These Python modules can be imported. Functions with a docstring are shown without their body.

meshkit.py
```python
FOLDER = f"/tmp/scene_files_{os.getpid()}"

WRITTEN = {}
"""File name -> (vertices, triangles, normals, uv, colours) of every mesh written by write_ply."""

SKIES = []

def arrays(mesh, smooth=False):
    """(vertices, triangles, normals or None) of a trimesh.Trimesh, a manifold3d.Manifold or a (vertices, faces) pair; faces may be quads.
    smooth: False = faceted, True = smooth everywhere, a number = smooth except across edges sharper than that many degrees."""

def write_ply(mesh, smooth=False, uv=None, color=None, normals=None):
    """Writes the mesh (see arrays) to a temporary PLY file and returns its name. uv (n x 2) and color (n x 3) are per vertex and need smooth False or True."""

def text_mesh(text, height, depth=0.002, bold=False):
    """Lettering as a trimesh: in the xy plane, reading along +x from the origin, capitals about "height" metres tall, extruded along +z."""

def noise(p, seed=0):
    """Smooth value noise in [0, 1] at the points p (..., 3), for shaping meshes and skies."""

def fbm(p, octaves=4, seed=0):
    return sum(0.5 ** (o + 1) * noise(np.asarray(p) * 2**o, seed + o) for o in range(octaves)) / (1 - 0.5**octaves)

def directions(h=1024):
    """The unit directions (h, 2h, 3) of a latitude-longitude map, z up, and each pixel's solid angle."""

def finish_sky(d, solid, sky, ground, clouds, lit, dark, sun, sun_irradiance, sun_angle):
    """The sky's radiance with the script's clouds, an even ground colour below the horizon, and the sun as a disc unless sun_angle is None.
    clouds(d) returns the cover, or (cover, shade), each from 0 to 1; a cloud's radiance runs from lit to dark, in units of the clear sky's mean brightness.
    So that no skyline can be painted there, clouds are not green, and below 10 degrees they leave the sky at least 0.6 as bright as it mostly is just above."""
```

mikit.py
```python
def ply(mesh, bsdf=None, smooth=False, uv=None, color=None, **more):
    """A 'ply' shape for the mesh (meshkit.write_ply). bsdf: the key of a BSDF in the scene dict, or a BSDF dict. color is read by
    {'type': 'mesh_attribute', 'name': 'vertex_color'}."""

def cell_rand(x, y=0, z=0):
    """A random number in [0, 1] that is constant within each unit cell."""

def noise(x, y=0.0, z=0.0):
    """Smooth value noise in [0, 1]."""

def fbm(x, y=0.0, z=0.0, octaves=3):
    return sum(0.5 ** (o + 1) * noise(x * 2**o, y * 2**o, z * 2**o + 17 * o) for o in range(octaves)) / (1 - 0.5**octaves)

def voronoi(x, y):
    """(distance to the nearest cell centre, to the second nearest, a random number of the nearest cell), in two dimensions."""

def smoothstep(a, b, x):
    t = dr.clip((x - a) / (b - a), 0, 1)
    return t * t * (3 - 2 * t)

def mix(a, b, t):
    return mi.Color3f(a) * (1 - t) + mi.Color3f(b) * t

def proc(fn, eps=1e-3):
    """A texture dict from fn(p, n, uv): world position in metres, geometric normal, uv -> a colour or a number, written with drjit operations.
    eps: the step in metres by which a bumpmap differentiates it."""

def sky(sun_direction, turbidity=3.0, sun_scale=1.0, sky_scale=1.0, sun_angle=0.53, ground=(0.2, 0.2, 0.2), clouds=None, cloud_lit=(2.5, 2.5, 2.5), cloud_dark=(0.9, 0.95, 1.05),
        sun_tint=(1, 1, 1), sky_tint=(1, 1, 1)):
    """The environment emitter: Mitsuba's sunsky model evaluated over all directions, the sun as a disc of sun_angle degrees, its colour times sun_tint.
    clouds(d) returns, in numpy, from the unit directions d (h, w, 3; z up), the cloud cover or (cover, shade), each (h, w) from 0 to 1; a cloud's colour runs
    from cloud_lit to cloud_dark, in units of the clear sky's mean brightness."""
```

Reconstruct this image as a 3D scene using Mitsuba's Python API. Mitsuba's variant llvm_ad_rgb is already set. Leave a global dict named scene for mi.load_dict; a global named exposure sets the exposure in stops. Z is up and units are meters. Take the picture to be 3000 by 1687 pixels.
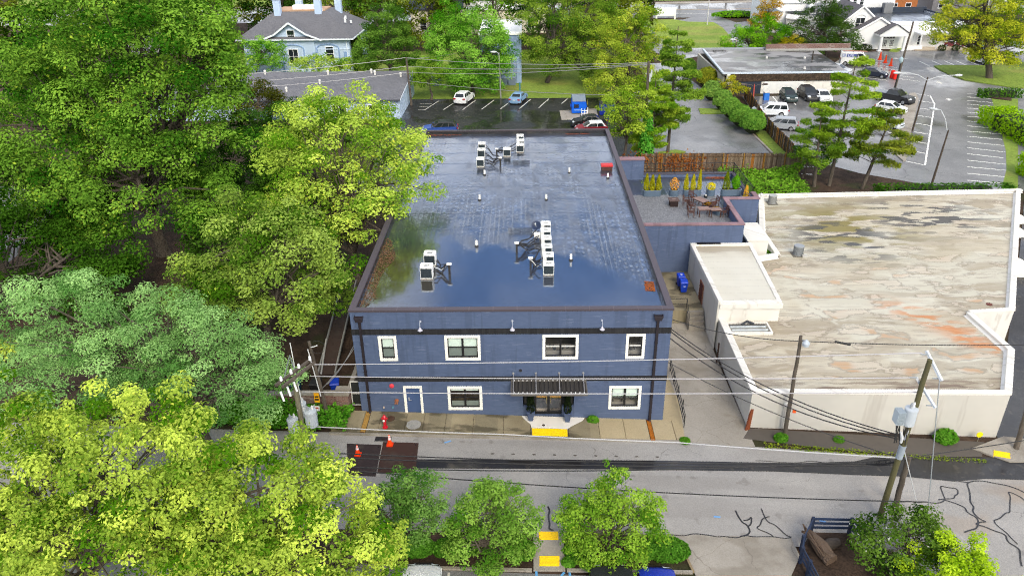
import math, numpy as np, trimesh, drjit as dr, mitsuba as mi, mikit, meshkit
from shapely.geometry import Polygon, LineString
from mikit import proc, noise, fbm, voronoi, cell_rand, smoothstep, mix
T = mi.ScalarTransform4f
PI = math.pi
scene, labels = {}, {}

# ---------------- camera, sky, exposure
scene['camera'] = {'type': 'perspective', 'fov': 68.2138, 'fov_axis': 'x', 'near_clip': 0.5, 'far_clip': 2000.0,
                   'to_world': T().look_at(origin=[10.6613,-39.7142,29.6889], target=[10.4825,-30.8449,25.0733], up=[0.00642,0.46172,0.88700])}
exposure = 2.4

def clouds(d):
    z = np.maximum(d[..., 2], 0.03)
    q = np.stack([d[..., 0] / (z + .22), d[..., 1] / (z + .22), 0 * z], -1)
    n = meshkit.fbm(q * 1.6 + 3.7, 6, 5)
    m = meshkit.fbm(q * 3.8 + 9.1, 4, 9)
    cover = np.clip((n - .44) / .20, 0, 1)
    low = np.clip(1 - (d[..., 2] - .30) / .10, 0, 1)
    wisp = .55 * np.clip((m - .42) / .2, 0, 1) * np.clip((n - .3) / .15, 0, 1)
    cover = np.maximum(np.maximum(cover, wisp), low * (.72 + .28 * np.clip((m - .4) * 4, 0, 1)))
    return cover * .97, np.clip((m - .45) * 1.8, 0, 1) * (1 - .7 * low)

scene['sky'] = mikit.sky([0.22, -0.85, 0.72], turbidity=3, sun_scale=0.50, sun_angle=26, clouds=clouds,
                         cloud_lit=(3.7, 3.7, 3.75), cloud_dark=(1.7, 1.8, 2.0), ground=(.12, .13, .1), sun_tint=(.86, .95, 1.07), sky_tint=(.86, .96, 1.12))

# ---------------- helpers
def C(h, k=1.0):
    h = h.lstrip('#')
    return tuple(k * (int(h[i:i + 2], 16) / 255) ** 2.2 for i in (0, 2, 4))

def S(a, b, x):
    t = np.clip((np.asarray(x, float) - a) / (b - a), 0, 1)
    return t * t * (3 - 2 * t)

def gz(x, y):
    """Height of the ground: the street falls to the right, the lots behind are level."""
    return -0.042 * np.asarray(x, float) * (1 - S(4, 26, y))

used = {}
def key_of(name, parent=None):
    full = (parent + '__' if parent else '') + name
    n = used.get(full, 0)
    used[full] = n + 1
    return full if n == 0 else f'{full}_{n:03d}'

def thing(name, label, cat, group=None):
    k = key_of(name)
    labels[k] = {'label': label, 'category': cat}
    if group:
        labels[k]['group'] = group
    return k

def put(name, mesh, mat, parent=None, col=None, smooth=False, label=None, cat=None, group=None, kind=None, **kw):
    """One entry of the scene. col: one colour for the whole mesh (kept at the vertices)."""
    k = key_of(name, parent)
    if isinstance(mesh, MB):
        mesh = mesh.mesh()
    if hasattr(mesh, 'to_mesh'):
        mm = mesh.to_mesh(); mesh = (mm.vert_properties[:, :3], mm.tri_verts)
    color = None
    if col is not None:
        if smooth is not False and smooth is not True:
            tm = mesh if hasattr(mesh, 'vertices') else trimesh.Trimesh(mesh[0], mesh[1], process=False)
            mesh = trimesh.graph.smooth_shade(tm, angle=np.radians(smooth), facet_minarea=None); smooth = True
        nv = len(mesh.vertices) if hasattr(mesh, 'vertices') else len(mesh[0])
        color = np.asarray(col, float)
        if color.ndim == 1:
            color = np.tile(color, (nv, 1))
    scene[k] = mikit.ply(mesh, 'mat_' + mat, smooth=smooth, color=color, **kw)
    d = {a: b for a, b in (('label', label), ('category', cat), ('group', group), ('kind', kind)) if b}
    if d:
        labels[k] = d
    return k

def rotz(p, a):
    c, s = math.cos(a), math.sin(a)
    p = np.asarray(p, float)
    return np.stack([p[..., 0] * c - p[..., 1] * s, p[..., 0] * s + p[..., 1] * c, p[..., 2]], -1)

BF = np.array([[0, 2, 3], [0, 3, 1], [4, 5, 7], [4, 7, 6], [0, 1, 5], [0, 5, 4], [2, 6, 7], [2, 7, 3], [0, 4, 6], [0, 6, 2], [1, 3, 7], [1, 7, 5]])

class MB:
    """Collects solids for one mesh, in a local frame (loc, yaw)."""
    def __init__(s, loc=(0, 0, 0), yaw=0.0):
        s.v, s.f, s.n, s.loc, s.yaw = [], [], 0, np.asarray(loc, float), yaw
    def add(s, v, f):
        v = np.asarray(v, float)
        if s.yaw:
            v = rotz(v, s.yaw)
        s.v.append(v + s.loc); s.f.append(np.asarray(f, int) + s.n); s.n += len(v)
        return s
    def box(s, x0, x1, y0, y1, z0, z1):
        return s.add([[x, y, z] for z in (z0, z1) for y in (y0, y1) for x in (x0, x1)], BF[:, ::-1] if False else
                     [[0, 2, 1], [1, 2, 3], [4, 5, 6], [5, 7, 6], [0, 1, 4], [1, 5, 4], [2, 6, 3], [3, 6, 7], [0, 4, 2], [2, 4, 6], [1, 3, 5], [3, 7, 5]])
    def cbox(s, x, y, z0, w, d, h, yaw=0.0):
        v = np.array([[a, b, c] for c in (0, h) for b in (-d / 2, d / 2) for a in (-w / 2, w / 2)], float)
        return s.add(rotz(v, yaw) + [x, y, z0], [[0, 2, 1], [1, 2, 3], [4, 5, 6], [5, 7, 6], [0, 1, 4], [1, 5, 4], [2, 6, 3], [3, 6, 7], [0, 4, 2], [2, 4, 6], [1, 3, 5], [3, 7, 5]])
    def bar(s, a, b, w, h=None):
        """Rectangular bar from a to b."""
        a, b = np.asarray(a, float), np.asarray(b, float)
        h = w if h is None else h
        t = (b - a) / np.linalg.norm(b - a)
        u = np.cross(t, [0, 0, 1.0] if abs(t[2]) < .95 else [0, 1.0, 0]); u /= np.linalg.norm(u)
        n = np.cross(u, t)
        v = [p + u * i * w / 2 + n * j * h / 2 for p in (a, b) for j in (-1, 1) for i in (-1, 1)]
        return s.add(v, [[0, 2, 1], [1, 2, 3], [4, 5, 6], [5, 7, 6], [0, 1, 4], [1, 5, 4], [2, 6, 3], [3, 6, 7], [0, 4, 2], [2, 4, 6], [1, 3, 5], [3, 7, 5]])
    def tube(s, pts, r, sides=6, cap=True):
        p = np.asarray(pts, float)
        r = np.broadcast_to(r, (len(p),))
        t = np.gradient(p, axis=0); t /= np.linalg.norm(t, axis=1, keepdims=True) + 1e-12
        ref = np.array([0.13, 0.31, 0.94]) if abs(t[:, 2]).mean() < .8 else np.array([0.9, 0.4, 0.1])
        a = np.cross(t, ref); a /= np.linalg.norm(a, axis=1, keepdims=True) + 1e-12
        b = np.cross(t, a)
        an = np.arange(sides) * 2 * PI / sides
        v = (p[:, None] + r[:, None, None] * (np.cos(an)[None, :, None] * a[:, None] + np.sin(an)[None, :, None] * b[:, None])).reshape(-1, 3)
        f = []
        for i in range(len(p) - 1):
            for j in range(sides):
                k = (j + 1) % sides
                f += [[i * sides + j, i * sides + k, (i + 1) * sides + k], [i * sides + j, (i + 1) * sides + k, (i + 1) * sides + j]]
        if cap:
            m = (len(p) - 1) * sides
            f += [[0, j + 1, j] for j in range(1, sides - 1)] + [[m, m + j, m + j + 1] for j in range(1, sides - 1)]
        return s.add(v, np.array(f)[:, ::-1] if True else f)
    def cyl(s, x, y, z0, z1, r, r1=None, sides=16):
        return s.tube([[x, y, z0], [x, y, z1]], [r, r if r1 is None else r1], sides)
    def lathe(s, x, y, z, prof, sides=16):
        return s.tube([[x, y, z + h] for r, h in prof], [r for r, h in prof], sides)
    def prism(s, poly, z0, z1):
        m = trimesh.creation.extrude_polygon(poly if isinstance(poly, Polygon) else Polygon(poly), z1 - z0, engine='earcut')
        return s.add(np.array(m.vertices) + [0, 0, z0], m.faces)
    def wall(s, poly, y0, y1):
        """A polygon in (x, z) extruded along y."""
        m = trimesh.creation.extrude_polygon(poly if isinstance(poly, Polygon) else Polygon(poly), y1 - y0, engine='earcut')
        v = np.array(m.vertices)
        return s.add(np.stack([v[:, 0], y0 + v[:, 2], v[:, 1]], 1), np.array(m.faces)[:, ::-1])
    def sidewall(s, poly, x0, x1):
        """A polygon in (y, z) extruded along x."""
        m = trimesh.creation.extrude_polygon(poly if isinstance(poly, Polygon) else Polygon(poly), x1 - x0, engine='earcut')
        v = np.array(m.vertices)
        return s.add(np.stack([x0 + v[:, 2], v[:, 0], v[:, 1]], 1), m.faces)
    def mesh(s):
        return trimesh.Trimesh(np.vstack(s.v), np.vstack(s.f), process=False)

def drape(poly, dz, step=1.2):
    """A sheet that follows the ground, dz above it."""
    poly = poly if isinstance(poly, Polygon) else Polygon(poly)
    if not poly.is_valid:
        poly = poly.buffer(0)
    v, f = trimesh.creation.triangulate_polygon(poly, engine='earcut')
    v = np.c_[v, np.zeros(len(v))]
    if v[:, 1].min() < 27:
        v, f = trimesh.remesh.subdivide_to_size(v, f, step, max_iter=14)
    n = np.cross(v[f[:, 1]] - v[f[:, 0]], v[f[:, 2]] - v[f[:, 0]])[:, 2]
    f = np.where((n < 0)[:, None], f[:, ::-1], f)
    v = v.copy(); v[:, 2] = gz(v[:, 0], v[:, 1]) + dz
    return trimesh.Trimesh(v, f, process=False)

def slab(poly, dz, h, step=1.2):
    """A raised slab that follows the ground: top at ground + dz + h, with its sides."""
    poly = poly if isinstance(poly, Polygon) else Polygon(poly)
    poly = Polygon(LineString(poly.exterior.coords).segmentize(step).coords[:-1])
    v, f = trimesh.creation.triangulate_polygon(poly, engine='earcut')
    top = drape(poly, dz + h, step)
    ring = np.array(poly.exterior.coords)[:-1]
    if Polygon(ring).exterior.is_ccw is False:
        ring = ring[::-1]
    n = len(ring)
    z = gz(ring[:, 0], ring[:, 1])
    lo, hi = np.c_[ring, z + dz - .1], np.c_[ring, z + dz + h]
    i = np.arange(n); j = (i + 1) % n
    side = trimesh.Trimesh(np.vstack([lo, hi]), np.vstack([np.c_[i, j, j + n], np.c_[i, j + n, i + n]]), process=False)
    return trimesh.util.concatenate([top, side])

def strip(a, b, w):
    a, b = np.asarray(a, float), np.asarray(b, float)
    t = (b - a) / np.linalg.norm(b - a); n = np.array([-t[1], t[0]]) * w / 2
    return Polygon([a - n, b - n, b + n, a + n])

def catenary(a, b, sag, n=14):
    a, b = np.asarray(a, float), np.asarray(b, float)
    t = np.linspace(0, 1, n)[:, None]
    p = a + (b - a) * t
    p[:, 2] -= (4 * sag * t * (1 - t))[:, 0]
    return p

# ---------------- materials
VC = {'type': 'mesh_attribute', 'name': 'vertex_color'}
def pr(base, rough, **k):
    return {'type': 'principled', 'base_color': base if isinstance(base, dict) else {'type': 'rgb', 'value': list(base)}, 'roughness': rough, **k}
def two(b):
    return {'type': 'twosided', 'bsdf': b}
grime = proc(lambda p, n, uv: .34 * smoothstep(.5, .85, fbm(p.x * 1.7, p.y * 1.7, p.z * 1.2, 4)) + .10 * noise(p.x * 9, p.y * 9, p.z * 9))
scene['mat_matte'] = two({'type': 'blendbsdf', 'weight': grime, 'a': pr(VC, .72, specular=.35), 'b': pr((.07, .062, .05), .8)})
scene['mat_clean'] = two(pr(VC, .5, specular=.4))
scene['mat_paint'] = two(pr(VC, .34, specular=.5, clearcoat=1.0, clearcoat_gloss=.95))
scene['mat_metal'] = two(pr(VC, .38, metallic=.75))
scene['mat_dark_glass'] = two(pr((.012, .016, .02), .06, specular=.75))
scene['mat_glass'] = {'type': 'thindielectric', 'int_ior': 1.5}
scene['mat_leaf'] = {'type': 'principledthin', 'base_color': VC, 'roughness': .5, 'diff_trans': .52, 'eta': 1.4, 'spec_trans': 0.0}

def f_bark(p, n, uv):
    k = fbm(p.x * 7, p.y * 7, p.z * 1.6, 4)
    return mix((.035, .027, .02), (.15, .125, .10), k)
scene['mat_bark'] = two(pr(proc(f_bark), .9))

# wet membrane roof: nearly black, glossy where water lies, with fastener rows, ribs and lap seams under the film
def roof_pool(p):
    e = 11.4 - .75 * dr.maximum(0, p.x - 10.5) + 5.0 * (fbm(p.x * .30, p.y * .30, 3.0, 4) - .5) * 2
    back = smoothstep(.56, .70, fbm(p.x * .33 + 8, p.y * .16, 1.0, 3)) * .5
    return dr.maximum(1 - smoothstep(e - 1.8, e + 1.8, p.y), back)
def f_roof(p, n, uv):
    k = fbm(p.x * .5, p.y * .22, 4.0, 4)
    silt = (1 - smoothstep(2.0, 7.0, p.x + 2.0 * (fbm(p.x * .9, p.y * .9, 8.0, 3) - .5))) * (1 - smoothstep(7, 11, p.y))
    moss = smoothstep(.58, .72, fbm(p.x * .8, p.y * .5, 2.0, 4)) * smoothstep(22, 34, p.y) * smoothstep(11, 14, p.x)
    a = mix((.018, .020, .027), (.05, .056, .072), k)
    a = mix(a, (.062, .050, .022), silt)
    return mix(a, (.030, .034, .020), moss * .8)
def f_roof_rough(p, n, uv):
    k = fbm(p.x * 1.1, p.y * .35, 6.0, 4)
    dry = smoothstep(.45, .62, k)
    return dr.lerp(.10 + .22 * dry, .03, roof_pool(p))
def f_roof_h(p, n, uv):
    ix = dr.floor(p.x / .34)
    sh = cell_rand(ix, 3) * .6
    fx = p.x / .34 - ix - .5
    fy = (p.y + sh) / .62 - dr.floor((p.y + sh) / .62) - .5
    on = smoothstep(.25, .55, cell_rand(ix, dr.floor((p.y + sh) / .62), 5))
    bump = dr.exp(-(fx * fx * 30 + fy * fy * 44)) * on * .020
    rib = dr.exp(-(fx * fx * 130)) * .012 * smoothstep(.35, .65, noise(ix * 3.3, p.y * .13))
    wav = (fbm(p.x * 1.3, p.y * .8, 1.0, 4) - .5) * .030
    return (bump + rib + wav) * (1 - roof_pool(p)) + (noise(p.x * 1.5, p.y * 1.5) - .5) * .0012
def f_film(p, n, uv):
    # how much standing film the membrane carries: full in the pool, columns and dabs elsewhere
    col = noise(p.x * 3.1, p.y * .16, 3.0); col2 = noise(p.x * 6.5, p.y * .45, 8.0)
    gx_, gy_ = .44, .80
    ix = dr.floor(p.x / gx_); sh = cell_rand(ix, 3) * .3
    iy = dr.floor((p.y + sh) / gy_)
    fx, fy = p.x / gx_ - ix - .5, (p.y + sh) / gy_ - iy - .5
    on = cell_rand(ix, iy, 6)
    area = smoothstep(.36, .58, noise(p.x * .35, p.y * .22, 21.0))
    dab = smoothstep(.12, .04, fx * fx + fy * fy) * smoothstep(.3, .5, on)
    dash = smoothstep(.08, .02, fx * fx * 1.2 + (fy + .42) * (fy + .42) * 5) * smoothstep(.4, .6, cell_rand(ix, iy, 9))
    dark = smoothstep(.62, .80, noise(p.x * 1.1, p.y * .45, 5.0))
    w = .14 + .07 * (.6 * col + .4 * col2) + area * (.20 * dab - .15 * dash) - .04 * dark - .06 * smoothstep(.66, .8, noise(p.x * 2.2, p.y * 1.3, 11.0))
    return dr.clip(dr.lerp(w, .23, roof_pool(p)), .04, .6)
def f_film_a(p, n, uv):
    return dr.lerp(.085, .012, roof_pool(p))
scene['mat_wet_roof'] = two({'type': 'bumpmap', 'arbitrary': proc(f_roof_h, .012), 'scale': 1.0,
                         'bsdf': {'type': 'blendbsdf', 'weight': proc(f_film), 'a': pr(proc(f_roof), proc(f_roof_rough), specular=.9),
                                  'b': {'type': 'roughconductor', 'material': 'none', 'alpha': proc(f_film_a), 'specular_reflectance': {'type': 'rgb', 'value': [.70, .81, 1.0]}}}})

# old white coating on a flat roof: laps along x, rust, peeling with dark rims, algae and standing dirt
def f_white_roof(p, n, uv):
    wx, wy = fbm(p.x * .5, p.y * .5, 1.0, 3) - .5, fbm(p.x * .5 + 31, p.y * .5, 2.0, 3) - .5
    lap = dr.floor((p.y + .25 * wy) / 1.05)
    tone = cell_rand(lap, dr.floor((p.x + 7 * cell_rand(lap, 9)) / 5.5), 4)
    a = mix((.46, .435, .35), (.57, .55, .465), tone * .6 + .4 * fbm(p.x * .3, p.y * .9, 5.0, 3))
    st = fbm(p.x * .22 + wx * 2, p.y * 1.05 + wy, 3.0, 5)
    zone = .50 + .50 * smoothstep(.38, .60, fbm(p.x * .11, p.y * .14, 41.0, 3))
    a = mix(mix(a, (.44, .375, .27), .55 * smoothstep(.44, .62, fbm(p.x * .16, p.y * .22, 51.0, 4))), (.29, .235, .16), .70 * zone * smoothstep(.45, .64, st))
    st2 = fbm(p.x * .9, p.y * 4.5, 13.0, 3)
    a = mix(a, (.33, .28, .215), .5 * zone * smoothstep(.50, .68, st2))
    # peeled islands with a dark rim
    comb = .5 + .5 * dr.sin(p.y * 15 + 6 * noise(p.x * .8, p.y * .3))
    is_ = fbm(p.x * .55 + wx * 1.2, p.y * 1.25 + wy * 1.2, 7.0, 5) + .018 * (comb - .5)
    front = 1 - smoothstep(13, 24, p.y)
    th = .672 - .045 * front
    rim = smoothstep(th - .09, th, is_) * (1 - smoothstep(th, th + .045, is_))
    inn = smoothstep(th, th + .05, is_)
    ru = smoothstep(.50, .66, fbm(p.x * .35 + 9, p.y * .35, 11.0, 3)) * (.35 + .65 * front)
    inner = mix(mix((.56, .50, .41), (.47, .30, .17), ru * ru), (.42, .35, .27), .45 * comb)
    a = mix(a, (.20, .165, .13), .5 * rim * dr.select(p.z > 2.0, 0.0, 1.0))
    keep = dr.select((p.z > 2.0), .0, 1.0)
    a = mix(a, inner, (.55 + .35 * ru) * inn * keep)
    # rust run towards the front right
    q = p.x - (45.0 - .62 * (p.y - 2)) + 3.0 * wx
    run = dr.exp(-q * q * .55) * smoothstep(-1, 1, p.y) * (1 - smoothstep(9, 14, p.y)) * smoothstep(.38, .55, fbm(p.x * .8, p.y * 2.2, 5.0, 4))
    a = mix(a, (.50, .20, .07), .85 * run)
    # algae and puddle dirt at the back left, black scabs at the back right
    g = smoothstep(.40, .56, fbm(p.x * .35, p.y * .8, 17.0, 4)) * dr.exp(-dr.square((p.x - 40.5) / 6.0) - dr.square((p.y - 26.5) / 5.5))
    a = mix(a, (.21, .175, .06), .95 * dr.minimum(1, g * 1.3))
    b = smoothstep(.54, .64, fbm(p.x * .5 + 3, p.y * 1.6, 19.0, 4)) * (dr.exp(-dr.square((p.x - 49.5) / 5.5) - dr.square((p.y - 29) / 4.0)) + dr.exp(-dr.square((p.x - 39.5) / 4) - dr.square((p.y - 23.5) / 4.5)))
    a = mix(a, (.07, .07, .072), .9 * dr.minimum(1, b * 1.5))
    edge = (1 - smoothstep(.2, 2.6, p.y)) * smoothstep(.40, .62, fbm(p.x * .5, p.y * 4.2, 23.0, 4))
    a = mix(a, (.16, .115, .085), .85 * edge)
    seam = dr.abs((p.y + .25 * wy) / 1.05 - lap - .5)
    a = mix(a, mix((.55, .53, .45), (.61, .59, .52), fbm(p.x * .8, p.y * .5, 3.0, 3)), dr.select(p.z > 2.0, .8 * smoothstep(19.0, 16.0, p.y + 1.5 * wx) + .1, 0.0))
    return a * (1 - .18 * smoothstep(.478, .496, seam))
def f_white_rough(p, n, uv):
    return .75 - .55 * smoothstep(.5, .62, fbm(p.x * .25, p.y * .4, 27.0, 3)) * dr.exp(-dr.square((p.x - 41) / 5) - dr.square((p.y - 24) / 6))
scene['mat_white_roof'] = two(pr(proc(f_white_roof), proc(f_white_rough), specular=.4))

# painted brick: courses and joints as relief, streaks of dirt and efflorescence
def brick_h(p, n, uv, l=.30, h=.1):
    u = dr.select(dr.abs(n.x) > .5, p.y, p.x)
    row = dr.floor(p.z / h)
    fu = u / l + .5 * (row - 2 * dr.floor(row / 2)); fu = fu - dr.floor(fu)
    fz = p.z / h - row
    j = dr.minimum(dr.minimum(fu, 1 - fu) * l, dr.minimum(fz, 1 - fz) * h)
    return smoothstep(.004, .014, j) * .008 + .002 * noise(u * 30, p.z * 30)
def f_brick(p, n, uv):
    u = p.x + p.y
    row = dr.floor(p.z / .1)
    t = cell_rand(row, dr.floor(u / .30 + .5 * (row - 2 * dr.floor(row / 2))), 2)
    a = mix((.070, .102, .188), (.092, .128, .225), .55 * t + .45 * fbm(u * .6, p.z * .6, 1.0, 4))
    chalk = smoothstep(.64, .80, fbm(u * 1.2, p.z * 9.5, 7.0, 4)) * smoothstep(.4, .6, noise(u * .9, p.z * 1.2, 3.0))
    a = mix(a, (.20, .24, .34), .35 * chalk)
    drip = smoothstep(.52, .72, fbm(u * 3.5, p.z * .3, 9.0, 4)) * smoothstep(-.5, 2.5, p.z)
    a = mix(a, (.040, .056, .10), .28 * drip)
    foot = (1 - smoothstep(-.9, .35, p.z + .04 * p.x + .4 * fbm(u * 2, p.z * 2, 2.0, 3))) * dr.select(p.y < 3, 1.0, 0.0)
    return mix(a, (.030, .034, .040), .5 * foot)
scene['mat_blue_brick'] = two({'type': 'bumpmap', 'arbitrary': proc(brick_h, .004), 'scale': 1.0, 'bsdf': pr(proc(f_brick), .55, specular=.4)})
def f_band(p, n, uv):
    u = p.x / .105; t = cell_rand(dr.floor(u), 7)
    e = dr.abs(u - dr.floor(u) - .5)
    a = mix((.006, .006, .008), (.024, .024, .028), t * .6 + .4 * fbm(p.x * 5, p.z * 5, 0.0, 3))
    return a * (1 - .55 * smoothstep(.40, .48, e))
scene['mat_black_brick'] = two(pr(proc(f_band), .62))
def f_red_brick(p, n, uv):
    u = dr.select(dr.abs(n.x) > .5, p.y, p.x)
    row = dr.floor(p.z / .095); s_ = u / .26 + .5 * (row - 2 * dr.floor(row / 2))
    t = cell_rand(row, dr.floor(s_), 3)
    fu, fz = s_ - dr.floor(s_), p.z / .095 - row
    j = dr.minimum(dr.minimum(fu, 1 - fu) * .26, dr.minimum(fz, 1 - fz) * .095)
    a = mix((.115, .045, .038), (.21, .10, .085), t)
    a = mix(a, (.40, .36, .35), .55 * smoothstep(.5, .7, fbm(u * .8, p.z * 1.3, 4.0, 3)) * t)
    return mix((.26, .23, .20), a, smoothstep(.006, .014, j))
scene['mat_red_brick'] = two(pr(proc(f_red_brick), .8))

def f_stucco(p, n, uv):
    u = p.x + p.y
    a = mix((.49, .475, .43), (.56, .54, .49), fbm(u * .35, p.z * .8, 1.0, 4))
    a = mix(a, (.32, .285, .245), .35 * smoothstep(.58, .78, fbm(u * 2.2, p.z * .22, 5.0, 4)))
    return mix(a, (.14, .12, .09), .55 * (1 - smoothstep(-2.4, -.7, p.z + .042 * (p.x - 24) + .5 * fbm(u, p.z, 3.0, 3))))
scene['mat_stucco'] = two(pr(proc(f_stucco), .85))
def f_white_wall(p, n, uv):
    u = p.x + p.y
    a = mix((.62, .60, .55), (.78, .76, .71), fbm(u * .8, p.z * .8, p.x * .3, 4))
    return mix(a, (.33, .29, .23), .32 * smoothstep(.56, .78, fbm(u * 3.0, p.z * .9, 6.0, 4)))
scene['mat_white_coat'] = two(pr(proc(f_white_wall), .6))

def f_street(p, n, uv):
    k = fbm(p.x * .45, p.y * .7, 1.0, 4)
    a = mix((.275, .262, .246), (.36, .345, .325), k)
    a = a * (.86 + .28 * noise(p.x * 24, p.y * 24))
    tr = smoothstep(.52, .72, fbm(p.x * .10, p.y * 1.1, 5.0, 4))
    a = mix(a, (.17, .155, .145), .25 * tr)
    spot = smoothstep(.76, .84, fbm(p.x * 1.3, p.y * 1.5, 11.0, 3))
    a = mix(a, (.12, .11, .10), .35 * spot)
    tan = smoothstep(.60, .74, fbm(p.x * .2, p.y * .35, 15.0, 3)) * smoothstep(28, 40, p.x)
    a = mix(a, (.30, .23, .165), .6 * tan)
    c = voronoi(p.x * .24 + .6 * fbm(p.x * .8, p.y * .8, 2.0, 3), p.y * .30 + .6 * fbm(p.x * .8, p.y * .8, 9.0, 3))
    cr = (1 - smoothstep(.0, .012, c[1] - c[0])) * smoothstep(.45, .6, noise(p.x * .3, p.y * .3, 4.0))
    return mix(a, (.08, .075, .07), .55 * cr)
scene['mat_street_asphalt'] = two(pr(proc(f_street), .62, specular=.35))
def wet(p):
    return smoothstep(.44, .62, fbm(p.x * .16, p.y * .13, 21.0, 4))
def f_lot(p, n, uv):
    k = fbm(p.x * .5, p.y * .5, 1.0, 4)
    a = mix((.125, .124, .126), (.215, .212, .212), k) * (.85 + .3 * noise(p.x * 11, p.y * 11))
    c = voronoi(p.x * .13 + .7 * fbm(p.x * .4, p.y * .4, 2.0, 3), p.y * .11)
    a = mix(a, (.035, .035, .036), .7 * (1 - smoothstep(.0, .014, c[1] - c[0])))
    return a * (1 - .3 * wet(p))
def f_lot_rough(p, n, uv):
    return .44 - .30 * wet(p)
scene['mat_wet_asphalt'] = two(pr(proc(f_lot), proc(f_lot_rough), specular=.62))
def f_tar(p, n, uv):
    a = mix((.010, .010, .011), (.030, .028, .028), fbm(p.x * .8, p.y * .8, 1.0, 4)) * (.8 + .4 * noise(p.x * 17, p.y * 17))
    return mix(a, (.07, .06, .045), .5 * smoothstep(.68, .78, fbm(p.x * 2.4, p.y * 2.4, 6.0, 3)))
def f_tar_rough(p, n, uv):
    return .46 - .36 * smoothstep(.46, .60, fbm(p.x * .22, p.y * .28, 31.0, 4))
scene['mat_black_asphalt'] = two(pr(proc(f_tar), proc(f_tar_rough), specular=.6))
def f_conc(p, n, uv):
    k = fbm(p.x * .8, p.y * .9, 1.0, 4)
    t = cell_rand(dr.floor(p.x / 1.47), 12)
    new = smoothstep(15.2, 15.3, p.x) * dr.select(p.y < 9, 1.0, 0.0)
    dirty = mix((.13, .108, .06), (.29, .25, .165), k)
    clean = mix((.37, .295, .17), (.44, .36, .225), k)
    a = mix(dirty, clean, dr.maximum(new * .95, .35 * t))
    m = smoothstep(.47, .64, fbm(p.x * .55, p.y * 1.3, 5.0, 4)) * (1 - new)
    a = mix(a, (.060, .050, .028), .75 * m)
    return a * (.9 + .2 * noise(p.x * 25, p.y * 25))
scene['mat_sidewalk_concrete'] = two(pr(proc(f_conc), .7))
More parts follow.
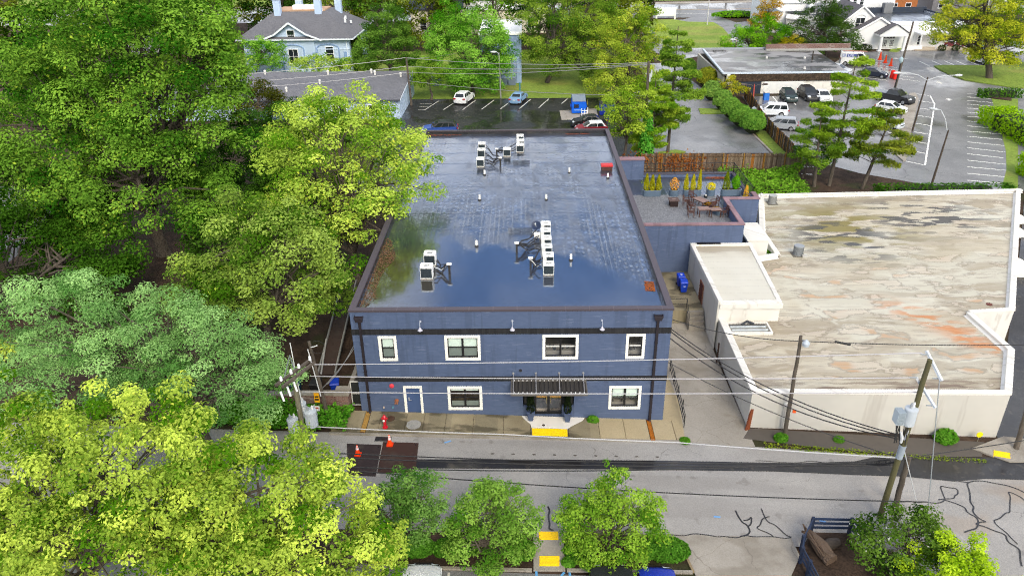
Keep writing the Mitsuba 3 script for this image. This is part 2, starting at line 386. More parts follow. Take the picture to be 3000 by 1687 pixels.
def f_conc2(p, n, uv):
    a = mix((.24, .215, .18), (.36, .33, .285), fbm(p.x * .7, p.y * .7, 1.0, 4)) * (.9 + .2 * noise(p.x * 19, p.y * 19))
    c = voronoi(p.x * .4 + .5 * fbm(p.x, p.y, 2.0, 3), p.y * .4)
    a = mix(a, (.12, .10, .08), .5 * (1 - smoothstep(.0, .02, c[1] - c[0])))
    return mix(a, (.16, .135, .10), .5 * smoothstep(.52, .7, fbm(p.x * .4, p.y * .6, 6.0, 4)))
scene['mat_concrete'] = two(pr(proc(f_conc2), .75))
def f_grass(p, n, uv):
    k = fbm(p.x * .25, p.y * .25, 1.0, 4)
    a = mix((.115, .180, .026), (.215, .285, .052), k)
    a = mix(a, (.24, .225, .07), .5 * smoothstep(.55, .75, fbm(p.x * .12, p.y * .2, 8.0, 3)))
    return a * (.75 + .5 * noise(p.x * 5, p.y * 5))
scene['mat_lawn'] = two(pr(proc(f_grass), .85, specular=.2))
def f_dirt(p, n, uv):
    k = fbm(p.x * 1.1, p.y * 1.1, 1.0, 5)
    a = mix((.020, .014, .011), (.085, .055, .038), k) * (.65 + .7 * noise(p.x * 14, p.y * 14))
    return mix(a, (.030, .045, .012), .5 * smoothstep(.6, .75, fbm(p.x * .6, p.y * .6, 7.0, 3)))
scene['mat_mulch'] = two(pr(proc(f_dirt), .9, specular=.2))
def f_shingle(p, n, uv):
    row = dr.floor(p.z / .07)
    t = cell_rand(row, dr.floor((p.x + p.y * .7) / .3 + cell_rand(row, 1)), 4)
    return mix((.10, .10, .112), (.16, .16, .175), .5 * t + .5 * fbm(p.x * .5, p.y * .5, p.z, 3))
scene['mat_shingle'] = two(pr(proc(f_shingle), .75))
def f_graveled(p, n, uv):
    a = mix((.12, .118, .115), (.27, .265, .26), fbm(p.x * .25, p.y * .4, 1.0, 4))
    k = smoothstep(.44, .54, fbm(p.x * .28 + 5, p.y * .5, 9.0, 5)) * smoothstep(49, 55, p.x)
    return mix(a, (.020, .020, .020), .95 * k)
def f_graveled_r(p, n, uv):
    return .55 - .35 * smoothstep(.5, .6, fbm(p.x * .28 + 5, p.y * .5, 9.0, 4))
scene['mat_ballast_roof'] = two(pr(proc(f_graveled), proc(f_graveled_r), specular=.5))
def f_paver(p, n, uv):
    row = dr.floor(p.x / .105)
    v = p.y / .21 + .5 * (row - 2 * dr.floor(row / 2))
    t = cell_rand(row, dr.floor(v), 2)
    e = dr.minimum(dr.abs(p.x / .105 - row - .5), .5) ; e2 = dr.abs(v - dr.floor(v) - .5)
    a = mix((.135, .14, .155), (.21, .215, .23), t)
    return a * (1 - .35 * dr.maximum(smoothstep(.42, .48, e), smoothstep(.45, .49, e2)))
scene['mat_pavers'] = two(pr(proc(f_paver), .6))
def f_shake(p, n, uv):
    row = dr.floor(p.z / .22)
    t = cell_rand(row, dr.floor((p.x + p.y) / .16 + cell_rand(row, 1)), 4)
    return mix((.028, .018, .012), (.13, .085, .055), t * t * .8 + .2 * noise(p.x * 6, p.z * 6))
scene['mat_wood_shake'] = two(pr(proc(f_shake), .85))

# ---------------- ground, roads, lots
def struct(name, mesh, mat, **k):
    return put(name, mesh, mat, kind='structure', **k)

xs = np.concatenate([np.arange(-420, -80, 20), np.arange(-80, 120, 2), np.arange(120, 441, 20)]).astype(float)
ys = np.concatenate([np.arange(-80, -46, 6), np.arange(-46, 30, 1), np.arange(30, 420, 15)]).astype(float)
gx, gy = np.meshgrid(xs, ys)
nv = len(xs)
q = (np.arange(len(ys) - 1)[:, None] * nv + np.arange(nv - 1)[None]).ravel()
struct('ground', (np.stack([gx.ravel(), gy.ravel(), gz(gx, gy).ravel()], 1), np.vstack([np.c_[q, q + 1, q + nv + 1], np.c_[q, q + nv + 1, q + nv]])), 'mulch')

street = struct('street', drape([(-70, -2.0), (-8, -2.2), (20.5, -2.0), (24.5, -2.3), (39.0, -3.1), (45, -3.4), (62, -1.5), (62, -34), (33, -34), (33, -16), (30, -10.6), (20.0, -10.3), (3.6, -10.2), (-70, -9.6)], .030), 'street_asphalt')
alley = struct('alley', drape([(20.2, -2.1), (24.9, -2.4), (24.7, 12.3), (19.5, 12.3), (19.5, -.4)], .042), 'concrete')
struct('side_street', drape([(40.9, -1.1), (41.0, .2), (44.2, 4.6), (47.6, 10.2), (64, 37), (88, 37), (58, -3.0), (46, -3.2)], .044), 'black_asphalt')
# the dark trench patch along the street and its ragged end
pts = [(4.02,-4.46), (12.46,-4.11), (19.68,-3.88), (26.92,-3.77), (30.68,-3.42), (32.08,-2.95), (35.34,-2.8), (41.5,-2.59), (40.29,-4.65), (38.02,-4.65), (35.95,-4.98), (33.26,-4.68), (30.42,-4.67), (25.48,-4.58), (17.15,-4.78), (11.25,-4.98), (4.12,-5.26)]
put('trench_patch', drape(pts, .046), 'black_asphalt', street)
# the dirt strip at the foot of the pale building
struct('verge', drape([(25.03,-0.48), (39.78,-1.17), (38.86,-2.63), (35.34,-2.8), (29.84,-2.37), (25.8,-1.8), (24.36,-1.55)], .050), 'matte', col=(.10, .086, .073))
# tar lines over the cracks
def crack(pts, w=.07):
    p = np.array(LineString(pts).segmentize(.6).coords); r = np.random.default_rng(len(pts) * 7 + int(abs(p[0, 0]) * 10))
    p[1:-1] += r.normal(0, .10, p[1:-1].shape)
    for _ in range(2):
        q = np.empty((2 * len(p), 2)); q[0::2] = p * .75 + np.roll(p, -1, 0) * .25; q[1::2] = p * .25 + np.roll(p, -1, 0) * .75
        p = np.vstack([p[:1], q[:-2], p[-1:]])
    put('tar_line', drape(LineString(p).buffer(w / 2, cap_style=2), .052), 'black_asphalt', street)
crack([(11.82,-8.06), (11.75,-8.82), (11.89,-9.34), (11.81,-9.81), (12.06,-9.85)], .10)
crack([(22.27,-7.93), (22.52,-8.67), (22.66,-9.4), (22.05,-9.85)], .09)
crack([(22.52,-8.67), (23.12,-8.5), (22.67,-9.11)], .08)
crack([(23.77,-7.71), (23.85,-8.62), (24.29,-9.33), (24.79,-9.79)], .07)
crack([(24.05,-8.31), (23.02,-9.24), (23.83,-9.78)], .07)
crack([(18.18,-9.86), (21.78,-9.91), (24.78,-9.82)], .06)
crack([(31.61,-6.85), (33.43,-6.83), (34.58,-6.56), (35.01,-5.46), (35.76,-5.59), (35.53,-6.26), (34.23,-6.57)], .07)
crack([(34.58,-6.56), (35.58,-7.06), (35.55,-8.37), (34.43,-9.06)], .08)
crack([(36.24,-6.23), (36.57,-5.15), (37.92,-4.82), (39.46,-5.43), (39.64,-5.76)], .08)
crack([(36.24,-6.23), (35.67,-7.52), (36.02,-8.11), (35.44,-8.38), (36.45,-9.12), (36.75,-10.1), (36.24,-11.32)], .09)
crack([(36.59,-8.09), (36.75,-8.97), (36.91,-9.81)], .07)
crack([(36.59,-8.09), (37.96,-7.42), (38.88,-5.62), (39.25,-6.42)], .07)
crack([(34.72,-4.09), (35.92,-4.57), (35.9,-5.08), (36.86,-5.04)], .07)
crack([(29.84,-3.71), (26.95,-3.69), (24.54,-3.66)], .05)
for a, b in (((20.94,-8.44), (21.3,-8.48)), ((26.73,-8.5), (27.08,-8.6)), ((5.6,-2.87), (6,-2.66))):
    put('paint_mark', drape(strip(a, b, .12), .054), 'clean', street, C('#6f9fd0'))
r = np.random.default_rng(4)
for i in range(9):
    x0 = 8.6 + i * 1.25
    put('anchor_stain', drape(Polygon([(x0 + .12 * math.cos(t), -3.75 + .02 * i + .07 * math.sin(t)) for t in np.linspace(0, 2 * PI, 9)[:-1]]), .051), 'matte', street, (.10, .09, .08))
struct('drain_bed', drape([(1.3, -2.9), (2.3, -2.9), (2.3, -2.45), (1.3, -2.45)], .034), 'black_asphalt')

# the sidewalk in front: a kerb and separate slabs
walk = key_of('sidewalk'); labels[walk] = {'kind': 'structure'}
put('kerb', slab([(-1.6, -2.42), (20.3, -2.18), (20.75, -1.9), (20.6, -1.72), (20.2, -2.03), (-1.6, -2.27)], 0, .14), 'concrete', walk)
edges = [-1.55, .28, .62, 1.35, 2.98, 4.12, 5.5, 7.28, 9.2, 10.92, 13.32, 15.28, 16.9, 18.42, 18.72, 20.05]
def south(x): return -2.25 + (x + 1.6) * .0108
for a, b in zip(edges[:-1], edges[1:]):
    if b - a < .4:
        continue
    x0, x1 = a + .015, b - .015
    put('slab', slab([(x0, south(x0) + .02), (x1, south(x1) + .02), (x1, -.01), (x0, -.01)], 0, .135), 'sidewalk_concrete', walk)
put('slab', slab([(20.08, -2.0), (20.6, -1.7), (20.95, 1.8), (20.6, 6.5), (19.53, 8.2), (19.53, .02), (20.08, -.01)], 0, .13), 'sidewalk_concrete', walk)
# the pale new concrete in front of the entrance and the yellow tactile plate
pad = Polygon([(10.35, -.02), (14.45, -.02), (14.3, -.35), (13.5, -1.0), (13.28, -1.26), (11.0, -1.26), (10.9, -.85), (10.5, -.35)])
put('entrance_pad', drape(pad, .139, .8), 'clean', walk, C('#e8e3da', .95))
def tactile(name_parent, corners, dz):
    put('tactile_plate', slab(corners, dz, .02, .6), 'clean', name_parent, C('#ffda1e'))
    a, b, d = np.array(corners[0]), np.array(corners[1]), np.array(corners[3])
    dots = MB()
    for i in range(24):
        for j in range(8):
            p = a + (b - a) * (i + .5) / 24 + (d - a) * (j + .5) / 8
            dots.cbox(p[0], p[1], float(gz(*p)) + dz + .019, .035, .035, .012)
    put('tactile_domes', dots, 'clean', name_parent, C('#f7cc14'), kind='stuff')
tactile(walk, [(11.02, -2.0), (13.24, -2.0), (13.24, -1.3), (11.02, -1.3)], .139)
for nm, x0, x1, rust in (('drain_grate', .30, .60, .55), ('drain_grate', 18.44, 18.70, 1.0)):
    put('drain_channel', slab([(x0, south(x0) + .02), (x1, south(x1) + .02), (x1, -.02), (x0, -.02)], 0, .10), 'matte', walk, C('#5a3a26', .8))
    g = MB(); n = 17
    for i in range(n):
        y = -2.1 + i * 2.0 / n
        g.cbox((x0 + x1) / 2, y, float(gz((x0 + x1) / 2, y)) + .10, x1 - x0 - .06, .055, .045)
    for x in (x0 + .02, x1 - .02):
        g.bar([x, -2.15, float(gz(x, -2)) + .13], [x, -.05, float(gz(x, 0)) + .13], .03, .04)
    put(nm, g, 'matte', walk, C('#a8641c') if rust > .8 else C('#b08a4a'))
m = MB(loc=(3.51, -1.30, float(gz(3.51, -1.3)) + .135))
m.cyl(0, 0, 0, .018, .47, sides=28)
mh = put('manhole_cover', m, 'matte', walk, C('#9d9c98'), smooth=40)
m = MB(loc=(3.51, -1.30, float(gz(3.51, -1.3)) + .153))
for i in range(-4, 5):
    w = math.sqrt(.42 ** 2 - (i * .09) ** 2)
    m.box(-w, w, i * .09 - .012, i * .09 + .012, 0, .006)
put('manhole_ribs', m, 'matte', mh, C('#86857f'))
put('meter_lid', MB(loc=(1.95, -.75, float(gz(1.95, -.75)) + .13)).cyl(0, 0, 0, .012, .3, sides=20), 'matte', walk, C('#4d3628'))
put('clean_out', MB(loc=(11.75, -.95, float(gz(11.75, -.95)) + .138)).cyl(0, 0, 0, .012, .1, sides=14), 'matte', walk, C('#4a4038'))

# the planted strip on the near side, its path and the lot in front
bed = struct('planting_bed', drape([(-2.0, -10.3), (10.92,-10.1), (10.93,-12.57), (-3.0, -12.7)], .035), 'mulch')
struct('planting_bed', drape([(12.65,-10.03), (17.91,-9.93), (18.82,-11.21), (19,-12.37), (12.61,-12.51)], .035), 'mulch')
front_lot = struct('front_lot', drape([(-40, -12.6), (33, -12.8), (33, -38), (-40, -38)], .028), 'wet_asphalt')
path = struct('footpath', slab([(10.97,-12.6), (12.57,-12.54), (12.59,-9.89), (10.98,-9.96)], 0, .11), 'concrete')
c = [(11.29,-10.59), (12.31,-10.55), (12.31,-9.99), (11.28,-10.03)]
tactile(path, c, .112)
c = [(11.27,-12.33), (12.28,-12.3), (12.31,-11.65), (11.29,-11.69)]
tactile(path, c, .112)
for a, b in (((-3, -12.7), (10.89,-12.58)), ((12.65,-12.51), (18.99,-12.39)), ((3.0, -10.22), (10.92,-10.04)), ((12.65,-9.97), (17.92,-9.9))):
    struct('kerb', slab(strip(a, b, .16), 0, .13), 'concrete')
struct('kerb', slab(strip((17.91,-9.93), (18.82,-11.21), .12), 0, .13), 'matte', col=C('#5b4535')); struct('kerb', slab(strip((18.82,-11.21), (19.03,-12.39), .12), 0, .13), 'matte', col=C('#8b7a5f'))
struct('driveway', drape([(18.01,-9.84), (24.77,-9.85), (24.83,-11.11), (23.97,-12.41), (25, -20), (18.5, -20), (19.11,-12.59), (18.9,-11.21)], .047), 'concrete')
for a, b in (((11.12,-12.89), (11.11,-12.59)), ((12.35,-12.85), (12.52,-12.61)), ((12.79,-12.83), (12.78,-12.6))):
    put('parking_line', drape(strip(a, b, .12), .036), 'clean', front_lot, C('#5f9fd6'))
for px in (1012, 1113, 1605):
    x = {1012: 4.45, 1113: 6.75, 1605: 16.1}[px]
    put('parking_line', drape(strip((x, -12.85), (x, -17), .1), .036), 'clean', front_lot, C('#c9c4b8'))

# lots behind
rear = struct('rear_lot', drape([(-9, 41), (19.5, 41), (27.5, 60), (24.5, 84.4), (-8.5, 84.6)], .02), 'black_asphalt')
for a, b in (((-1.97,77.54), (-0.72,81.75)), ((1.06,77.51), (2.74,83.53)), ((4,77.58), (5.74,83.45)), ((6.94,77.63), (8.12,81.49)), ((9.89,77.75), (11.72,83.79)), ((12.91,78.11), (14.64,83.85)), ((16.59,80.61), (17.71,83.85)), ((-4.92,77.51), (-3.24,83.31)), ((-6.11,81.6), (-4.16,81.25)), ((-6.05,79.67), (-4.51,79.48)), ((-5.97,77.8), (-4.93,77.64))):
    put('parking_line', drape(strip(a, b, .16), .034), 'clean', rear, C('#c9c6be'))
put('concrete_apron', drape([(16.05,76.39), (21.82,77.37), (21.65,71.29), (16.16,70.84)], .026), 'concrete', rear)
struct('lawn', drape([(-30, 84.6), (30, 84.4), (32, 128), (-55, 128), (-34, 100)], .012), 'lawn')
drive = struct('driveway', drape([(25.5, 54.5), (41.9, 54.0), (41.9, 78), (40.3, 97), (43, 112), (33.0, 112), (32.0, 90), (27.5, 70)], .02), 'wet_asphalt')
for poly in ([(37.43,76.46), (41.05,76.07), (41.16,73), (37.1,73.4)], [(27.76,54.61), (30.22,55.54), (31.33,54.66), (30.98,54.17), (27.68,54.11)]):
    put('grass_island', slab(poly, .02, .12), 'lawn', drive)
struct('verge', drape([(42.51,64.17), (44.15,64.11), (44.33,53.25), (42.1,53.32)], .03), 'lawn')
struct('kerb', slab(strip((41.97,64.19), (42.14,53.82), .25), 0, .14), 'concrete')
struct('planting_bed', drape([(19.6, 45.0), (50, 44.0), (62, 36.2), (19.6, 34)], .016), 'mulch')

lot = struct('parking_lot', drape([(43.6, 54), (46, 84), (62, 84.5), (66, 104), (78, 121), (104, 121.5), (140, 150), (190, 150), (120, 60), (62.8, 38.5), (57, 41), (50, 46)], .02), 'wet_asphalt')
def line(a, b, w=.19):
    put('parking_line', drape(strip(a, b, w), .034), 'clean', lot, C('#e6e4de'))
for a, b in (((82.37,84.35), (84.77,83.09)), ((81.19,82.08), (84.26,80.86)), ((80.07,79.9), (83.25,78.31)), ((78.86,77.56), (82.1,75.99)),
             ((77.65,75.19), (81.18,73.86)), ((76.41,72.8), (79.94,71.49)), ((75.19,70.43), (78.94,69.16)), ((73.93,67.98), (77.67,66.55)),
             ((72.65,65.5), (76.37,63.81)), ((71.32,62.93), (74.99,61.31)), ((70.05,60.46), (73.82,58.83)), ((68.74,57.92), (72.57,56.11)),
             ((67.45,55.42), (71.15,53.4)), ((66.15,52.9), (69.67,51.1)), ((64.84,50.35), (68.59,48.64)), ((63.56,47.88), (67.4,46.43)),
             ((62.35,45.51), (65.99,44.17)), ((61.13,43.15), (64.46,41.98)), ((74.17,84.57), (75.88,83.13)), ((75.88,83.13), (73.99,77.72)),
             ((73.99,77.72), (58.92,48.61)), ((58.92,48.61), (57.33,50.2)), ((72.63,80.08), (74.12,78.62)), ((70.71,75.39), (72.03,74.24)),
             ((68.43,71.19), (69.89,70.11)), ((66.2,67.09), (67.74,65.81)), ((64.08,62.8), (65.52,61.57)), ((61.69,58.7), (63.28,57.39)),
             ((59.57,54.53), (61.14,53.15)), ((77.52,113.81), (80.7,111.35)), ((77.18,111.01), (80.46,108.28)), ((76.99,107.91), (80.16,105.14)),
             ((76.91,105.18), (80.06,102.26)), ((76.5,101.75), (79.42,99.2)), ((76.27,99.17), (79.35,96.52)), ((76.06,96.04), (78.94,93.51)),
             ((86.91,110.82), (86.56,105.87)), ((89.4,111.06), (89.32,106.82)), ((91.71,110.92), (91.54,106.32)), ((93.82,110.56), (93.66,105.83)),
             ((96.08,110.66), (95.87,106.07)), ((70.65,103.13), (72.67,102.32)), ((72.09,96.25), (73.88,94.53)), ((70.41,97.32), (71.96,96.26)),
             ((63.17,74.05), (65.15,69.84)), ((60.49,62.93), (61.09,61.53)), ((63.29,69.26), (63.82,67.31)), ((50.9,83.85), (50.46,79.12)),
             ((53.17,80.82), (52.86,78.26)), ((44.7,62.71), (46.24,62.37)), ((44.35,48.58), (45.54,48.4)), ((43.17,45.82), (44.42,45.64))):
    line(a, b)
put('concrete_island', slab([(73.41,84.88), (74.3,84.84), (72.98,80.85), (63.97,63.39), (57.4,50.35), (56.93,50.06), (57.26,53.77), (63.4,65.85), (68.99,76.95), (72.32,83.02)], .02, .14, 3), 'concrete', lot)
put('grass_island', slab([(71.88,85.23), (73.08,85.45), (71.94,81.94), (70.8,79.91), (70.97,81.99)], .02, .17, 3), 'lawn', lot)
put('grass_island', slab([(87.29,105.83), (89.19,106.39), (96.53,105.67), (102.12,110.68), (106.97,107.32), (94.8,86.84), (91.15,88.46), (88.37,91.92), (86.83,94.2), (86.47,98.48), (86.76,102.58)], .02, .15, 3), 'lawn', lot)
put('grass_island', slab([(86.29,84.83), (89.82,86.08), (86.57,79.2), (84.38,80.85)], .02, .15, 3), 'mulch', lot)
struct('verge', drape([(84.38,80.85), (88.4,80.67), (64.12,38.36), (63.16,39.89), (67.49,46.59), (71.4,53.65), (77.85,66.98)], .035), 'lawn')
def arrow(tip, tail):
    tip, tail = np.array(tip), np.array(tail)
    t = (tip - tail) / np.linalg.norm(tip - tail); n = np.array([-t[1], t[0]])
    mid = tip - t * 1.0
    put('arrow', drape(Polygon([tip, mid + n * .55, mid + n * .16, tail + n * .16, tail - n * .16, mid - n * .16, mid - n * .55]), .026), 'clean', lot, C('#d0cec8'))
arrow((83.02,113.88), (85.83,113.54))
arrow((81.88,93.36), (81.8,91.52))
arrow((77.97,81.43), (77.28,79.9))
arrow((89.21,87.8), (89.96,86.79))
struct('lawn', drape([(42.29,169.22), (49.84,169.28), (52.76,164.85), (59,163.37), (59.35,154.47), (57.86,139.49), (55.11,127.55), (45.45,127.72), (41.52,141.77)], .012), 'lawn')
struct('driveway', drape([(40.3,163.86), (42.29,169.22), (52.19,168.37), (56.98,174.54), (62.65,174.03), (64.48,162.5), (68.57,164.19), (58.55,126.38), (46.87,119.03), (42.4,115.96), (36.69,125.02)], .010), 'wet_asphalt')
struct('lawn', drape([(38.27,106.79), (42.4,115.96), (43.82,116.7), (41.57,105.11)], .016), 'lawn')
road = struct('road', drape([(-150, 172), (49, 172), (90, 172.5), (190, 176), (190, 206), (90, 201), (54, 199.5), (-150, 199)], .012), 'wet_asphalt')
put('centre_line', drape(strip((-150, 186.2), (100, 187), .35), .02), 'clean', road, C('#b98d3a'))
put('edge_line', drape(strip((40, 178.5), (90, 178.8), .3), .02), 'clean', road, C('#c8c6c0'))
struct('pavement', drape([(-150, 199.2), (54, 199.8), (90, 201.2), (90, 206), (54, 204.5), (-150, 204)], .03), 'concrete')
struct('lawn', drape([(-160, 206), (140, 208), (150, 330), (-160, 330)], .02), 'lawn')
struct('lawn', drape([(77.62,122.34), (80.95,120.8), (81.5,122.99), (80.78,125.82), (78.98,125.94)], .03), 'lawn')
struct('lawn', drape([(85.4,120.95), (86.46,120.01), (88.85,122.5), (89.88,125.21), (87.59,124.9)], .03), 'lawn')

# ---------------- the blue two-storey building
W, L, H, RZ = 19.5, 39.1, 7.59, 7.2
main = thing('commercial_building', 'blue painted brick two storey building with black bands and a wet flat black roof', 'building')
WIN = [(1.56, 2.69, 3.97, 5.76, 0, 'blind'), (5.65, 7.86, 3.99, 5.78, 1, 'blind'), (11.68, 13.90, 4.03, 5.80, 1, 'open'), (16.80, 17.98, 4.05, 5.83, 0, 'open'),
       (5.64, 7.85, .20, 2.01, 1, 'dark'), (15.93, 17.98, .21, 2.00, 1, 'half')]
DOOR = (2.82, 4.03, -.14, 2.06)
ENT = (10.45, 13.72, -.40, 2.05)
front = Polygon([(0, -2.2), (W, -2.2), (W, H - .13), (0, H - .13)])
for x0, x1, z0, z1, *_ in WIN:
    front = front.difference(Polygon([(x0 + .13, z0 + .13), (x1 - .13, z0 + .13), (x1 - .13, z1 - .13), (x0 + .13, z1 - .13)]))
front = front.difference(Polygon([(DOOR[0] + .14, -.3), (DOOR[1] - .14, -.3), (DOOR[1] - .14, DOOR[3] - .14), (DOOR[0] + .14, DOOR[3] - .14)]))
front = front.difference(Polygon([(ENT[0], ENT[2]), (ENT[1], ENT[2]), (ENT[1], ENT[3]), (ENT[0], ENT[3])]))
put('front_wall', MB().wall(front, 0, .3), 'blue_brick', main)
put('side_wall', MB().box(0, .3, .3, L, -2.2, H - .13), 'blue_brick', main)
put('side_wall', MB().box(W - .3, W, .3, L, -2.2, H - .13), 'blue_brick', main)
put('rear_wall', MB().box(.3, W - .3, L - .3, L, -2.2, H - .13), 'blue_brick', main)
roof = put('roof', MB().box(.3, W - .3, .3, L - .3, RZ - .3, RZ), 'wet_roof', main)
cp = C('#4d464d')
put('coping', MB().box(-.06, W + .06, -.06, .34, H - .13, H), 'clean', main, cp)
put('coping', MB().box(-.06, .34, .34, L - .34, H - .13, H - .004), 'clean', main, cp)
put('coping', MB().box(W - .34, W + .06, .34, L - .34, H - .13, H - .004), 'clean', main, cp)
put('coping', MB().box(-.06, W + .06, L - .34, L + .06, H - .13, H), 'clean', main, C('#3d3638'))
m = MB()
for i in range(1, 14):
    m.box(i * 1.45 - .02, i * 1.45 + .02, -.066, .346, H - .1, H + .005)
put('coping_joint', m, 'clean', main, C('#5d555a'), kind='stuff')
m = MB()
m.box(.301, .36, .36, L - .36, RZ - .05, H - .15).box(W - .36, W - .301, .36, L - .36, RZ - .05, H - .15).box(.3, W - .3, .301, .36, RZ - .05, H - .15).box(.3, W - .3, L - .36, L - .301, RZ - .05, H - .15)
put('roof_upstand', m, 'black_asphalt', main)
for z0, z1 in ((5.86, 6.25), (2.40, 2.76)):
    put('brick_band', MB().box(-.02, W + .02, -.035, .02, z0, z1), 'black_brick', main)
# membrane laps as thin proud strips, and old lap caulk lines
r = np.random.default_rng(11)
for y in (13.2, 16.4, 19.5, 22.6, 25.9, 29.0, 32.2, 35.4):
    xs_ = np.linspace(.4, W - .4, 20)
    yy = y + np.cumsum(r.normal(0, .01, 20))
    v = np.vstack([np.c_[xs_, yy - .05, np.full(20, RZ + .004)], np.c_[xs_, yy + .05, np.full(20, RZ + .012)]])
    i = np.arange(19)
    put('membrane_lap', (v, np.vstack([np.c_[i, i + 1, i + 21], np.c_[i, i + 21, i + 20]])), 'wet_roof', roof)
# silt and leaves along the left parapet, one swept clump on the right
def heap(name, parent, poly, z, h, mat, seed, col=None, n=260):
    rr = np.random.default_rng(seed); m = MB()
    poly = Polygon(poly); x0, y0, x1, y1 = poly.bounds
    from shapely.geometry import Point
    k = 0
    while k < n:
        x, y = rr.uniform(x0, x1), rr.uniform(y0, y1)
        d = poly.exterior.distance(Point(x, y)) if poly.contains(Point(x, y)) else -1
        if d < 0: continue
        s, a, t = rr.uniform(.03, .08), rr.uniform(0, PI), rr.uniform(-.4, .4)
        hh = z + min(h, d * .5) * rr.uniform(.2, 1)
        p = np.array([[-s, 0, 0], [0, -s * .5, s * t], [s, 0, 0], [0, s * .5, -s * t]])
        m.add(rotz(p, a) + [x, y, hh + .01], [[0, 1, 2], [0, 2, 3]]); k += 1
    put(name, m, mat, parent, col, kind='stuff')
heap('leaf_litter', roof, [(.4, 1.2), (.8, 1.0), (1.3, 2.2), (1.0, 3.4), (1.1, 6.2), (1.6, 8.2), (.9, 11.0), (.4, 11.8)], RZ, .08, 'matte', 3, C('#8a6646', .55), 1500)
heap('leaf_litter', roof, [(18.3, 3.0), (18.9, 2.9), (19.0, 4.2), (18.4, 4.3)], RZ, .08, 'matte', 5, C('#b8642c', .7), 420)
heap('leaf_litter', roof, [(.5, L - .8), (4, L - .7), (4, L - .5), (.5, L - .5)], RZ, .05, 'matte', 6, C('#a85636', .7), 250)
heap('leaf_litter', roof, [(15, L - .8), (17.5, L - .7), (17.5, L - .5), (15, L - .5)], RZ, .05, 'matte', 7, C('#b0583a', .7), 220)
# low roof curbs
for a, b, c_ in (((9.4,12.67), (11.2,12.63), .9), ((9.31,28.85), (11.15,28.8), 1.3)):
    m = MB().box(a[0], b[0], a[1], a[1] + c_, RZ - .02, RZ + .30)
    put('roof_curb', m, 'wet_roof', roof)
# vent stacks
for p in ((7.02,25.62), (6.9,19.31), (12.42,19.27), (14.7,26.07), (18.03,24.46), (7.15,10.03), (13.81,7.58)):
    m = MB(loc=(p[0], p[1], RZ))
    m.cyl(0, 0, 0, .10, .16, .10, 14)
    vp = put('vent_pipe', m, 'matte', roof, (.02, .02, .022), smooth=40)
    put('sleeve', MB(loc=(p[0], p[1], RZ)).lathe(0, 0, .10, [(.085, 0), (.085, .36), (.06, .37), (.06, .30)], 14), 'clean', vp, C('#e8e4da'), smooth=40)
p = (18.17,26.52)
m = MB(loc=(p[0], p[1], RZ)); m.box(-.48, .48, 0, .7, 0, .38)
hatch = put('roof_hatch', m, 'matte', roof, C('#4a2f2a'))
m = MB(loc=(p[0], p[1], RZ)); m.box(-.54, .54, -.05, .76, .38, .47); m.box(-.5, .5, -.01, .72, .47, .50)
put('hatch_lid', m, 'clean', hatch, C('#c03436'), label='red lid of the roof hatch')

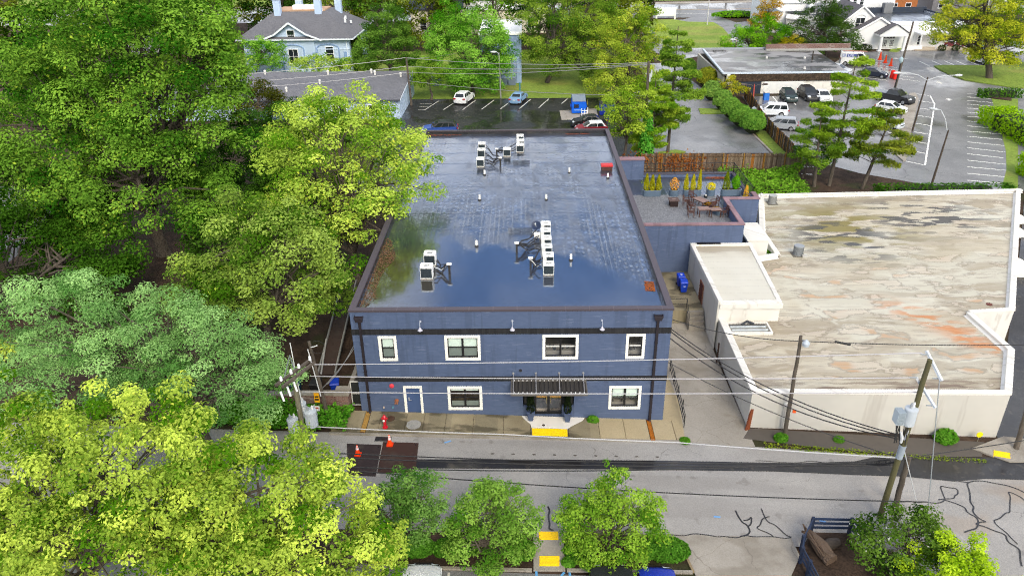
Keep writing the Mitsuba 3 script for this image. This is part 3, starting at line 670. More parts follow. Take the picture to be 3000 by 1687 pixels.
def window(parent, x0, x1, z0, z1, double, style):
    w = key_of('window', parent)
    t = .175
    m = MB().box(x0, x1, -.055, .06, z1 - t, z1).box(x0, x1, -.055, .06, z0, z0 + t).box(x0, x0 + t, -.055, .06, z0 + t, z1 - t).box(x1 - t, x1, -.055, .06, z0 + t, z1 - t)
    put('trim', m, 'clean', w, C('#f1efe8', .95))
    a0, a1, b0, b1 = x0 + t, x1 - t, z0 + t, z1 - t
    s = .055
    blk = (.012, .012, .013)
    m = MB().box(a0, a1, .015, .11, b1 - s, b1).box(a0, a1, .015, .11, b0, b0 + s).box(a0, a0 + s, .015, .11, b0 + s, b1 - s).box(a1 - s, a1, .015, .11, b0 + s, b1 - s)
    put('frame', m, 'clean', w, blk)
    zm = (b0 + b1) / 2 + .02
    xm = (a0 + a1) / 2
    cells = [(a0 + s, xm - .06), (xm + .06, a1 - s)] if double else [(a0 + s, a1 - s)]
    if double:
        put('mullion', MB().box(xm - .06, xm + .06, .01, .11, b0 + s, b1 - s), 'clean', w, blk)
    for c0, c1 in cells:
        put('sash', MB().box(c0, c1, .02, .09, zm - .03, zm + .03), 'clean', w, blk if style != 'open' else C('#d6d6d2'))
        put('pane', ([[c0, .06, b0 + s], [c1, .06, b0 + s], [c1, .06, b1 - s], [c0, .06, b1 - s]], [[0, 1, 2], [0, 2, 3]]), 'glass', w)
        h = b1 - s - (b0 + s)
        bl = {'blind': [(0, .49), (.51, 1.0)], 'open': [], 'dark': [(.86, 1.0), (.0, .28)], 'half': [(.42, 1.0)]}[style]
        for lo, hi in bl:
            top = hi > .9
            zz0, zz1 = b0 + s + h * lo, b0 + s + h * hi
            n = max(2, int((zz1 - zz0) / .07)); bm = MB()
            for k in range(n):
                za = zz0 + (zz1 - zz0) * k / n
                bm.bar([c0, .15, za + .03], [c1, .15, za + .03], .012, (zz1 - zz0) / n * .94)
            put('blind', bm, 'clean', w, C('#d9ece2') if top else C('#84928c', .8))
    # the room behind it, open to the glass
    m = MB(); y1 = 2.6
    m.box(x0 - .5, x1 + .5, y1, y1 + .05, z0 - .7, z1 + .3).box(x0 - .5, x1 + .5, .31, y1, z0 - .75, z0 - .7).box(x0 - .5, x1 + .5, .31, y1, z1 + .3, z1 + .35).box(x0 - .55, x0 - .5, .31, y1, z0 - .7, z1 + .3).box(x1 + .5, x1 + .55, .31, y1, z0 - .7, z1 + .3)
    put('room', m, 'matte', w, C('#6a6862', .7))
    if style in ('open', 'half'):
        m = MB().box(a0 - .1, a1 + .1, .45, 1.25, z0 - .1, z0 + .32 if style == 'open' else z0 + .2)
        put('sill_table', m, 'clean', w, C('#8f8d88'))
        rr = np.random.default_rng(int(x0 * 10)); m = MB()
        for k in range(8):
            xx = rr.uniform(a0, a1); zt = z0 + (.32 if style == 'open' else .2)
            m.cbox(xx, rr.uniform(.5, .9), zt, rr.uniform(.05, .16), .1, rr.uniform(.06, .22), rr.uniform(0, 3))
        put('clutter', m, 'clean', w, C('#3c4046'))
for wv in WIN:
    window(main, *wv)

# steel side door, its trim and lever
d0, d1, dz, dt = DOOR
m = MB().box(d0, d1, -.055, .06, dt - .16, dt).box(d0, d0 + .16, -.055, .06, -.6, dt - .16).box(d1 - .16, d1, -.055, .06, -.6, dt - .16)
dk = put('door', MB().box(d0 + .15, d1 - .15, .09, .14, -.4, dt - .15), 'clean', main, C('#4f6591', .72))
put('trim', m, 'clean', dk, C('#f0eee8', .95))
m = MB().box(d0 + .27, d0 + .33, .06, .09, .85, 1.12).bar([d0 + .3, .03, .92], [d0 + .45, .03, .92], .03)
put('handle', m, 'metal', dk, C('#d8d8d6'))
put('alarm_bell', MB().tube([[2.11, .01, 2.08], [2.11, -.06, 2.08], [2.11, -.1, 2.08]], [.155, .155, .11], 18), 'clean', main, C('#d4424e'), smooth=35)
m = MB().tube([[2.33, .0, .93], [2.33, -.05, .93]], .14, 14).tube([[2.33, -.05, .93], [2.33, -.22, .88]], .06, 8).tube([[2.26, -.2, .9], [2.26, -.3, .84]], .045, 8).tube([[2.40, -.2, .9], [2.40, -.3, .84]], .045, 8)
put('standpipe', m, 'metal', main, C('#c98d6c'), smooth=30)
for x, z, c_ in ((1.46, .44, '#c0a898'), (2.05, .44, '#5d93a4')):
    put('wall_outlet', MB().tube([[x, 0, z], [x, -.09, z - .01], [x, -.12, z - .06]], [.05, .05, .03], 8), 'clean', main, C(c_))
put('wall_vent', MB().tube([[10.32, 0, 3.21], [10.32, -.07, 3.21]], .09, 12), 'clean', main, (.03, .03, .035))
# gooseneck lamps under the parapet
for x in (4.26, 9.85, 15.27):
    z = 6.78
    lp = put('gooseneck_lamp', MB().tube([[x, 0, z], [x, -.12, z + .06], [x, -.26, z + .04], [x, -.34, z - .1], [x, -.35, z - .25]], .02, 7).tube([[x, .0, z], [x, -.03, z]], .07, 10), 'clean', main, C('#aeb2c0'))
    put('shade', MB().lathe(x, -.35, z - .46, [(.04, .22), (.06, .16), (.09, .11), (.16, .03), (.18, 0.0), (.155, .03)], 18), 'clean', lp, C('#b9b8c4'), smooth=35)
# scupper heads and downspouts
for x, zb in ((.56, -.02), (18.64, -.80)):
    hd = put('downspout', MB().box(x - .075, x + .075, -.15, -.02, zb + .12, 6.95).bar([x, -.09, zb + .2], [x, -.32, zb + .04], .13, .1), 'clean', main, C('#2b272c'))
    v = np.array([[sx * (w_ / 2) + x, y, z] for z, w_, yo in ((6.85, .40, -.24), (7.15, .52, -.30)) for sx, y in ((-1, yo), (1, yo), (1, -.005), (-1, -.005))])
    f = [[0, 1, 5], [0, 5, 4], [1, 2, 6], [1, 6, 5], [2, 3, 7], [2, 7, 6], [3, 0, 4], [3, 4, 7], [0, 2, 1], [0, 3, 2]]
    m = MB().add(v, f).box(x - .27, x + .27, -.315, -.29, 7.1, 7.22).box(x - .27, x - .245, -.29, -.005, 7.1, 7.22).box(x + .245, x + .27, -.29, -.005, 7.1, 7.22)
    put('scupper_head', m, 'clean', hd, C('#332e34'))
    m = MB()
    for z in (1.2, 3.2, 5.2):
        m.box(x - .10, x + .10, -.165, -.005, z, z + .05)
    put('strap', m, 'clean', hd, C('#241f24'))
# entrance: a shallow recess with double glass doors, side panels and wood bars seen through the glass
ek = key_of('entrance', main)
m = MB().box(ENT[0], ENT[1], .9, .95, -.6, 2.2).box(ENT[0] - .05, ENT[0], .3, .9, -.6, 2.2).box(ENT[1], ENT[1] + .05, .3, .9, -.6, 2.2).box(ENT[0], ENT[1], .3, .95, 2.05, 2.1)
put('recess', m, 'clean', ek, C('#39475f', .55))
m = MB().box(ENT[0], 11.22, .05, .25, -.6, .42).box(12.96, ENT[1], .05, .25, -.6, .42)
put('low_wall', m, 'blue_brick', ek)
for x0, x1 in ((11.24, 12.09), (12.11, 12.96)):
    dk = put('glass_door', MB().box(x0, x1, .30, .36, 1.93, 2.02).box(x0, x1, .30, .36, -.42, -.22).box(x0, x0 + .07, .30, .36, -.22, 1.93).box(x1 - .07, x1, .30, .36, -.22, 1.93), 'clean', ek, (.012, .012, .013))
    put('pane', ([[x0 + .07, .33, -.22], [x1 - .07, .33, -.22], [x1 - .07, .33, 1.93], [x0 + .07, .33, 1.93]], [[0, 1, 2], [0, 2, 3]]), 'glass', dk)
    put('blind_bar', MB().box(x0 + .07, x1 - .07, .40, .43, .86, 1.62), 'clean', dk, C('#e8a445', 1.0))
    put('handle', MB().tube([[x1 - .14 if x0 < 12 else x0 + .14, .25, .5], [x1 - .14 if x0 < 12 else x0 + .14, .25, 1.1]], .018, 6), 'metal', dk, C('#c9b98a'))
    put('door_mat', MB().box(x0 + .1, x1 - .05, .45, .88, -.42, -.38), 'clean', dk, C('#b5aea6') if x0 < 12 else C('#4f4c4a'))
for x0, x1 in ((ENT[0] + .05, 11.20), (13.0, ENT[1] - .05)):
    sp = put('side_light', MB().box(x0, x1, .12, .17, 1.95, 2.04).box(x0, x1, .12, .17, .42, .5).box(x0, x0 + .05, .12, .17, .5, 1.95).box(x1 - .05, x1, .12, .17, .5, 1.95), 'clean', ek, (.012, .012, .013))
    put('pane', MB().box(x0 + .05, x1 - .05, .138, .15, .5, 1.95), 'dark_glass', sp)
    put('sill', MB().box(x0, x1, -.06, .12, .42, .47), 'clean', sp, C('#56658a', .7))
# steel canopy hung on four rods
ck = key_of('canopy', main)
x0, x1, y0, zf, zb = 9.70, 14.46, -1.42, 2.36, 2.44
m = MB().box(x0, x1, y0, y0 + .06, zf - .12, zf + .05).box(x0, x0 + .06, y0 + .06, -.01, zf - .12, zf + .05).box(x1 - .06, x1, y0 + .06, -.01, zf - .12, zf + .05).box(x0, x1, -.07, -.01, zb - .12, zb + .06)
put('frame', m, 'clean', ck, C('#6e6a66', .9))
n = 46
prof = []
for i in range(n * 2 + 1):
    xx = x0 + .07 + (x1 - x0 - .14) * i / (n * 2)
    prof.append((xx, (.03 if i % 4 in (1, 2) else 0)))
v = np.array([[a, y, z + b] for y, z in ((y0 + .06, zf - .03), (-.07, zb - .03)) for a, b in prof])
k = len(prof); i = np.arange(k - 1)
put('sheet', (v, np.vstack([np.c_[i, i + 1, i + k + 1], np.c_[i, i + k + 1, i + k]])), 'clean', ck, C('#4a4744', .8))
for i in range(17):
    xx = x0 + .22 + i * (x1 - x0 - .44) / 16
    put('rib', MB().bar([xx, y0 + .1, zf + .045], [xx, -.1, zb + .045], .035, .05), 'clean', ck, C('#302d2c'))
    put('rib_clip', MB().box(xx - .03, xx + .03, y0 + .03, y0 + .13, zf + .02, zf + .09).box(xx - .03, xx + .03, -.16, -.08, zb + .02, zb + .09), 'clean', ck, C('#e4e2de'))
for xx in (9.86, 11.28, 12.74, 14.25):
    rk = put('rod', MB().bar([xx, y0 + .12, zf + .03], [xx, -.02, 2.98], .045), 'metal', ck, C('#b5b1ae'))
    put('rod_plate', MB().tube([[xx, .0, 2.99], [xx, -.03, 2.99]], .07, 12), 'metal', rk, C('#c9c6c4'))

# ---------------- condensers and their line sets on the main roof
def rbox(w, d, h, r=.06, seg=3):
    pts = []
    for cx, cy, a0 in ((w / 2 - r, d / 2 - r, 0), (-w / 2 + r, d / 2 - r, 90), (-w / 2 + r, -d / 2 + r, 180), (w / 2 - r, -d / 2 + r, 270)):
        for k in range(seg + 1):
            a = math.radians(a0 + 90 * k / seg); pts.append((cx + r * math.cos(a), cy + r * math.sin(a)))
    return Polygon(pts)
fan_hole = Polygon([(.23 * math.cos(t), .20 * math.sin(t)) for t in np.linspace(0, 2 * PI, 25)[:-1]])
def condenser(p, label, group, yaw=0.0, s=1.0, face=1):
    t = thing('condenser_unit', label, 'air conditioner', group)
    w, d, h = .70 * s, .62 * s, .80 * s
    o = (p[0], p[1], RZ)
    put('stand', MB(loc=o, yaw=yaw).box(-w / 2, w / 2, -d / 2, d / 2, -.01, .07), 'matte', t, C('#8b8277'))
    m = MB(loc=o, yaw=yaw)
    m.box(-w / 2 + .03, w / 2 - .03, -d / 2 + .03, d / 2 - .03, .07, .12)
    # cabinet: solid service side, corner posts, open coil faces
    if face > 0:
        m.box(-w / 2, -w / 2 + .24 * s if face == 2 else -w / 2 + .03, -d / 2, d / 2, .07, h - .1).box(w / 2 - .03, w / 2, -d / 2, d / 2, .07, h - .1)
    m.box(-w / 2 + .03, w / 2 - .03, d / 2 - .03, d / 2, .07, h - .1).box(-w / 2, w / 2, -d / 2 - .01, -d / 2 + .02, .07, .11)
    put('cabinet', m, 'clean', t, C('#dcdcd8', .95))
    cm = MB(loc=o, yaw=yaw).box(-w / 2 + .035, w / 2 - .035, -d / 2 + .03, d / 2 - .05, .12, h - .1)
    coil = put('coil', cm, 'clean', t, (.018, .022, .026))
    fm = MB(loc=o, yaw=yaw)
    for k in range(18):
        z = .13 + k * (h - .25) / 18
        fm.box(-w / 2 + .04, w / 2 - .04, -d / 2 + .008, -d / 2 + .022, z, z + .012)
    for k in range(4):
        x = -w / 2 + .05 + k * (w - .1) / 3
        fm.box(x - .006, x + .006, -d / 2 + .002, -d / 2 + .012, .12, h - .1)
    put('grille', fm, 'clean', t, C('#39444a'))
    m = MB(loc=o, yaw=yaw).prism(rbox(w + .02, d + .02, 1, .10 * s).difference(fan_hole), h - .1, h)
    put('top', m, 'clean', t, C('#eeeeea'), smooth=25)
    fn_ = MB(loc=o, yaw=yaw)
    for k in range(4):
        a = k * PI / 2 + .4
        q = np.array([[.05, -.03, h - .10], [.21, -.07, h - .08], [.21, .07, h - .13], [.05, .03, h - .12]])
        fn_.add(rotz(q, a), [[0, 1, 2], [0, 2, 3]])
    fn_.cyl(0, 0, h - .14, h - .06, .06, sides=10)
    put('fan', fn_, 'clean', t, C('#8d999c'))
    g = MB(loc=o, yaw=yaw)
    for rr_ in (.07, .14, .20):
        g.tube([[rr_ * 1.12 * math.cos(a), rr_ * math.sin(a), h - .012] for a in np.linspace(0, 2 * PI, 19)], .005, 4, False)
    for k in range(6):
        a = k * PI / 3
        g.bar([0, 0, h - .01], [.24 * math.cos(a), .21 * math.sin(a), h - .01], .007)
    put('fan_guard', g, 'clean', t, C('#c9cccb'))
    return t
G1, G2, G3 = 'row of six condensers on the front right of the roof', 'condensers at the back of the roof', 'pair of condensers at the front left of the roof'
AC = []
ordn = ['rearmost', 'second from the back', 'third from the back', 'fourth from the back', 'second from the front', 'frontmost']
for i, p in enumerate(((12.19,12.42), (12.15,11.2), (12.16,9.79), (12.17,8.35), (12.22,6.94), (12.2,5.52))):
    AC.append(condenser(p, f'white condenser unit, {ordn[i]} in the row of six beside the satellite dish', G1, face=2 if i < 5 else 1, s=1.02))
for i, (p, lb) in enumerate((((6.43,33.03), 'white condenser unit, rearmost of the three on the back left of the roof'), ((6.47,31.03), 'white condenser unit in the middle of the three on the back left of the roof'), ((6.54,28.11), 'white condenser unit, nearest of the three on the back left of the roof'),
                             ((10.2,35.62), 'white condenser unit, farthest of all, near the rear parapet'), ((10.27,33.93), 'white condenser unit between two others behind the rear roof curb'), ((10.21,32.47), 'white condenser unit standing directly behind the rear roof curb'),
                             ((8.95,31.16), 'white condenser unit standing alone left of the rear roof curb'))):
    AC.append(condenser(p, lb, G2, face=2 if i in (3, 4) else 1))
AC.append(condenser((4.14,7.12), 'white condenser unit, rear one of the pair in the front left puddle', G3, s=1.12, yaw=-.04))
AC.append(condenser((4.14,5.1), 'white condenser unit, front one of the pair in the front left puddle', G3, s=1.15, yaw=-.02))
def line_set(p, targets, label, seed, pale=0):
    rr = np.random.default_rng(seed)
    t = thing('pipe_stand', label, 'pipe stand', 'pipe stands with hoses to the condensers')
    m = MB(loc=(p[0], p[1], RZ)); m.box(-.07, .07, -.07, .07, -.01, .72)
    put('post', m, 'clean', t, C('#2a2724'))
    put('cap', MB(loc=(p[0], p[1], RZ)).box(-.16, .16, -.11, .11, .72, .80), 'clean', t, C('#e3e1db'))
    for q in targets:
        for k in range(2):
            a = np.array([p[0] + rr.uniform(-.08, .08), p[1] + rr.uniform(-.06, .06), RZ + rr.uniform(.45, .68)]); b = np.array([q[0] + rr.uniform(-.1, .1), q[1] + rr.uniform(-.15, .15), RZ + rr.uniform(.2, .5)])
            pts = np.array([a, a + (b - a) * .2 + [0, 0, rr.uniform(-.05, .12)], a + (b - a) * .5 + [rr.uniform(-.1, .1), rr.uniform(-.35, .2), -rr.uniform(.1, .4)], a + (b - a) * .8 + [0, rr.uniform(-.2, .2), rr.uniform(-.15, .05)], b])
            tt = np.linspace(0, 4, 15); i0 = np.clip(tt.astype(int), 0, 3); fr = (tt - i0)[:, None]; fr = fr * fr * (3 - 2 * fr)
            c = pts[i0] * (1 - fr) + pts[i0 + 1] * fr
            c[:, 2] = np.maximum(c[:, 2], RZ + .035)
            white = pale and k == 0 and q is targets[-1]
            put('hose', MB().tube(c, .036 if not white else .024, 6), 'clean', t, C('#d8d8d2') if white else (.018, .018, .02))
def L6(i): return (0, 0)
a6 = [(11.71,9.84), (11.73,8.41), (11.76,6.98), (11.74,5.93), (11.7,10.97), (11.72,12.15)]
line_set((10.06,8.89), [a6[0], a6[1], a6[4], a6[5]], 'black pipe stand with a fan of hoses left of the row of six condensers', 1)
line_set((11.02,6.43), [a6[1], a6[2], a6[3]], 'black pipe stand in a puddle ring beside the frontmost condenser of six', 2, 1)
line_set((5.59,5.55), [(4.51,7.1), (4.51,5.26), (4.57,6.04)], 'black pipe stand with hoses to the pair of condensers in the puddle', 3, 1)
line_set((8.39,28.29), [(6.9,32.99), (6.92,30.67), (7,28.83), (7.04,28.01)], 'black pipe stand between the back left condensers and the rear curb', 4)
line_set((7.97,31.08), [(9.76,34.23), (9.77,32.63), (8.55,31.12)], 'black pipe stand behind the lone condenser left of the rear curb', 5)
# satellite dish
p = (11.49,12.25)
t = thing('satellite_dish', 'dark round satellite dish leaning beside the row of condensers', 'satellite dish')
m = MB(loc=(p[0], p[1], RZ)).cyl(0, 0, 0, .5, .03, sides=8).bar([-.3, -.2, .03], [.3, .2, .03], .05).bar([-.3, .2, .03], [.3, -.2, .03], .05)
put('mast', m, 'clean', t, C('#c4c4c0'))
ang = np.linspace(0, 2 * PI, 25)[:-1]
nrm = np.array([-.15, -.72, .68]); nrm /= np.linalg.norm(nrm)
u_ = np.cross(nrm, [0, 0, 1]); u_ /= np.linalg.norm(u_); w_ = np.cross(u_, nrm)
rings = [np.array([p[0], p[1], RZ + .62]) + nrm * (.9 * rr_ ** 2) + rr_ * (np.cos(ang)[:, None] * u_ + np.sin(ang)[:, None] * w_) for rr_ in (.02, .2, .36)]
v = np.vstack(rings); f = []
for k in range(2):
    for j in range(24):
        f += [[k * 24 + j, k * 24 + (j + 1) % 24, (k + 1) * 24 + (j + 1) % 24], [k * 24 + j, (k + 1) * 24 + (j + 1) % 24, (k + 1) * 24 + j]]
put('dish', (v, f), 'clean', t, C('#27344d'), smooth=True)
put('feed_arm', MB().bar(np.array([p[0], p[1], RZ + .5]), np.array([p[0], p[1], RZ + .62]) + nrm * .5, .03).cbox(p[0] + nrm[0] * .5, p[1] + nrm[1] * .5, RZ + .9, .08, .08, .1), 'clean', t, C('#d8d8d4'))
p = (11.53,10.94)
t = thing('junction_box', 'small white junction box on legs behind the satellite dish', 'box')
put('case', MB(loc=(p[0], p[1], RZ)).box(-.22, .22, -.14, .14, .28, .62), 'clean', t, C('#dedcd6'))
put('legs', MB(loc=(p[0], p[1], RZ)).box(-.2, -.15, -.1, .1, 0, .28).box(.15, .2, -.1, .1, 0, .28), 'clean', t, C('#6d6a66'))

# ---------------- the blue brick wing with the roof terrace
AX0, AX1, AY0, AY1, AZ, FZ = 19.52, 29.05, 19.2, 34.2, 4.95, 4.0
annex = thing('terrace_wing', 'lower blue brick wing beside the main building with a walled roof terrace of pale pavers', 'building')
mc = C('#8a6f76')
bx = 31.95
put('front_wall', MB().box(AX0, AX1, AY0, AY0 + .3, -1.0, AZ - .12), 'blue_brick', annex)
put('side_wall', MB().box(AX1 - .3, AX1, AY0 + .3, 25.2, -1.0, AZ - .12), 'blue_brick', annex)
put('side_wall', MB().box(AX1, bx, 25.2, 25.5, -1.0, AZ - .12), 'blue_brick', annex)
put('side_wall', MB().box(bx - .3, bx, 25.5, 26.9, -1.0, AZ - .12).box(bx - .3, bx, 26.9, AY1, -1.0, FZ + .25), 'blue_brick', annex)
put('rear_wall', MB().box(AX0, bx - .3, AY1 - .3, AY1, -1.0, FZ + .25), 'blue_brick', annex)
terr = put('terrace', MB().box(AX0, AX1 - .3, AY0 + .3, 28.7, FZ - .3, FZ), 'pavers', annex)
put('wet_roof', MB().box(AX0, bx - .3, 28.7, AY1 - .3, FZ - .35, FZ - .04).box(AX1 - .3, bx - .3, 25.5, 28.7, FZ - .35, FZ - .04), 'wet_roof', annex)
r = np.random.default_rng(2)
def cop(a, b, name='coping_block', w=.42, z=AZ - .12, col=mc):
    a, b = np.array(a, float), np.array(b, float); n = max(1, int(np.linalg.norm(b - a) / .62)); t = (b - a) / n
    for i in range(n):
        p0, p1 = a + t * i, a + t * (i + 1); u = t / np.linalg.norm(t) * .006
        put(name, MB().bar([*(p0 + u), z + .06], [*(p1 - u), z + .06], w, .12), 'matte', annex, tuple(np.array(col) * r.uniform(.75, 1.2)))
cop((AX0, AY0 + .15), (AX1 + .06, AY0 + .15)); cop((AX1 - .15, AY0 + .37), (AX1 - .15, 25.14)); cop((AX1 - .36, 25.35), (bx + .06, 25.35)); cop((bx - .15, 25.57), (bx - .15, 26.9))
put('coping', MB().box(AX0, bx + .05, AY1 - .36, AY1 + .05, FZ + .25, FZ + .36).box(bx - .36, bx + .05, 26.9, AY1 - .36, FZ + .25, FZ + .356), 'clean', annex, C('#4a4650'))
# railing on the rear and right parapets
z0 = FZ + .36
def rail(a, b, h, name, gap=.13):
    a, b = np.array(a, float), np.array(b, float); L_ = np.linalg.norm(b - a); t = (b - a) / L_
    m = MB()
    for z in (.12, h):
        m.bar([*a, z0 + z], [*b, z0 + z], .045)
    n = int(L_ / 1.8)
    for i in range(n + 1):
        p = a + t * L_ * i / n; m.bar([*p, z0], [*p, z0 + h + .05], .05)
    k = put(name, m, 'clean', annex, (.012, .012, .013))
    g = MB()
    for i in range(int(L_ / gap)):
        p = a + t * gap * (i + .5); g.bar([*p, z0 + .12], [*p, z0 + h], .016)
    put('baluster', g, 'clean', k, (.012, .012, .013), kind='stuff')
rail((21.9, AY1 - .15), (bx - .15, AY1 - .15), 1.0, 'railing'); rail((bx - .15, AY1 - .2), (bx - .15, 27.0), 1.0, 'railing')
# the taller wall stub at the back next to the main building
put('stair_wall', MB().box(AX0, 22.6, 33.2, 33.88, FZ - .1, 6.0), 'blue_brick', annex)
put('coping', MB().box(AX0, 22.68, 33.12, 33.96, 6.0, 6.12), 'matte', annex, mc)
heap('leaf_litter', annex, [(28.8, AY1 - .9), (31.2, AY1 - 1.0), (31.3, AY1 - .45), (29, AY1 - .45)], FZ - .04, .12, 'matte', 8, C('#b5622e', .75), 420)
heap('leaf_litter', annex, [(22.3, 32.2), (23.5, 32.0), (23.7, 32.7), (22.4, 32.8)], FZ - .04, .12, 'matte', 9, C('#9cbf2c', .7), 120)
put('wall_light', MB().tube([[20.9, AY0, 2.55], [20.9, AY0 - .16, 2.5]], .11, 10), 'clean', annex, C('#e8e6df'))
put('wall_light', MB().tube([[21.0, AY0, 1.7], [21.0, AY0 - .16, 1.65]], .1, 10), 'clean', annex, C('#d8d0bd'))
put('door_hood', MB().box(19.6, 21.7, AY0 - .55, AY0, 1.75, 1.86), 'clean', annex, (.012, .012, .014))
dk = put('door', MB().box(19.75, 20.7, AY0 - .03, AY0 + .01, -.3, 1.6), 'clean', annex, C('#2d2f36'))
put('door_handle', MB().box(20.55, 20.62, AY0 - .08, AY0 - .03, .6, .8), 'metal', dk, C('#c9c9c6'))
put('wall_hood', MB().box(25.2, 27.2, AY0 - .3, AY0, 3.10, 3.28), 'clean', annex, (.012, .012, .014))

# terrace furniture, planters and shrubs
def ell(w, d, n=24):
    return Polygon([(w / 2 * math.cos(t), d / 2 * math.sin(t)) for t in np.linspace(0, 2 * PI, n + 1)[:-1]])
def stadium(w, d):
    return LineString([(-w / 2 + d / 2, 0), (w / 2 - d / 2, 0)]).buffer(d / 2, quad_segs=5)
def planter(x, y, w, d, h, label, yaw=0.0, round_=False):
    t = thing('planter', label, 'planter', 'corrugated metal planters on the terrace')
    sh = ell(w, d) if round_ else stadium(w, d)
    m = MB(loc=(x, y, FZ), yaw=yaw); n = 4
    for k in range(n):
        m.prism(sh.buffer(-.012), h * k / n, h * (k + .5) / n); m.prism(sh, h * (k + .5) / n, h * (k + 1) / n)
    put('tub', m, 'clean', t, C('#5f7184', .85), smooth=30)
    put('soil', MB(loc=(x, y, FZ), yaw=yaw).prism(sh.buffer(-.05), h, h + .012), 'mulch', t)
    put('rim', MB(loc=(x, y, FZ), yaw=yaw).prism(sh.buffer(.012).difference(sh.buffer(-.05)), h, h + .03), 'clean', t, C('#7b8a99'))
    return t
PY = 28.55
planter(22.75, PY, 1.75, .62, .58, 'grey metal planter with three narrow conifers, leftmost on the terrace')
planter(24.85, PY, .92, .8, .58, 'small round metal planter holding an orange leaved shrub', round_=True)
planter(26.55, PY, 1.75, .62, .58, 'grey metal planter with three yellow conifers in the middle of the terrace')
planter(28.35, PY, .78, .72, .58, 'small round metal planter holding a low yellow shrub', round_=True)
planter(30.25, PY, 1.95, .66, .58, 'grey metal planter with two green conifers, rightmost of the row')
for y, lb in ((23.9, 'oval metal tub of brown grass by the right terrace wall, nearer one'), (25.1, 'oval metal tub of brown grass by the right terrace wall, farther one')):
    planter(28.1 - (.25 if y < 24.5 else .75), y, 1.15, .62, .34, lb, yaw=1.95)
def foliage_cloud(rng, n, fn, s, c0, c1, up=.4):
    """n leaf faces at points from fn(rng, n) -> (points, outward directions)."""
    p, o = fn(rng, n)
    nn = o + rng.normal(0, .55, p.shape) + [0, 0, up]; nn /= np.linalg.norm(nn, axis=1, keepdims=True)
    return leaves(p, nn, s * rng.uniform(.65, 1.3, len(p)), rng, mixcol(c0, c1, rng.uniform(0, 1, len(p))))
def mixcol(a, b, t):
    return np.asarray(a)[None] * (1 - t[:, None]) + np.asarray(b)[None] * t[:, None]
def leaves(p, n, s, rng, col, asp=.62, fold=.28):
    a = np.cross(n, rng.normal(0, 1, p.shape)); a /= np.linalg.norm(a, axis=1, keepdims=True) + 1e-9
    b = np.cross(n, a); s = np.broadcast_to(s, (len(p),))[:, None]
    v = np.stack([p - a * s, p + b * s * asp + n * s * fold, p + a * s * 1.05, p - b * s * asp + n * s * fold], 1).reshape(-1, 3)
    i = np.arange(len(p))[:, None] * 4
    return v, np.vstack([i + [0, 2, 1], i + [0, 3, 2]]), np.repeat(col, 4, axis=0)
def cone_shrub(x, y, z, h, w, label, c0, c1, seed, name='conifer_shrub', cat='shrub', group='narrow shrubs in the terrace planters', blob=False, n=1100, s=.062):
    t = thing(name, label, cat, group)
    rng = np.random.default_rng(seed)
    def fn(g, n):
        u = g.uniform(0, 1, n) ** .8; a = g.uniform(0, 2 * PI, n)
        rr = w / 2 * (np.sin(PI * np.clip(u * .95 + .05, 0, 1)) ** .7 if blob else np.clip(1.1 * (1 - u), 0, 1) ** .6 * np.clip(u * 6 + .7, 0, 1)) * g.uniform(.7, 1.08, n) * (1 + .18 * np.sin(a * 3 + u * 9))
        return np.stack([x + rr * np.cos(a), y + rr * np.sin(a), z + u * h], 1), np.stack([np.cos(a), np.sin(a), .35 + 0 * a], 1)
    v, f, c = foliage_cloud(rng, n, fn, s, c0, c1)
    put('foliage', (v, f), 'leaf', t, c * 1.25)
    put('stem', MB().tube([[x, y, z - .05], [x, y, z + h * .8]], [.025, .01], 5), 'bark', t)
YG = (C('#7d8a16', .8), C('#c2b82a', .8))
gz_ = FZ + .58
for i, (x, h, lb) in enumerate(((22.2, 1.62, 'olive yellow columnar conifer, left of three in the leftmost planter'), (22.75, 1.5, 'olive yellow columnar conifer, middle of three in the leftmost planter'), (23.35, 1.5, 'olive yellow columnar conifer, right of three in the leftmost planter'))):
    cone_shrub(x, PY, gz_, h, .55, lb, *YG, 30 + i)
for i, (x, h, lb) in enumerate(((25.95, 1.55, 'yellow columnar conifer, left of three in the middle planter'), (26.6, 1.5, 'yellow columnar conifer, middle of three in the middle planter'), (27.2, 1.95, 'tall pale yellow conifer with a gap in it, right of three in the middle planter'))):
    cone_shrub(x, PY, gz_, h, .5 if i < 2 else .42, lb, C('#8f9619', .85), C('#d3c435', .85), 40 + i)
cone_shrub(29.75, PY, gz_, 1.75, .72, 'dark olive cone shaped conifer in the rightmost planter', C('#55701a', .8), C('#8f9a22', .8), 50)
cone_shrub(30.65, PY, gz_, 1.35, .78, 'bright green rounded conifer in the rightmost planter', C('#3f7d14', .9), C('#6fae22', .9), 51, blob=True)
cone_shrub(24.85, PY, gz_ - .05, 1.25, .95, 'open orange and yellow leaved shrub in a round planter', C('#b08a20'), C('#e0a05a'), 52, 'orange_shrub', 'shrub', None, True, 260, .075)
cone_shrub(28.35, PY, gz_ - .05, .7, .85, 'low bright yellow shrub in a small round planter', C('#b2a818'), C('#ded03c'), 53, 'yellow_shrub', 'shrub', None, True, 300, .07)
cone_shrub(31.3, 27.2, FZ - .05, 1.5, .62, 'yellow shrub with an orange top in the terrace corner', C('#a89a1c'), C('#dca347'), 54, 'corner_shrub', 'shrub', None, False, 300, .07)
for y, sd in ((23.9, 61), (25.1, 62)):
    cone_shrub(28.1 - (.25 if y < 24.5 else .75), y, FZ + .32, .28, .75, 'dry orange brown grass filling the %s oval tub' % ('nearer' if y < 24.5 else 'farther'), C('#8a6a1c', .8), C('#b8862e', .8), sd, 'tub_grass', 'plant', None, True, 260, .06)
wood = C('#5f3f38', .8)
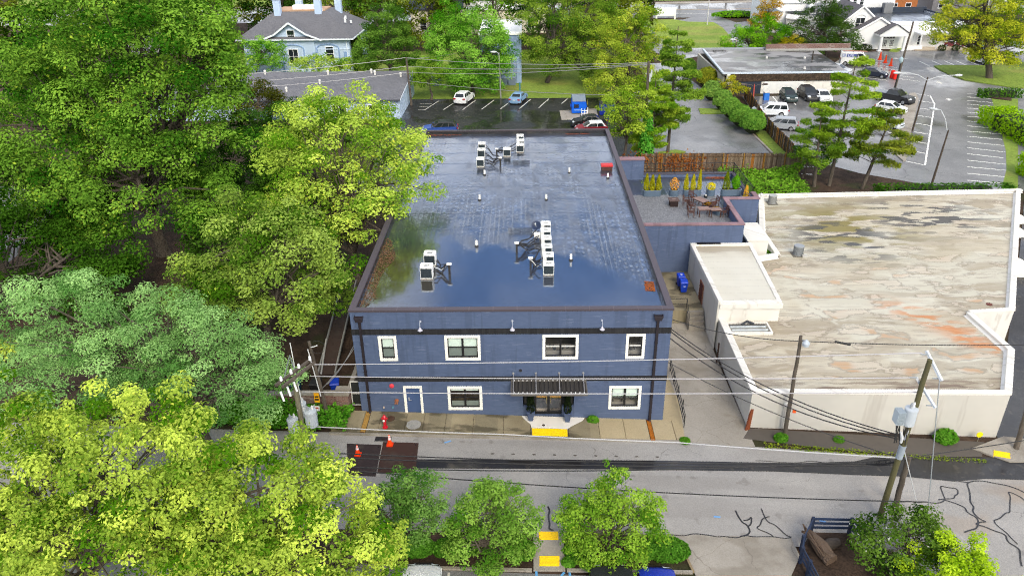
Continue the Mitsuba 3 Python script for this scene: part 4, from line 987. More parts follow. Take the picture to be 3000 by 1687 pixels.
def table(x, y, w, d, h, yaw, label, slats=7):
    t = thing('terrace_table', label, 'table', 'slatted wooden tables on the terrace')
    for k in range(slats):
        yy = -d / 2 + d * (k + .5) / slats
        put('slat', MB(loc=(x, y, FZ), yaw=yaw).box(-w / 2, w / 2, yy - d / slats * .42, yy + d / slats * .42, h - .03, h), 'matte', t, tuple(np.array(C('#8a736d')) * r.uniform(.85, 1.15)))
    for sx in (-1, 1):
        for sy in (-1, 1):
            put('leg', MB(loc=(x, y, FZ), yaw=yaw).cbox(sx * (w / 2 - .07), sy * (d / 2 - .07), 0, .06, .06, h - .03), 'matte', t, wood)
    put('apron', MB(loc=(x, y, FZ), yaw=yaw).box(-w / 2 + .05, w / 2 - .05, -d / 2 + .05, -d / 2 + .08, h - .11, h - .03).box(-w / 2 + .05, w / 2 - .05, d / 2 - .08, d / 2 - .05, h - .11, h - .03), 'matte', t, wood)
def chair(x, y, yaw, label, col=wood, arms=True, mat='matte', grp='slatted wooden armchairs on the terrace'):
    t = thing('terrace_chair', label, 'chair', grp)
    o = dict(loc=(x, y, FZ), yaw=yaw)
    for k in range(5):
        put('seat_slat', MB(**o).box(-.24, .24, -.22 + k * .09, -.145 + k * .09, .42, .45), mat, t, col)
    for k in range(4):
        z = .56 + k * .12; put('back_slat', MB(**o).box(-.24, .24, .235 + (z - .45) * .18, .26 + (z - .45) * .18, z, z + .08), mat, t, col)
    for sx in (-1, 1):
        put('leg', MB(**o).bar([sx * .25, -.22, 0], [sx * .25, -.22, .64], .045), mat, t, col)
        put('leg', MB(**o).bar([sx * .25, .26, 0], [sx * .25, .36, 1.0], .045), mat, t, col)
        if arms:
            put('arm', MB(**o).box(sx * .25 - .035, sx * .25 + .035, -.26, .3, .64, .67), mat, t, col)
table(26.75, 25.5, 1.35, .85, .74, -1.05, 'brown slatted wooden table in the middle of the terrace, farther one')
for x, y, a, lb in ((26.3, 26.9, .35, 'brown wooden chair behind the farther terrace table'), (25.55, 25.9, 1.2, 'brown wooden chair at the left end of the farther terrace table'), (25.75, 24.75, 2.0, 'brown wooden chair at the front left of the farther terrace table'), (28.0, 25.5, -1.25, 'brown wooden chair right of the farther terrace table, turned to the wall'), (27.5, 24.6, -2.5, 'brown wooden chair at the front right of the farther terrace table')):
    chair(x, y, a, lb)
table(26.55, 23.35, 1.0, .8, .74, .05, 'brown slatted wooden table by the front parapet, left one'); table(27.55, 23.15, .95, .7, .74, .05, 'brown slatted wooden table by the front parapet, right one')
chair(25.45, 23.2, 1.5, 'brown wooden chair left of the tables by the front parapet'); chair(28.35, 23.2, -1.3, 'brown wooden chair right of the tables by the front parapet')
t = thing('fire_table', 'dark square fire pit table alone on the left of the terrace', 'fire table')
put('base', MB(loc=(24.35, 25.9, FZ)).box(-.36, .36, -.36, .36, 0, .56), 'matte', t, C('#2c1f1f')); put('top', MB(loc=(24.35, 25.9, FZ)).box(-.47, .47, -.47, .47, .56, .63), 'matte', t, C('#5a4a47'))
put('burner_cover', MB(loc=(24.35, 25.9, FZ)).box(-.18, .18, -.1, .1, .63, .66), 'clean', t, C('#7a6a66'))
for k, (y, lb) in enumerate(((26.2, 'stack of white plastic chairs against the main building on the terrace'), (24.1, 'white plastic stool against the main building on the terrace'))):
    t = thing('plastic_chair_stack' if k == 0 else 'plastic_stool', lb, 'chair')
    m = MB(loc=(20.3, y, FZ)); hh = .8 if k == 0 else .45
    for sx in (-1, 1):
        for sy in (-1, 1):
            m.bar([sx * .24, sy * .22, 0], [sx * .19, sy * .17, hh * .6], .05)
    put('legs', m, 'clean', t, C('#dddcd6'), kind='stuff')
    put('seat', MB(loc=(20.3, y, FZ)).prism(rbox(.5, .46, 1, .1), hh * .6, hh * .72), 'clean', t, C('#e6e5df'), smooth=30)
    if k == 0:
        put('backrest', MB(loc=(20.3, y, FZ)).box(-.24, .24, .16, .22, hh * .72, hh * 1.2), 'clean', t, C('#e6e5df'))
t = thing('folded_lounger', 'black metal slatted chairs folded against the main building on the terrace', 'chair')
for k in range(6):
    put('slat', MB().bar([19.75, 27.1 + k * .16, FZ + .85], [20.5, 27.1 + k * .16, FZ + .35], .05, .03), 'clean', t, (.015, .015, .017))
put('frame', MB().bar([19.7, 27.0, FZ + .9], [20.55, 27.0, FZ + .02], .05).bar([19.7, 28.0, FZ + .9], [20.55, 28.0, FZ + .02], .05), 'clean', t, (.015, .015, .017))
t = thing('terrace_lantern', 'thin black lamp standing between the middle planters of the terrace', 'lamp')
put('base', MB(loc=(27.75, 27.9, FZ)).cyl(0, 0, 0, .22, .17, .15, 14), 'clean', t, (.015, .015, .016)); put('lamp_post', MB(loc=(27.75, 27.9, FZ)).cyl(0, 0, .22, 1.15, .022, sides=8), 'clean', t, (.02, .02, .022)); put('finial', MB(loc=(27.75, 27.9, FZ)).lathe(0, 0, .2, [(.1, 0), (.08, .06), (.02, .1)], 12), 'clean', t, C('#dedcd6'))

# the raised yard behind the alley: platform, steps, rails and bins
yard = struct('yard_platform', MB().box(19.53, 24.66, 12.4, 19.18, -1.2, .5), 'sidewalk_concrete')
st = thing('concrete_steps', 'worn concrete steps with thin black rails at the end of the alley', 'steps')
for k in range(4):
    put('step', MB().box(23.35, 24.6, 11.25 + k * .29, 12.39, -.62 + k * .28 - .3, -.34 + k * .28 - (.0 if k < 3 else .01)), 'concrete', st)
rl = MB()
for x in (23.3, 21.6, 19.9):
    rl.bar([x, 12.5, .5], [x, 12.5, 1.5], .04)
rl.bar([19.8, 12.5, 1.48], [23.3, 12.5, 1.48], .04).bar([19.8, 12.5, 1.0], [23.3, 12.5, 1.0], .03).bar([23.3, 12.5, 1.48], [23.3, 11.2, .6], .04).bar([23.3, 11.2, .6], [23.3, 11.2, -.55], .04).bar([23.3, 12.5, 1.0], [23.3, 11.2, .15], .03)
put('handrail', rl, 'clean', st, (.015, .015, .016))
def wheelie_bin(x, y, z, yaw, label, col, group='blue wheeled bins in the yard', s=1.0):
    t = thing('wheeled_bin', label, 'bin', group)
    o = dict(loc=(x, y, z), yaw=yaw)
    v = np.array([[sx * w, yy, zz] for zz, w, y0, y1 in ((.08, .22, -.25, .22), (.95, .29, -.36, .32)) for sx, yy in ((-1, y0), (1, y0), (1, y1), (-1, y1))]) * s
    f = [[0, 1, 5], [0, 5, 4], [1, 2, 6], [1, 6, 5], [2, 3, 7], [2, 7, 6], [3, 0, 4], [3, 4, 7], [0, 2, 1], [0, 3, 2]]
    put('bin_body', MB(**o).add(v, f), 'clean', t, col)
    lid = np.array([[-.31, -.40, .95], [.31, -.40, .95], [.31, .36, .97], [-.31, .36, .97], [-.27, -.34, 1.03], [.27, -.34, 1.03], [.27, .28, 1.08], [-.27, .28, 1.08]]) * s
    put('lid', MB(**o).add(lid, f + [[4, 5, 6], [4, 6, 7]]), 'clean', t, tuple(np.array(col) * 1.15))
    for sx in (-1, 1):
        put('wheel', MB(**o).tube([[sx * .2 * s, .27 * s, .1 * s], [sx * .27 * s, .27 * s, .1 * s]], .1 * s, 12), 'clean', t, (.015, .015, .016))
    put('handle', MB(**o).bar([-.25 * s, .42 * s, .95 * s], [.25 * s, .42 * s, .95 * s], .04), 'clean', t, tuple(np.array(col) * .6))
    return t, o
BL = C('#1b3fb4', .95)
b1 = (23.62,15.23)
t, o = wheelie_bin(b1[0], b1[1] + .3, .5, 0, 'blue wheeled bin with a pale mark on its front, nearer of two in the yard', BL)
m = MB(**o).bar([-.1, -.345, .66], [.1, -.345, .66], .06, .012).bar([-.06, -.335, .58], [.08, -.335, .58], .035, .012)
put('front_mark', m, 'clean', t, C('#c9d4ee'))
t, o = wheelie_bin(b1[0] - .05, b1[1] + 1.35, .5, .08, 'blue wheeled bin with a white symbol on its lid, behind the other in the yard', BL)
m = MB(**o)
for k in range(3):
    a = k * 2 * PI / 3
    m.bar([.09 * math.cos(a), .09 * math.sin(a) - .03, 1.065], [.09 * math.cos(a + 1.6), .09 * math.sin(a + 1.6) - .03, 1.065], .04, .02)
put('lid_symbol', m, 'clean', t, C('#e6ebf5'))

# ---------------- the pale flat roofed building
PR = 1.45
pale = thing('flat_roofed_building', 'long pale stucco building with a stained cream white flat roof and low parapets', 'building')
foot = Polygon([(24.9, -.35), (40.85, -.6), (43.9, 4.45), (43.72, 9.6), (47.1, 10.0), (62.3, 35.6), (34.95, 34.7), (32.45, 25.3), (32.4, 20.2), (29.6, 19.3), (24.75, 19.2), (24.95, 10.8)])
inner = foot.buffer(-.32, join_style=2)
put('roof', MB().prism(inner.buffer(.01), PR - .3, PR), 'white_roof', pale)
ring = np.array(foot.exterior.coords)
for i in range(len(ring) - 1):
    a, b = ring[i], ring[i + 1]
    t_ = (b - a) / np.linalg.norm(b - a); n_ = np.array([-t_[1], t_[0]])
    if not foot.contains(__import__('shapely').geometry.Point(*((a + b) / 2 + n_ * .05))):
        n_ = -n_
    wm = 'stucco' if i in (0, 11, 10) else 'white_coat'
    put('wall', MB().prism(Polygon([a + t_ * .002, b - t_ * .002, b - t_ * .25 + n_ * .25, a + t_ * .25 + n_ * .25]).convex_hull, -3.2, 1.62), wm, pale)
    e0, e1 = (a - t_ * .03 - n_ * .05), (b + t_ * .03 - n_ * .05)
    put('parapet_cap', MB().prism(Polygon([e0, e1, e1 - t_ * .0 + n_ * .42, e0 + n_ * .42]), 1.60 + .004 * (i % 3), 1.74 + .005 * (i % 3)), 'white_coat', pale)
    put('cant_strip', MB().add([[*(a + n_ * .25), 1.62], [*(b + n_ * .25), 1.62], [*(b + n_ * .55), PR + .01], [*(a + n_ * .55), PR + .01]], [[0, 1, 2], [0, 2, 3]]), 'white_coat', pale)
rr = np.random.default_rng(5); 
for k in range(1, 26):
    y = 1.0 + k * 1.35 + rr.uniform(-.1, .1)
    seg = inner.buffer(-.4).intersection(LineString([(20, y), (70, y + rr.uniform(-.15, .15))]))
    for s_ in getattr(seg, 'geoms', [seg]):
        c = np.array(s_.segmentize(2.5).coords)
        if len(c) < 2: continue
        c = c + np.c_[np.zeros(len(c)), rr.normal(0, .02, len(c))]
        v = np.vstack([np.c_[c[:, 0], c[:, 1] - .07, np.full(len(c), PR + .003)], np.c_[c[:, 0], c[:, 1] + .05, np.full(len(c), PR + .014)]]); n = len(c); i = np.arange(n - 1)
        put('membrane_lap', (v, np.vstack([np.c_[i, i + 1, i + n + 1], np.c_[i, i + n + 1, i + n]])), 'white_roof', pale)
# the raised block at its left with its own roof
AZ2 = 3.05
blk = Polygon([(24.78, 8.9), (29.3, 9.0), (29.85, 19.15), (24.72, 19.15)])
pk = put('raised_block', MB().prism(blk, 1.45, AZ2 - .12), 'white_coat', pale)
put('block_roof', MB().prism(blk.buffer(-.2, join_style=2), AZ2 - .12, AZ2 - .02), 'white_roof', pk)
ring2 = np.array(blk.exterior.coords)
for i in (0, 1, 2, 3):
    a, b = ring2[i], ring2[i + 1]; t_ = (b - a) / np.linalg.norm(b - a); n_ = np.array([-t_[1], t_[0]])
    if not blk.contains(__import__('shapely').geometry.Point(*((a + b) / 2 + n_ * .05))): n_ = -n_
    hgt = AZ2 + (.16 if i in (2, 3) else .05)
    put('parapet_cap', MB().prism(Polygon([a - n_ * .06, b - n_ * .06, b + n_ * .26, a + n_ * .26]), AZ2 - .14 + .003 * i, hgt + .004 * i), 'white_coat', pk)
put('left_wall', MB().box(24.70, 24.80, 8.9, 19.15, -1.0, AZ2 - .1), 'stucco', pk)
put('membrane_skirt', MB().box(24.85, 29.4, 8.78, 8.9, AZ2 - .45, AZ2 - .05), 'white_coat', pk)
dk = put('door', MB().box(24.655, 24.70, 13.3, 14.35, .5, 2.15), 'matte', pk, C('#5a3328'))
put('trim', MB().box(24.63, 24.70, 13.22, 13.3, .5, 2.2).box(24.63, 24.70, 14.35, 14.43, .5, 2.2).box(24.63, 24.70, 13.3, 14.35, 2.15, 2.22), 'clean', dk, C('#8a5a44'))
put('roof_hut', MB().box(30.0, 31.75, 20.6, 24.4, 1.0, 2.75), 'white_coat', pale); put('hut_cap', MB().box(29.9, 31.85, 20.5, 24.5, 2.75, 2.84), 'white_coat', pale)
put('hut_grille', MB().box(29.93, 30.0, 21.2, 22.4, 1.7, 2.5), 'clean', pale, C('#3a3d40'))
# roof well with pipes next to the block
w_ = put('roof_well', MB().box(25.3, 28.35, 7.0, 7.12, PR, PR + .22).box(25.3, 28.35, 8.4, 8.52, PR, PR + .22).box(25.3, 25.42, 7.12, 8.4, PR, PR + .22).box(28.23, 28.35, 7.12, 8.4, PR, PR + .22), 'white_coat', pale)
for k, y in enumerate((7.45, 7.9, 8.2)):
    put('pipe', MB().tube([[25.5, y, PR + .14], [28.1, y + .02, PR + .14]], .10 if k < 2 else .07, 9), 'matte', w_, C('#b5bcc0') if k < 2 else C('#555'.replace('#555', '#555555')), smooth=40)
put('elbow', MB().tube([[26.4, 8.2, PR + .16], [26.8, 8.3, PR + .4], [27.3, 8.25, PR + .2]], .09, 8), 'matte', w_, C('#3c4046'), smooth=40)
put('downpipe', MB().tube([[27.1, -.45, .7], [27.1, -.5, .9]], .14, 8), 'clean', pale, C('#dedbd4'))
put('conduit', MB().box(27.03, 27.09, -.42, -.36, -1.0, .75), 'clean', pale, C('#d8d4ca'))
put('back_wall_panel', MB().add([[43.80, 9.45, 1.58], [43.98, 4.6, 1.58], [43.98, 4.6, -2.8], [43.80, 9.45, -2.8]], [[0, 1, 2], [0, 2, 3]]), 'clean', pale, C('#a8b3bd', .9))
put('roof_drain', MB(loc=(46.0, 11.3, PR)).cyl(0, 0, 0, .05, .22, sides=14), 'matte', pale, C('#6a4038'))
# dome awnings on its street side
for k, (px, py, s_) in enumerate(((2571, 668, 1.0), (2571, 712, 1.0), (2566, 805, 1.15))):
    f_ = {0: .83, 1: .70, 2: .42}[k]
    cx, cy = 47.1 + (62.3 - 47.1) * f_, 10 + 25.6 * f_
    th = np.linspace(0, PI, 13); ph = np.linspace(0, PI / 2, 6); ax = np.array([15.2, 25.6]) / math.hypot(15.2, 25.6); out = np.array([ax[1], -ax[0]])
    v = np.array([[*(np.array([cx, cy]) + out * .1 + ax * 1.0 * s_ * math.cos(a) * math.cos(b) + out * 1.2 * s_ * math.sin(a) * math.cos(b)), -.6 + 1.3 * s_ * math.sin(b)] for b in ph for a in th])
    i, j = np.meshgrid(np.arange(5), np.arange(12), indexing='ij'); q = (i * 13 + j).ravel()
    put('dome_awning', (v, np.vstack([np.c_[q, q + 1, q + 14], np.c_[q, q + 14, q + 13]])), 'clean', pale, C('#d9d6cc'), smooth=True)
# roof machines on the pale roof
def drum_ac(p, r_, h, label, col):
    t = thing('rooftop_condenser', label, 'air conditioner', 'round grey condensers on the pale roof')
    o = (p[0], p[1], PR)
    put('pad', MB(loc=o).box(-r_ - .12, r_ + .12, -r_ - .12, r_ + .12, -.01, .06), 'matte', t, C('#6a665f'))
    put('cabinet', MB(loc=o).cyl(0, 0, .06, h, r_, sides=20), 'clean', t, C(col), smooth=30)
    g = MB(loc=o)
    for k in range(26):
        a = 2 * PI * k / 26; g.bar([(r_ + .012) * math.cos(a), (r_ + .012) * math.sin(a), .12], [(r_ + .012) * math.cos(a), (r_ + .012) * math.sin(a), h - .05], .03)
    put('coil_guard', g, 'clean', t, tuple(np.array(C(col)) * .62), kind='stuff')
    put('top_ring', MB(loc=o).lathe(0, 0, h, [(r_ + .03, 0), (r_ + .03, .05), (r_ * .75, .05), (r_ * .72, -.02)], 20), 'clean', t, tuple(np.array(C(col)) * 1.1), smooth=30)
    put('fan', MB(loc=o).cyl(0, 0, h - .03, h + .01, r_ * .7, sides=16), 'clean', t, C('#35393b'))
drum_ac((35.77,32.78), .38, .85, 'grey boxy round condenser by the rear left corner of the pale roof', '#9a9c9b')
drum_ac((34.43,20.45), .40, .85, 'grey round condenser standing in the middle left of the pale roof', '#8a8f93')
t = thing('roof_vent', 'white mushroom vent standing by the rear left corner of the pale roof', 'vent'); p = (34.7,33.14)
put('stack', MB(loc=(p[0], p[1], PR)).cyl(0, 0, 0, .8, .06, sides=10), 'clean', t, C('#d8d6cf')); put('cap', MB(loc=(p[0], p[1], PR)).lathe(0, 0, .75, [(.13, 0), (.16, .06), (.12, .18), (.03, .22)], 12), 'clean', t, C('#e2e0d9'), smooth=40)
t = thing('cable_box', 'small grey box and cable coil beside the round condenser on the pale roof', 'box'); p = (34.85,19.96)
put('case', MB(loc=(p[0], p[1], PR)).box(-.2, .2, -.14, .14, 0, .2), 'clean', t, C('#b5b3ae')); put('cable', MB(loc=(p[0], p[1], PR)).tube([[.25 * math.cos(a) + .2, .2 * math.sin(a), .05 + .02 * a] for a in np.linspace(0, 9, 30)], .025, 5), 'clean', t, C('#c9c7c0'))

# ---------------- buildings behind
def gable_roof(x0, x1, y0, y1, ze, zr, axis='x', th=.12):
    m = MB()
    if axis == 'x':
        ym = (y0 + y1) / 2
        m.add([[x0, y0, ze], [x1, y0, ze], [x1, ym, zr], [x0, ym, zr], [x0, y1, ze], [x1, y1, ze], [x0, y0, ze - th], [x1, y0, ze - th], [x1, y1, ze - th], [x0, y1, ze - th], [x0, ym, zr - th], [x1, ym, zr - th]],
              [[0, 1, 2], [0, 2, 3], [3, 2, 5], [3, 5, 4], [0, 6, 7], [0, 7, 1], [4, 5, 8], [4, 8, 9], [0, 3, 10], [0, 10, 6], [3, 4, 9], [3, 9, 10], [1, 7, 11], [1, 11, 2], [2, 11, 8], [2, 8, 5]])
    return m
def far_window(parent, x0, x1, z0, z1, y, cols=1, rows=2, trim='#e8ebf0', name='window', glass='dark_glass', t=.12):
    w = key_of(name, parent)
    m = MB().box(x0, x1, y - .07, y, z1 - t, z1).box(x0 - .08, x1 + .08, y - .12, y, z0 - .04, z0 + t).box(x0, x0 + t, y - .07, y, z0 + t, z1 - t).box(x1 - t, x1, y - .07, y, z0 + t, z1 - t)
    put('frame', m, 'clean', w, C(trim))
    put('pane', MB().box(x0 + t, x1 - t, y - .03, y - .005, z0 + t, z1 - t), glass, w)
    m = MB()
    for i in range(1, cols):
        x = x0 + (x1 - x0) * i / cols; m.box(x - .035, x + .035, y - .055, y - .031, z0 + t, z1 - t)
    for i in range(1, rows):
        z = z0 + (z1 - z0) * i / rows; m.box(x0 + t, x1 - t, y - .06, y - .031, z - .035, z + .035)
    if m.v:
        put('glazing_bar', m, 'clean', w, C(trim))
    return w

# long low building with a grey roof
lb = thing('long_building', 'long low pale blue building with a plain grey roof and small white vents', 'building')
ly0, ly1, lx0, lx1 = 72.6, 88.5, -46.0, -7.9
put('front_wall', MB().box(lx0, lx1, ly0, ly0 + .3, -.5, 2.95), 'clean', lb, C('#a9bcd4'))
put('end_wall', MB().sidewall(Polygon([(ly0 + .3, -.5), (ly1, -.5), (ly1, 3.7), (ly1 - 1.2, 3.85), (ly0 + .3, 2.95)]), lx1 - .3, lx1), 'clean', lb, C('#b9cbe2'))
put('rear_wall', MB().box(lx0, lx1 - .3, ly1 - .3, ly1, -.5, 3.7), 'clean', lb, C('#a9bcd4'))
m = MB().add([[lx0, ly0 - .5, 3.0], [lx1 + .15, ly0 - .5, 3.0], [lx1 + .15, ly1 - 1.2, 4.05], [lx0, ly1 - 1.2, 4.05], [lx0, ly1 + .3, 3.8], [lx1 + .15, ly1 + .3, 3.8], [lx0, ly0 - .5, 2.85], [lx1 + .15, ly0 - .5, 2.85], [lx1 + .15, ly1 + .3, 3.65], [lx0, ly1 + .3, 3.65], [lx1 + .15, ly1 - 1.2, 3.9]],
             [[0, 1, 2], [0, 2, 3], [3, 2, 5], [3, 5, 4], [0, 6, 7], [0, 7, 1], [1, 7, 10], [1, 10, 2], [2, 10, 8], [2, 8, 5], [4, 5, 8], [4, 8, 9]])
lr = put('roof', m, 'shingle', lb)
put('gutter', MB().box(lx0, lx1 + .1, ly0 - .62, ly0 - .5, 2.82, 2.98), 'clean', lb, C('#4a4d55'))
put('fascia', MB().bar([lx1 + .2, ly0 - .5, 2.9], [lx1 + .2, ly1 - 1.2, 3.95], .06, .2), 'clean', lb, C('#c9d2de'))
for u, w_ in ((.27, .56), (.275, .80), (.37, .93), (.645, .90), (.642, .55), (.83, .93), (.85, .86), (.965, .78), (.53, .30)):
    x = lx0 + (lx1 - lx0) * u; y = ly0 - .5 + (ly1 - 1.2 - ly0 + .5) * w_; z = 3.0 + 1.05 * w_
    put('roof_vent', MB(loc=(x, y, z - .08)).lathe(0, 0, 0, [(.16, 0), (.16, .45), (.22, .5), (.2, .72), (.05, .8)], 10), 'clean', lr, C('#dcdad4'), smooth=40)
for x0 in (-24.6, -18.2, -12.8):
    far_window(lb, x0, x0 + 2.3, .3, 2.2, ly0, 2, 1)
put('downpipe', MB().box(-19.6, -19.45, ly0 - .2, ly0 - .02, -.4, 2.85), 'clean', lb, C('#c9d2de'))

# the blue house with four chimneys
hs = thing('blue_house', 'light blue house with a grey hipped roof, a front gable and four tall chimneys', 'house')
hx0, hx1, hy0, hy1, he = -41.9, -22.0, 106.2, 124.0, 6.4
wc = C('#b4c8e2', .95)
put('front_wall', MB().box(hx0, hx1, hy0, hy0 + .3, -.5, he), 'clean', hs, wc)
put('side_wall', MB().box(hx1 - .3, hx1, hy0 + .3, hy1, -.5, he), 'clean', hs, tuple(np.array(wc) * .95)); put('side_wall', MB().box(hx0, hx0 + .3, hy0 + .3, hy1, -.5, he), 'clean', hs, wc); put('rear_wall', MB().box(hx0 + .3, hx1 - .3, hy1 - .3, hy1, -.5, he), 'clean', hs, wc)
o = 1.0; rx0, rx1, ry0, ry1, rzr = -37.0, -27.0, 112.0, 118.0, 10.4
m = MB().add([[hx0 - o, hy0 - o, he], [hx1 + o, hy0 - o, he], [hx1 + o, hy1 + o, he], [hx0 - o, hy1 + o, he], [rx0, ry0, rzr], [rx1, ry0, rzr], [rx1, ry1, rzr], [rx0, ry1, rzr]], [[0, 1, 5], [0, 5, 4], [1, 2, 6], [1, 6, 5], [2, 3, 7], [2, 7, 6], [3, 0, 4], [3, 4, 7], [4, 5, 6], [4, 6, 7], [0, 2, 1], [0, 3, 2]])
hr = put('roof', m, 'shingle', hs)
put('eave', MB().box(hx0 - o, hx1 + o, hy0 - o - .05, hy0 - o + .1, he - .22, he + .02).box(hx1 + o - .1, hx1 + o + .05, hy0 - o, hy1 + o, he - .22, he + .02), 'clean', hs, C('#dfe6f0'))
gxm, gw, gza = -32.6, 5.3, 9.35
put('gable_wall', MB().wall(Polygon([(gxm - gw, he - .3), (gxm + gw, he - .3), (gxm + gw * .55, he + .75), (gxm, gza - .35), (gxm - gw * .55, he + .75)]), hy0 - .35, hy0 - .05), 'clean', hs, wc)
put('gable_front', MB().box(gxm - 4.2, gxm + 4.2, hy0 - .35, hy0, -.5, he - .3), 'clean', hs, wc)
gy = hy0 - 1.1
def gz2(t): return [(-gw - .5, he - .15), (-gw * .55, he + .95), (0, gza), (gw * .55, he + .95), (gw + .5, he - .15)][t]
P5 = [gz2(i) for i in range(5)]
v = [[gxm + a, gy, b] for a, b in P5] + [[gxm + a, 113.5, b] for a, b in P5]
put('gable_roof', MB().add(v, [[0, 1, 6], [0, 6, 5], [1, 2, 7], [1, 7, 6], [2, 3, 8], [2, 8, 7], [3, 4, 9], [3, 9, 8]]), 'shingle', hs)
m = MB()
for (a, b), (c_, d_) in zip(P5[:-1], P5[1:]):
    m.bar([gxm + a, gy - .04, b - .08], [gxm + c_, gy - .04, d_ - .08], .1, .3)
put('barge_board', m, 'clean', hs, C('#e4eaf2'))
far_window(hs, gxm - .75, gxm + .75, 6.1, 8.0, hy0 - .35, 1, 2)
far_window(hs, gxm - .95, gxm + .95, 1.9, 4.6, hy0 - .35, 2, 2)
far_window(hs, -26.6, -25.0, 2.2, 4.9, hy0, 1, 2); far_window(hs, -39.9, -38.3, 2.2, 4.6, hy0, 1, 2)
for cx in (gxm, -26.1, -39.2):
    yy = hy0 - .35 if cx == gxm else hy0
    pts = [[cx + 2.05 * math.cos(a), yy - .05, 4.55 + .75 * math.sin(a)] for a in np.linspace(PI, 0, 11)]
    put('arch_moulding', MB().tube([[cx - 2.05, yy - .05, .4]] + pts + [[cx + 2.05, yy - .05, .4]], .12, 6), 'clean', hs, C('#8ba8d4', .9))
put('string_course', MB().box(hx0, gxm - 4.3, hy0 - .1, hy0, 4.35, 4.5).box(gxm + 4.3, hx1 + .06, hy0 - .1, hy0, 4.35, 4.5).box(gxm - 4.25, gxm + 4.25, hy0 - .45, hy0 - .35, .55, .72), 'clean', hs, C('#c6d6ee'))
for x in (-29.0, -23.2):
    put('niche', MB().box(x, x + .7, hy0 - .06 - (.35 if x < -28 else 0), hy0, 2.0, 3.9), 'clean', hs, C('#86a3cf', .9))
put('downpipe', MB().box(hx1 - .55, hx1 - .38, hy0 - .2, hy0 - .02, -.4, he - .2).box(hx0 + .3, hx0 + .47, hy0 - .2, hy0 - .02, -.4, he - .2), 'clean', hs, C('#d2ddee'))
for x, y, h in ((-36.1, 111.5, 13.1), (-28.4, 111.8, 13.2), (-33.5, 117.5, 13.4), (-25.9, 117.8, 13.4)):
    ck = put('chimney', MB(loc=(x, y, 7.5)).box(-.62, .62, -.55, .55, 0, h - 7.5 - .5), 'clean', hr, C('#b5c9e4'))
    put('chimney_cap', MB(loc=(x, y, h - .5)).box(-.75, .75, -.68, .68, 0, .18).box(-.66, .66, -.6, .6, .18, .5), 'clean', hr, C('#a9bfdd'))
for x, y, z, h in ((-23.4, 111.2, 8.4, .9), (-27.9, 112.2, 9.9, 1.0), (-24.0, 114.5, 8.6, .6), (-22.8, 113.5, 8.0, .5)):
    put('roof_vent', MB(loc=(x, y, z)).cyl(0, 0, 0, h, .22, .2, 10), 'clean', hr, C('#dfe2e6'))
put('flat_deck', MB().box(rx0 + .3, rx1 - .3, ry0 + .2, ry1 - .2, rzr, rzr + .22), 'clean', hr, C('#b08f73'))
put('white_skylight', MB().box(-33.8, -29.0, 113.5, 115.0, rzr + .22, rzr + .9), 'clean', hr, C('#e8eaee'))
hw = thing('climbing_ivy', 'dark ivy sheet on the right side wall of the blue house', 'ivy')
rng = np.random.default_rng(77); n = 1500
p = np.stack([np.full(n, hx1 + .15) + rng.uniform(0, .3, n), rng.uniform(hy0 + 1, hy0 + 9, n), rng.uniform(0, 6.0, n)], 1)
v, f, c = leaves(p, np.tile([1.0, -.3, .3], (n, 1)) + rng.normal(0, .4, (n, 3)), .22, rng, mixcol(C('#2c3a16'), C('#4a5a22'), rng.uniform(0, 1, n)))
put('leaves', (v, f), 'leaf', hw, c)

# slate coloured block behind the light green tree
sb = thing('slate_block', 'tall slate blue painted block with a white roof behind the light green tree', 'building')
put('wall', MB().box(3.0, 10.1, 95.9, 112, -.5, 8.2), 'matte', sb, C('#7f95b5')); put('roof', MB().box(2.8, 10.3, 95.7, 112.2, 8.2, 8.45), 'clean', sb, C('#e9e9e6'))
put('quoin', MB().box(9.4, 10.2, 95.8, 95.9, -.4, 8.2), 'clean', sb, C('#8fa6c8')); put('conduit', MB().box(8.0, 8.1, 95.78, 95.9, 0, 6.5), 'clean', sb, C('#51627d'))
for x, w_ in ((7.0, .9), (8.6, .7), (-4.6, .9)):
    a = thing('ground_condenser', {7.0: 'grey condenser on the ground at the foot of the slate block, left of two', 8.6: 'grey condenser on the ground at the corner of the slate block', -4.6: 'pale grey utility cabinet under the light green tree'}[x], 'air conditioner' if x > 0 else 'cabinet')
    put('case', MB(loc=(x, 94.6, 0)).box(-w_, w_ * .8, -.5, .5, 0, 1.2 if x > 0 else 1.5), 'clean', a, C('#6f7d90')); put('lid', MB(loc=(x, 94.6, 0)).box(-w_ - .05, w_ * .8 + .05, -.55, .55, 1.2 if x > 0 else 1.5, 1.28 if x > 0 else 1.58), 'clean', a, C('#8593a6'))
# pale houses half hidden by trees at the back
for k, (x0, x1, y0, y1, ze, zr, lb_, rc) in enumerate(((-16, -4, 148, 160, 6, 9.5, 'cream house with a dark gable seen between trees behind the light green tree', '#3e4654'), (-2, 16, 150, 166, 5.5, 6.0, 'white house with a white roof hidden behind the trees at the top', '#d9d8d2'), (-75, -62, 128, 140, 5, 8, 'grey house glimpsed through the big tree at the upper left', '#6a6a6e'))):
    h_ = thing('hidden_house', lb_, 'house')
    put('wall', MB().box(x0, x1, y0, y1, -.5, ze), 'clean', h_, C('#e6dfc8') if k != 2 else C('#b5b5b5'))
    put('roof', gable_roof(x0 - .5, x1 + .5, y0 - .5, y1 + .5, ze, zr), 'clean', h_, C(rc))
    far_window(h_, x0 + 2, x0 + 3.6, 1.2, 3.6, y0, 1, 2); far_window(h_, x1 - 4.5, x1 - 2.9, 1.2, 3.6, y0, 1, 2)
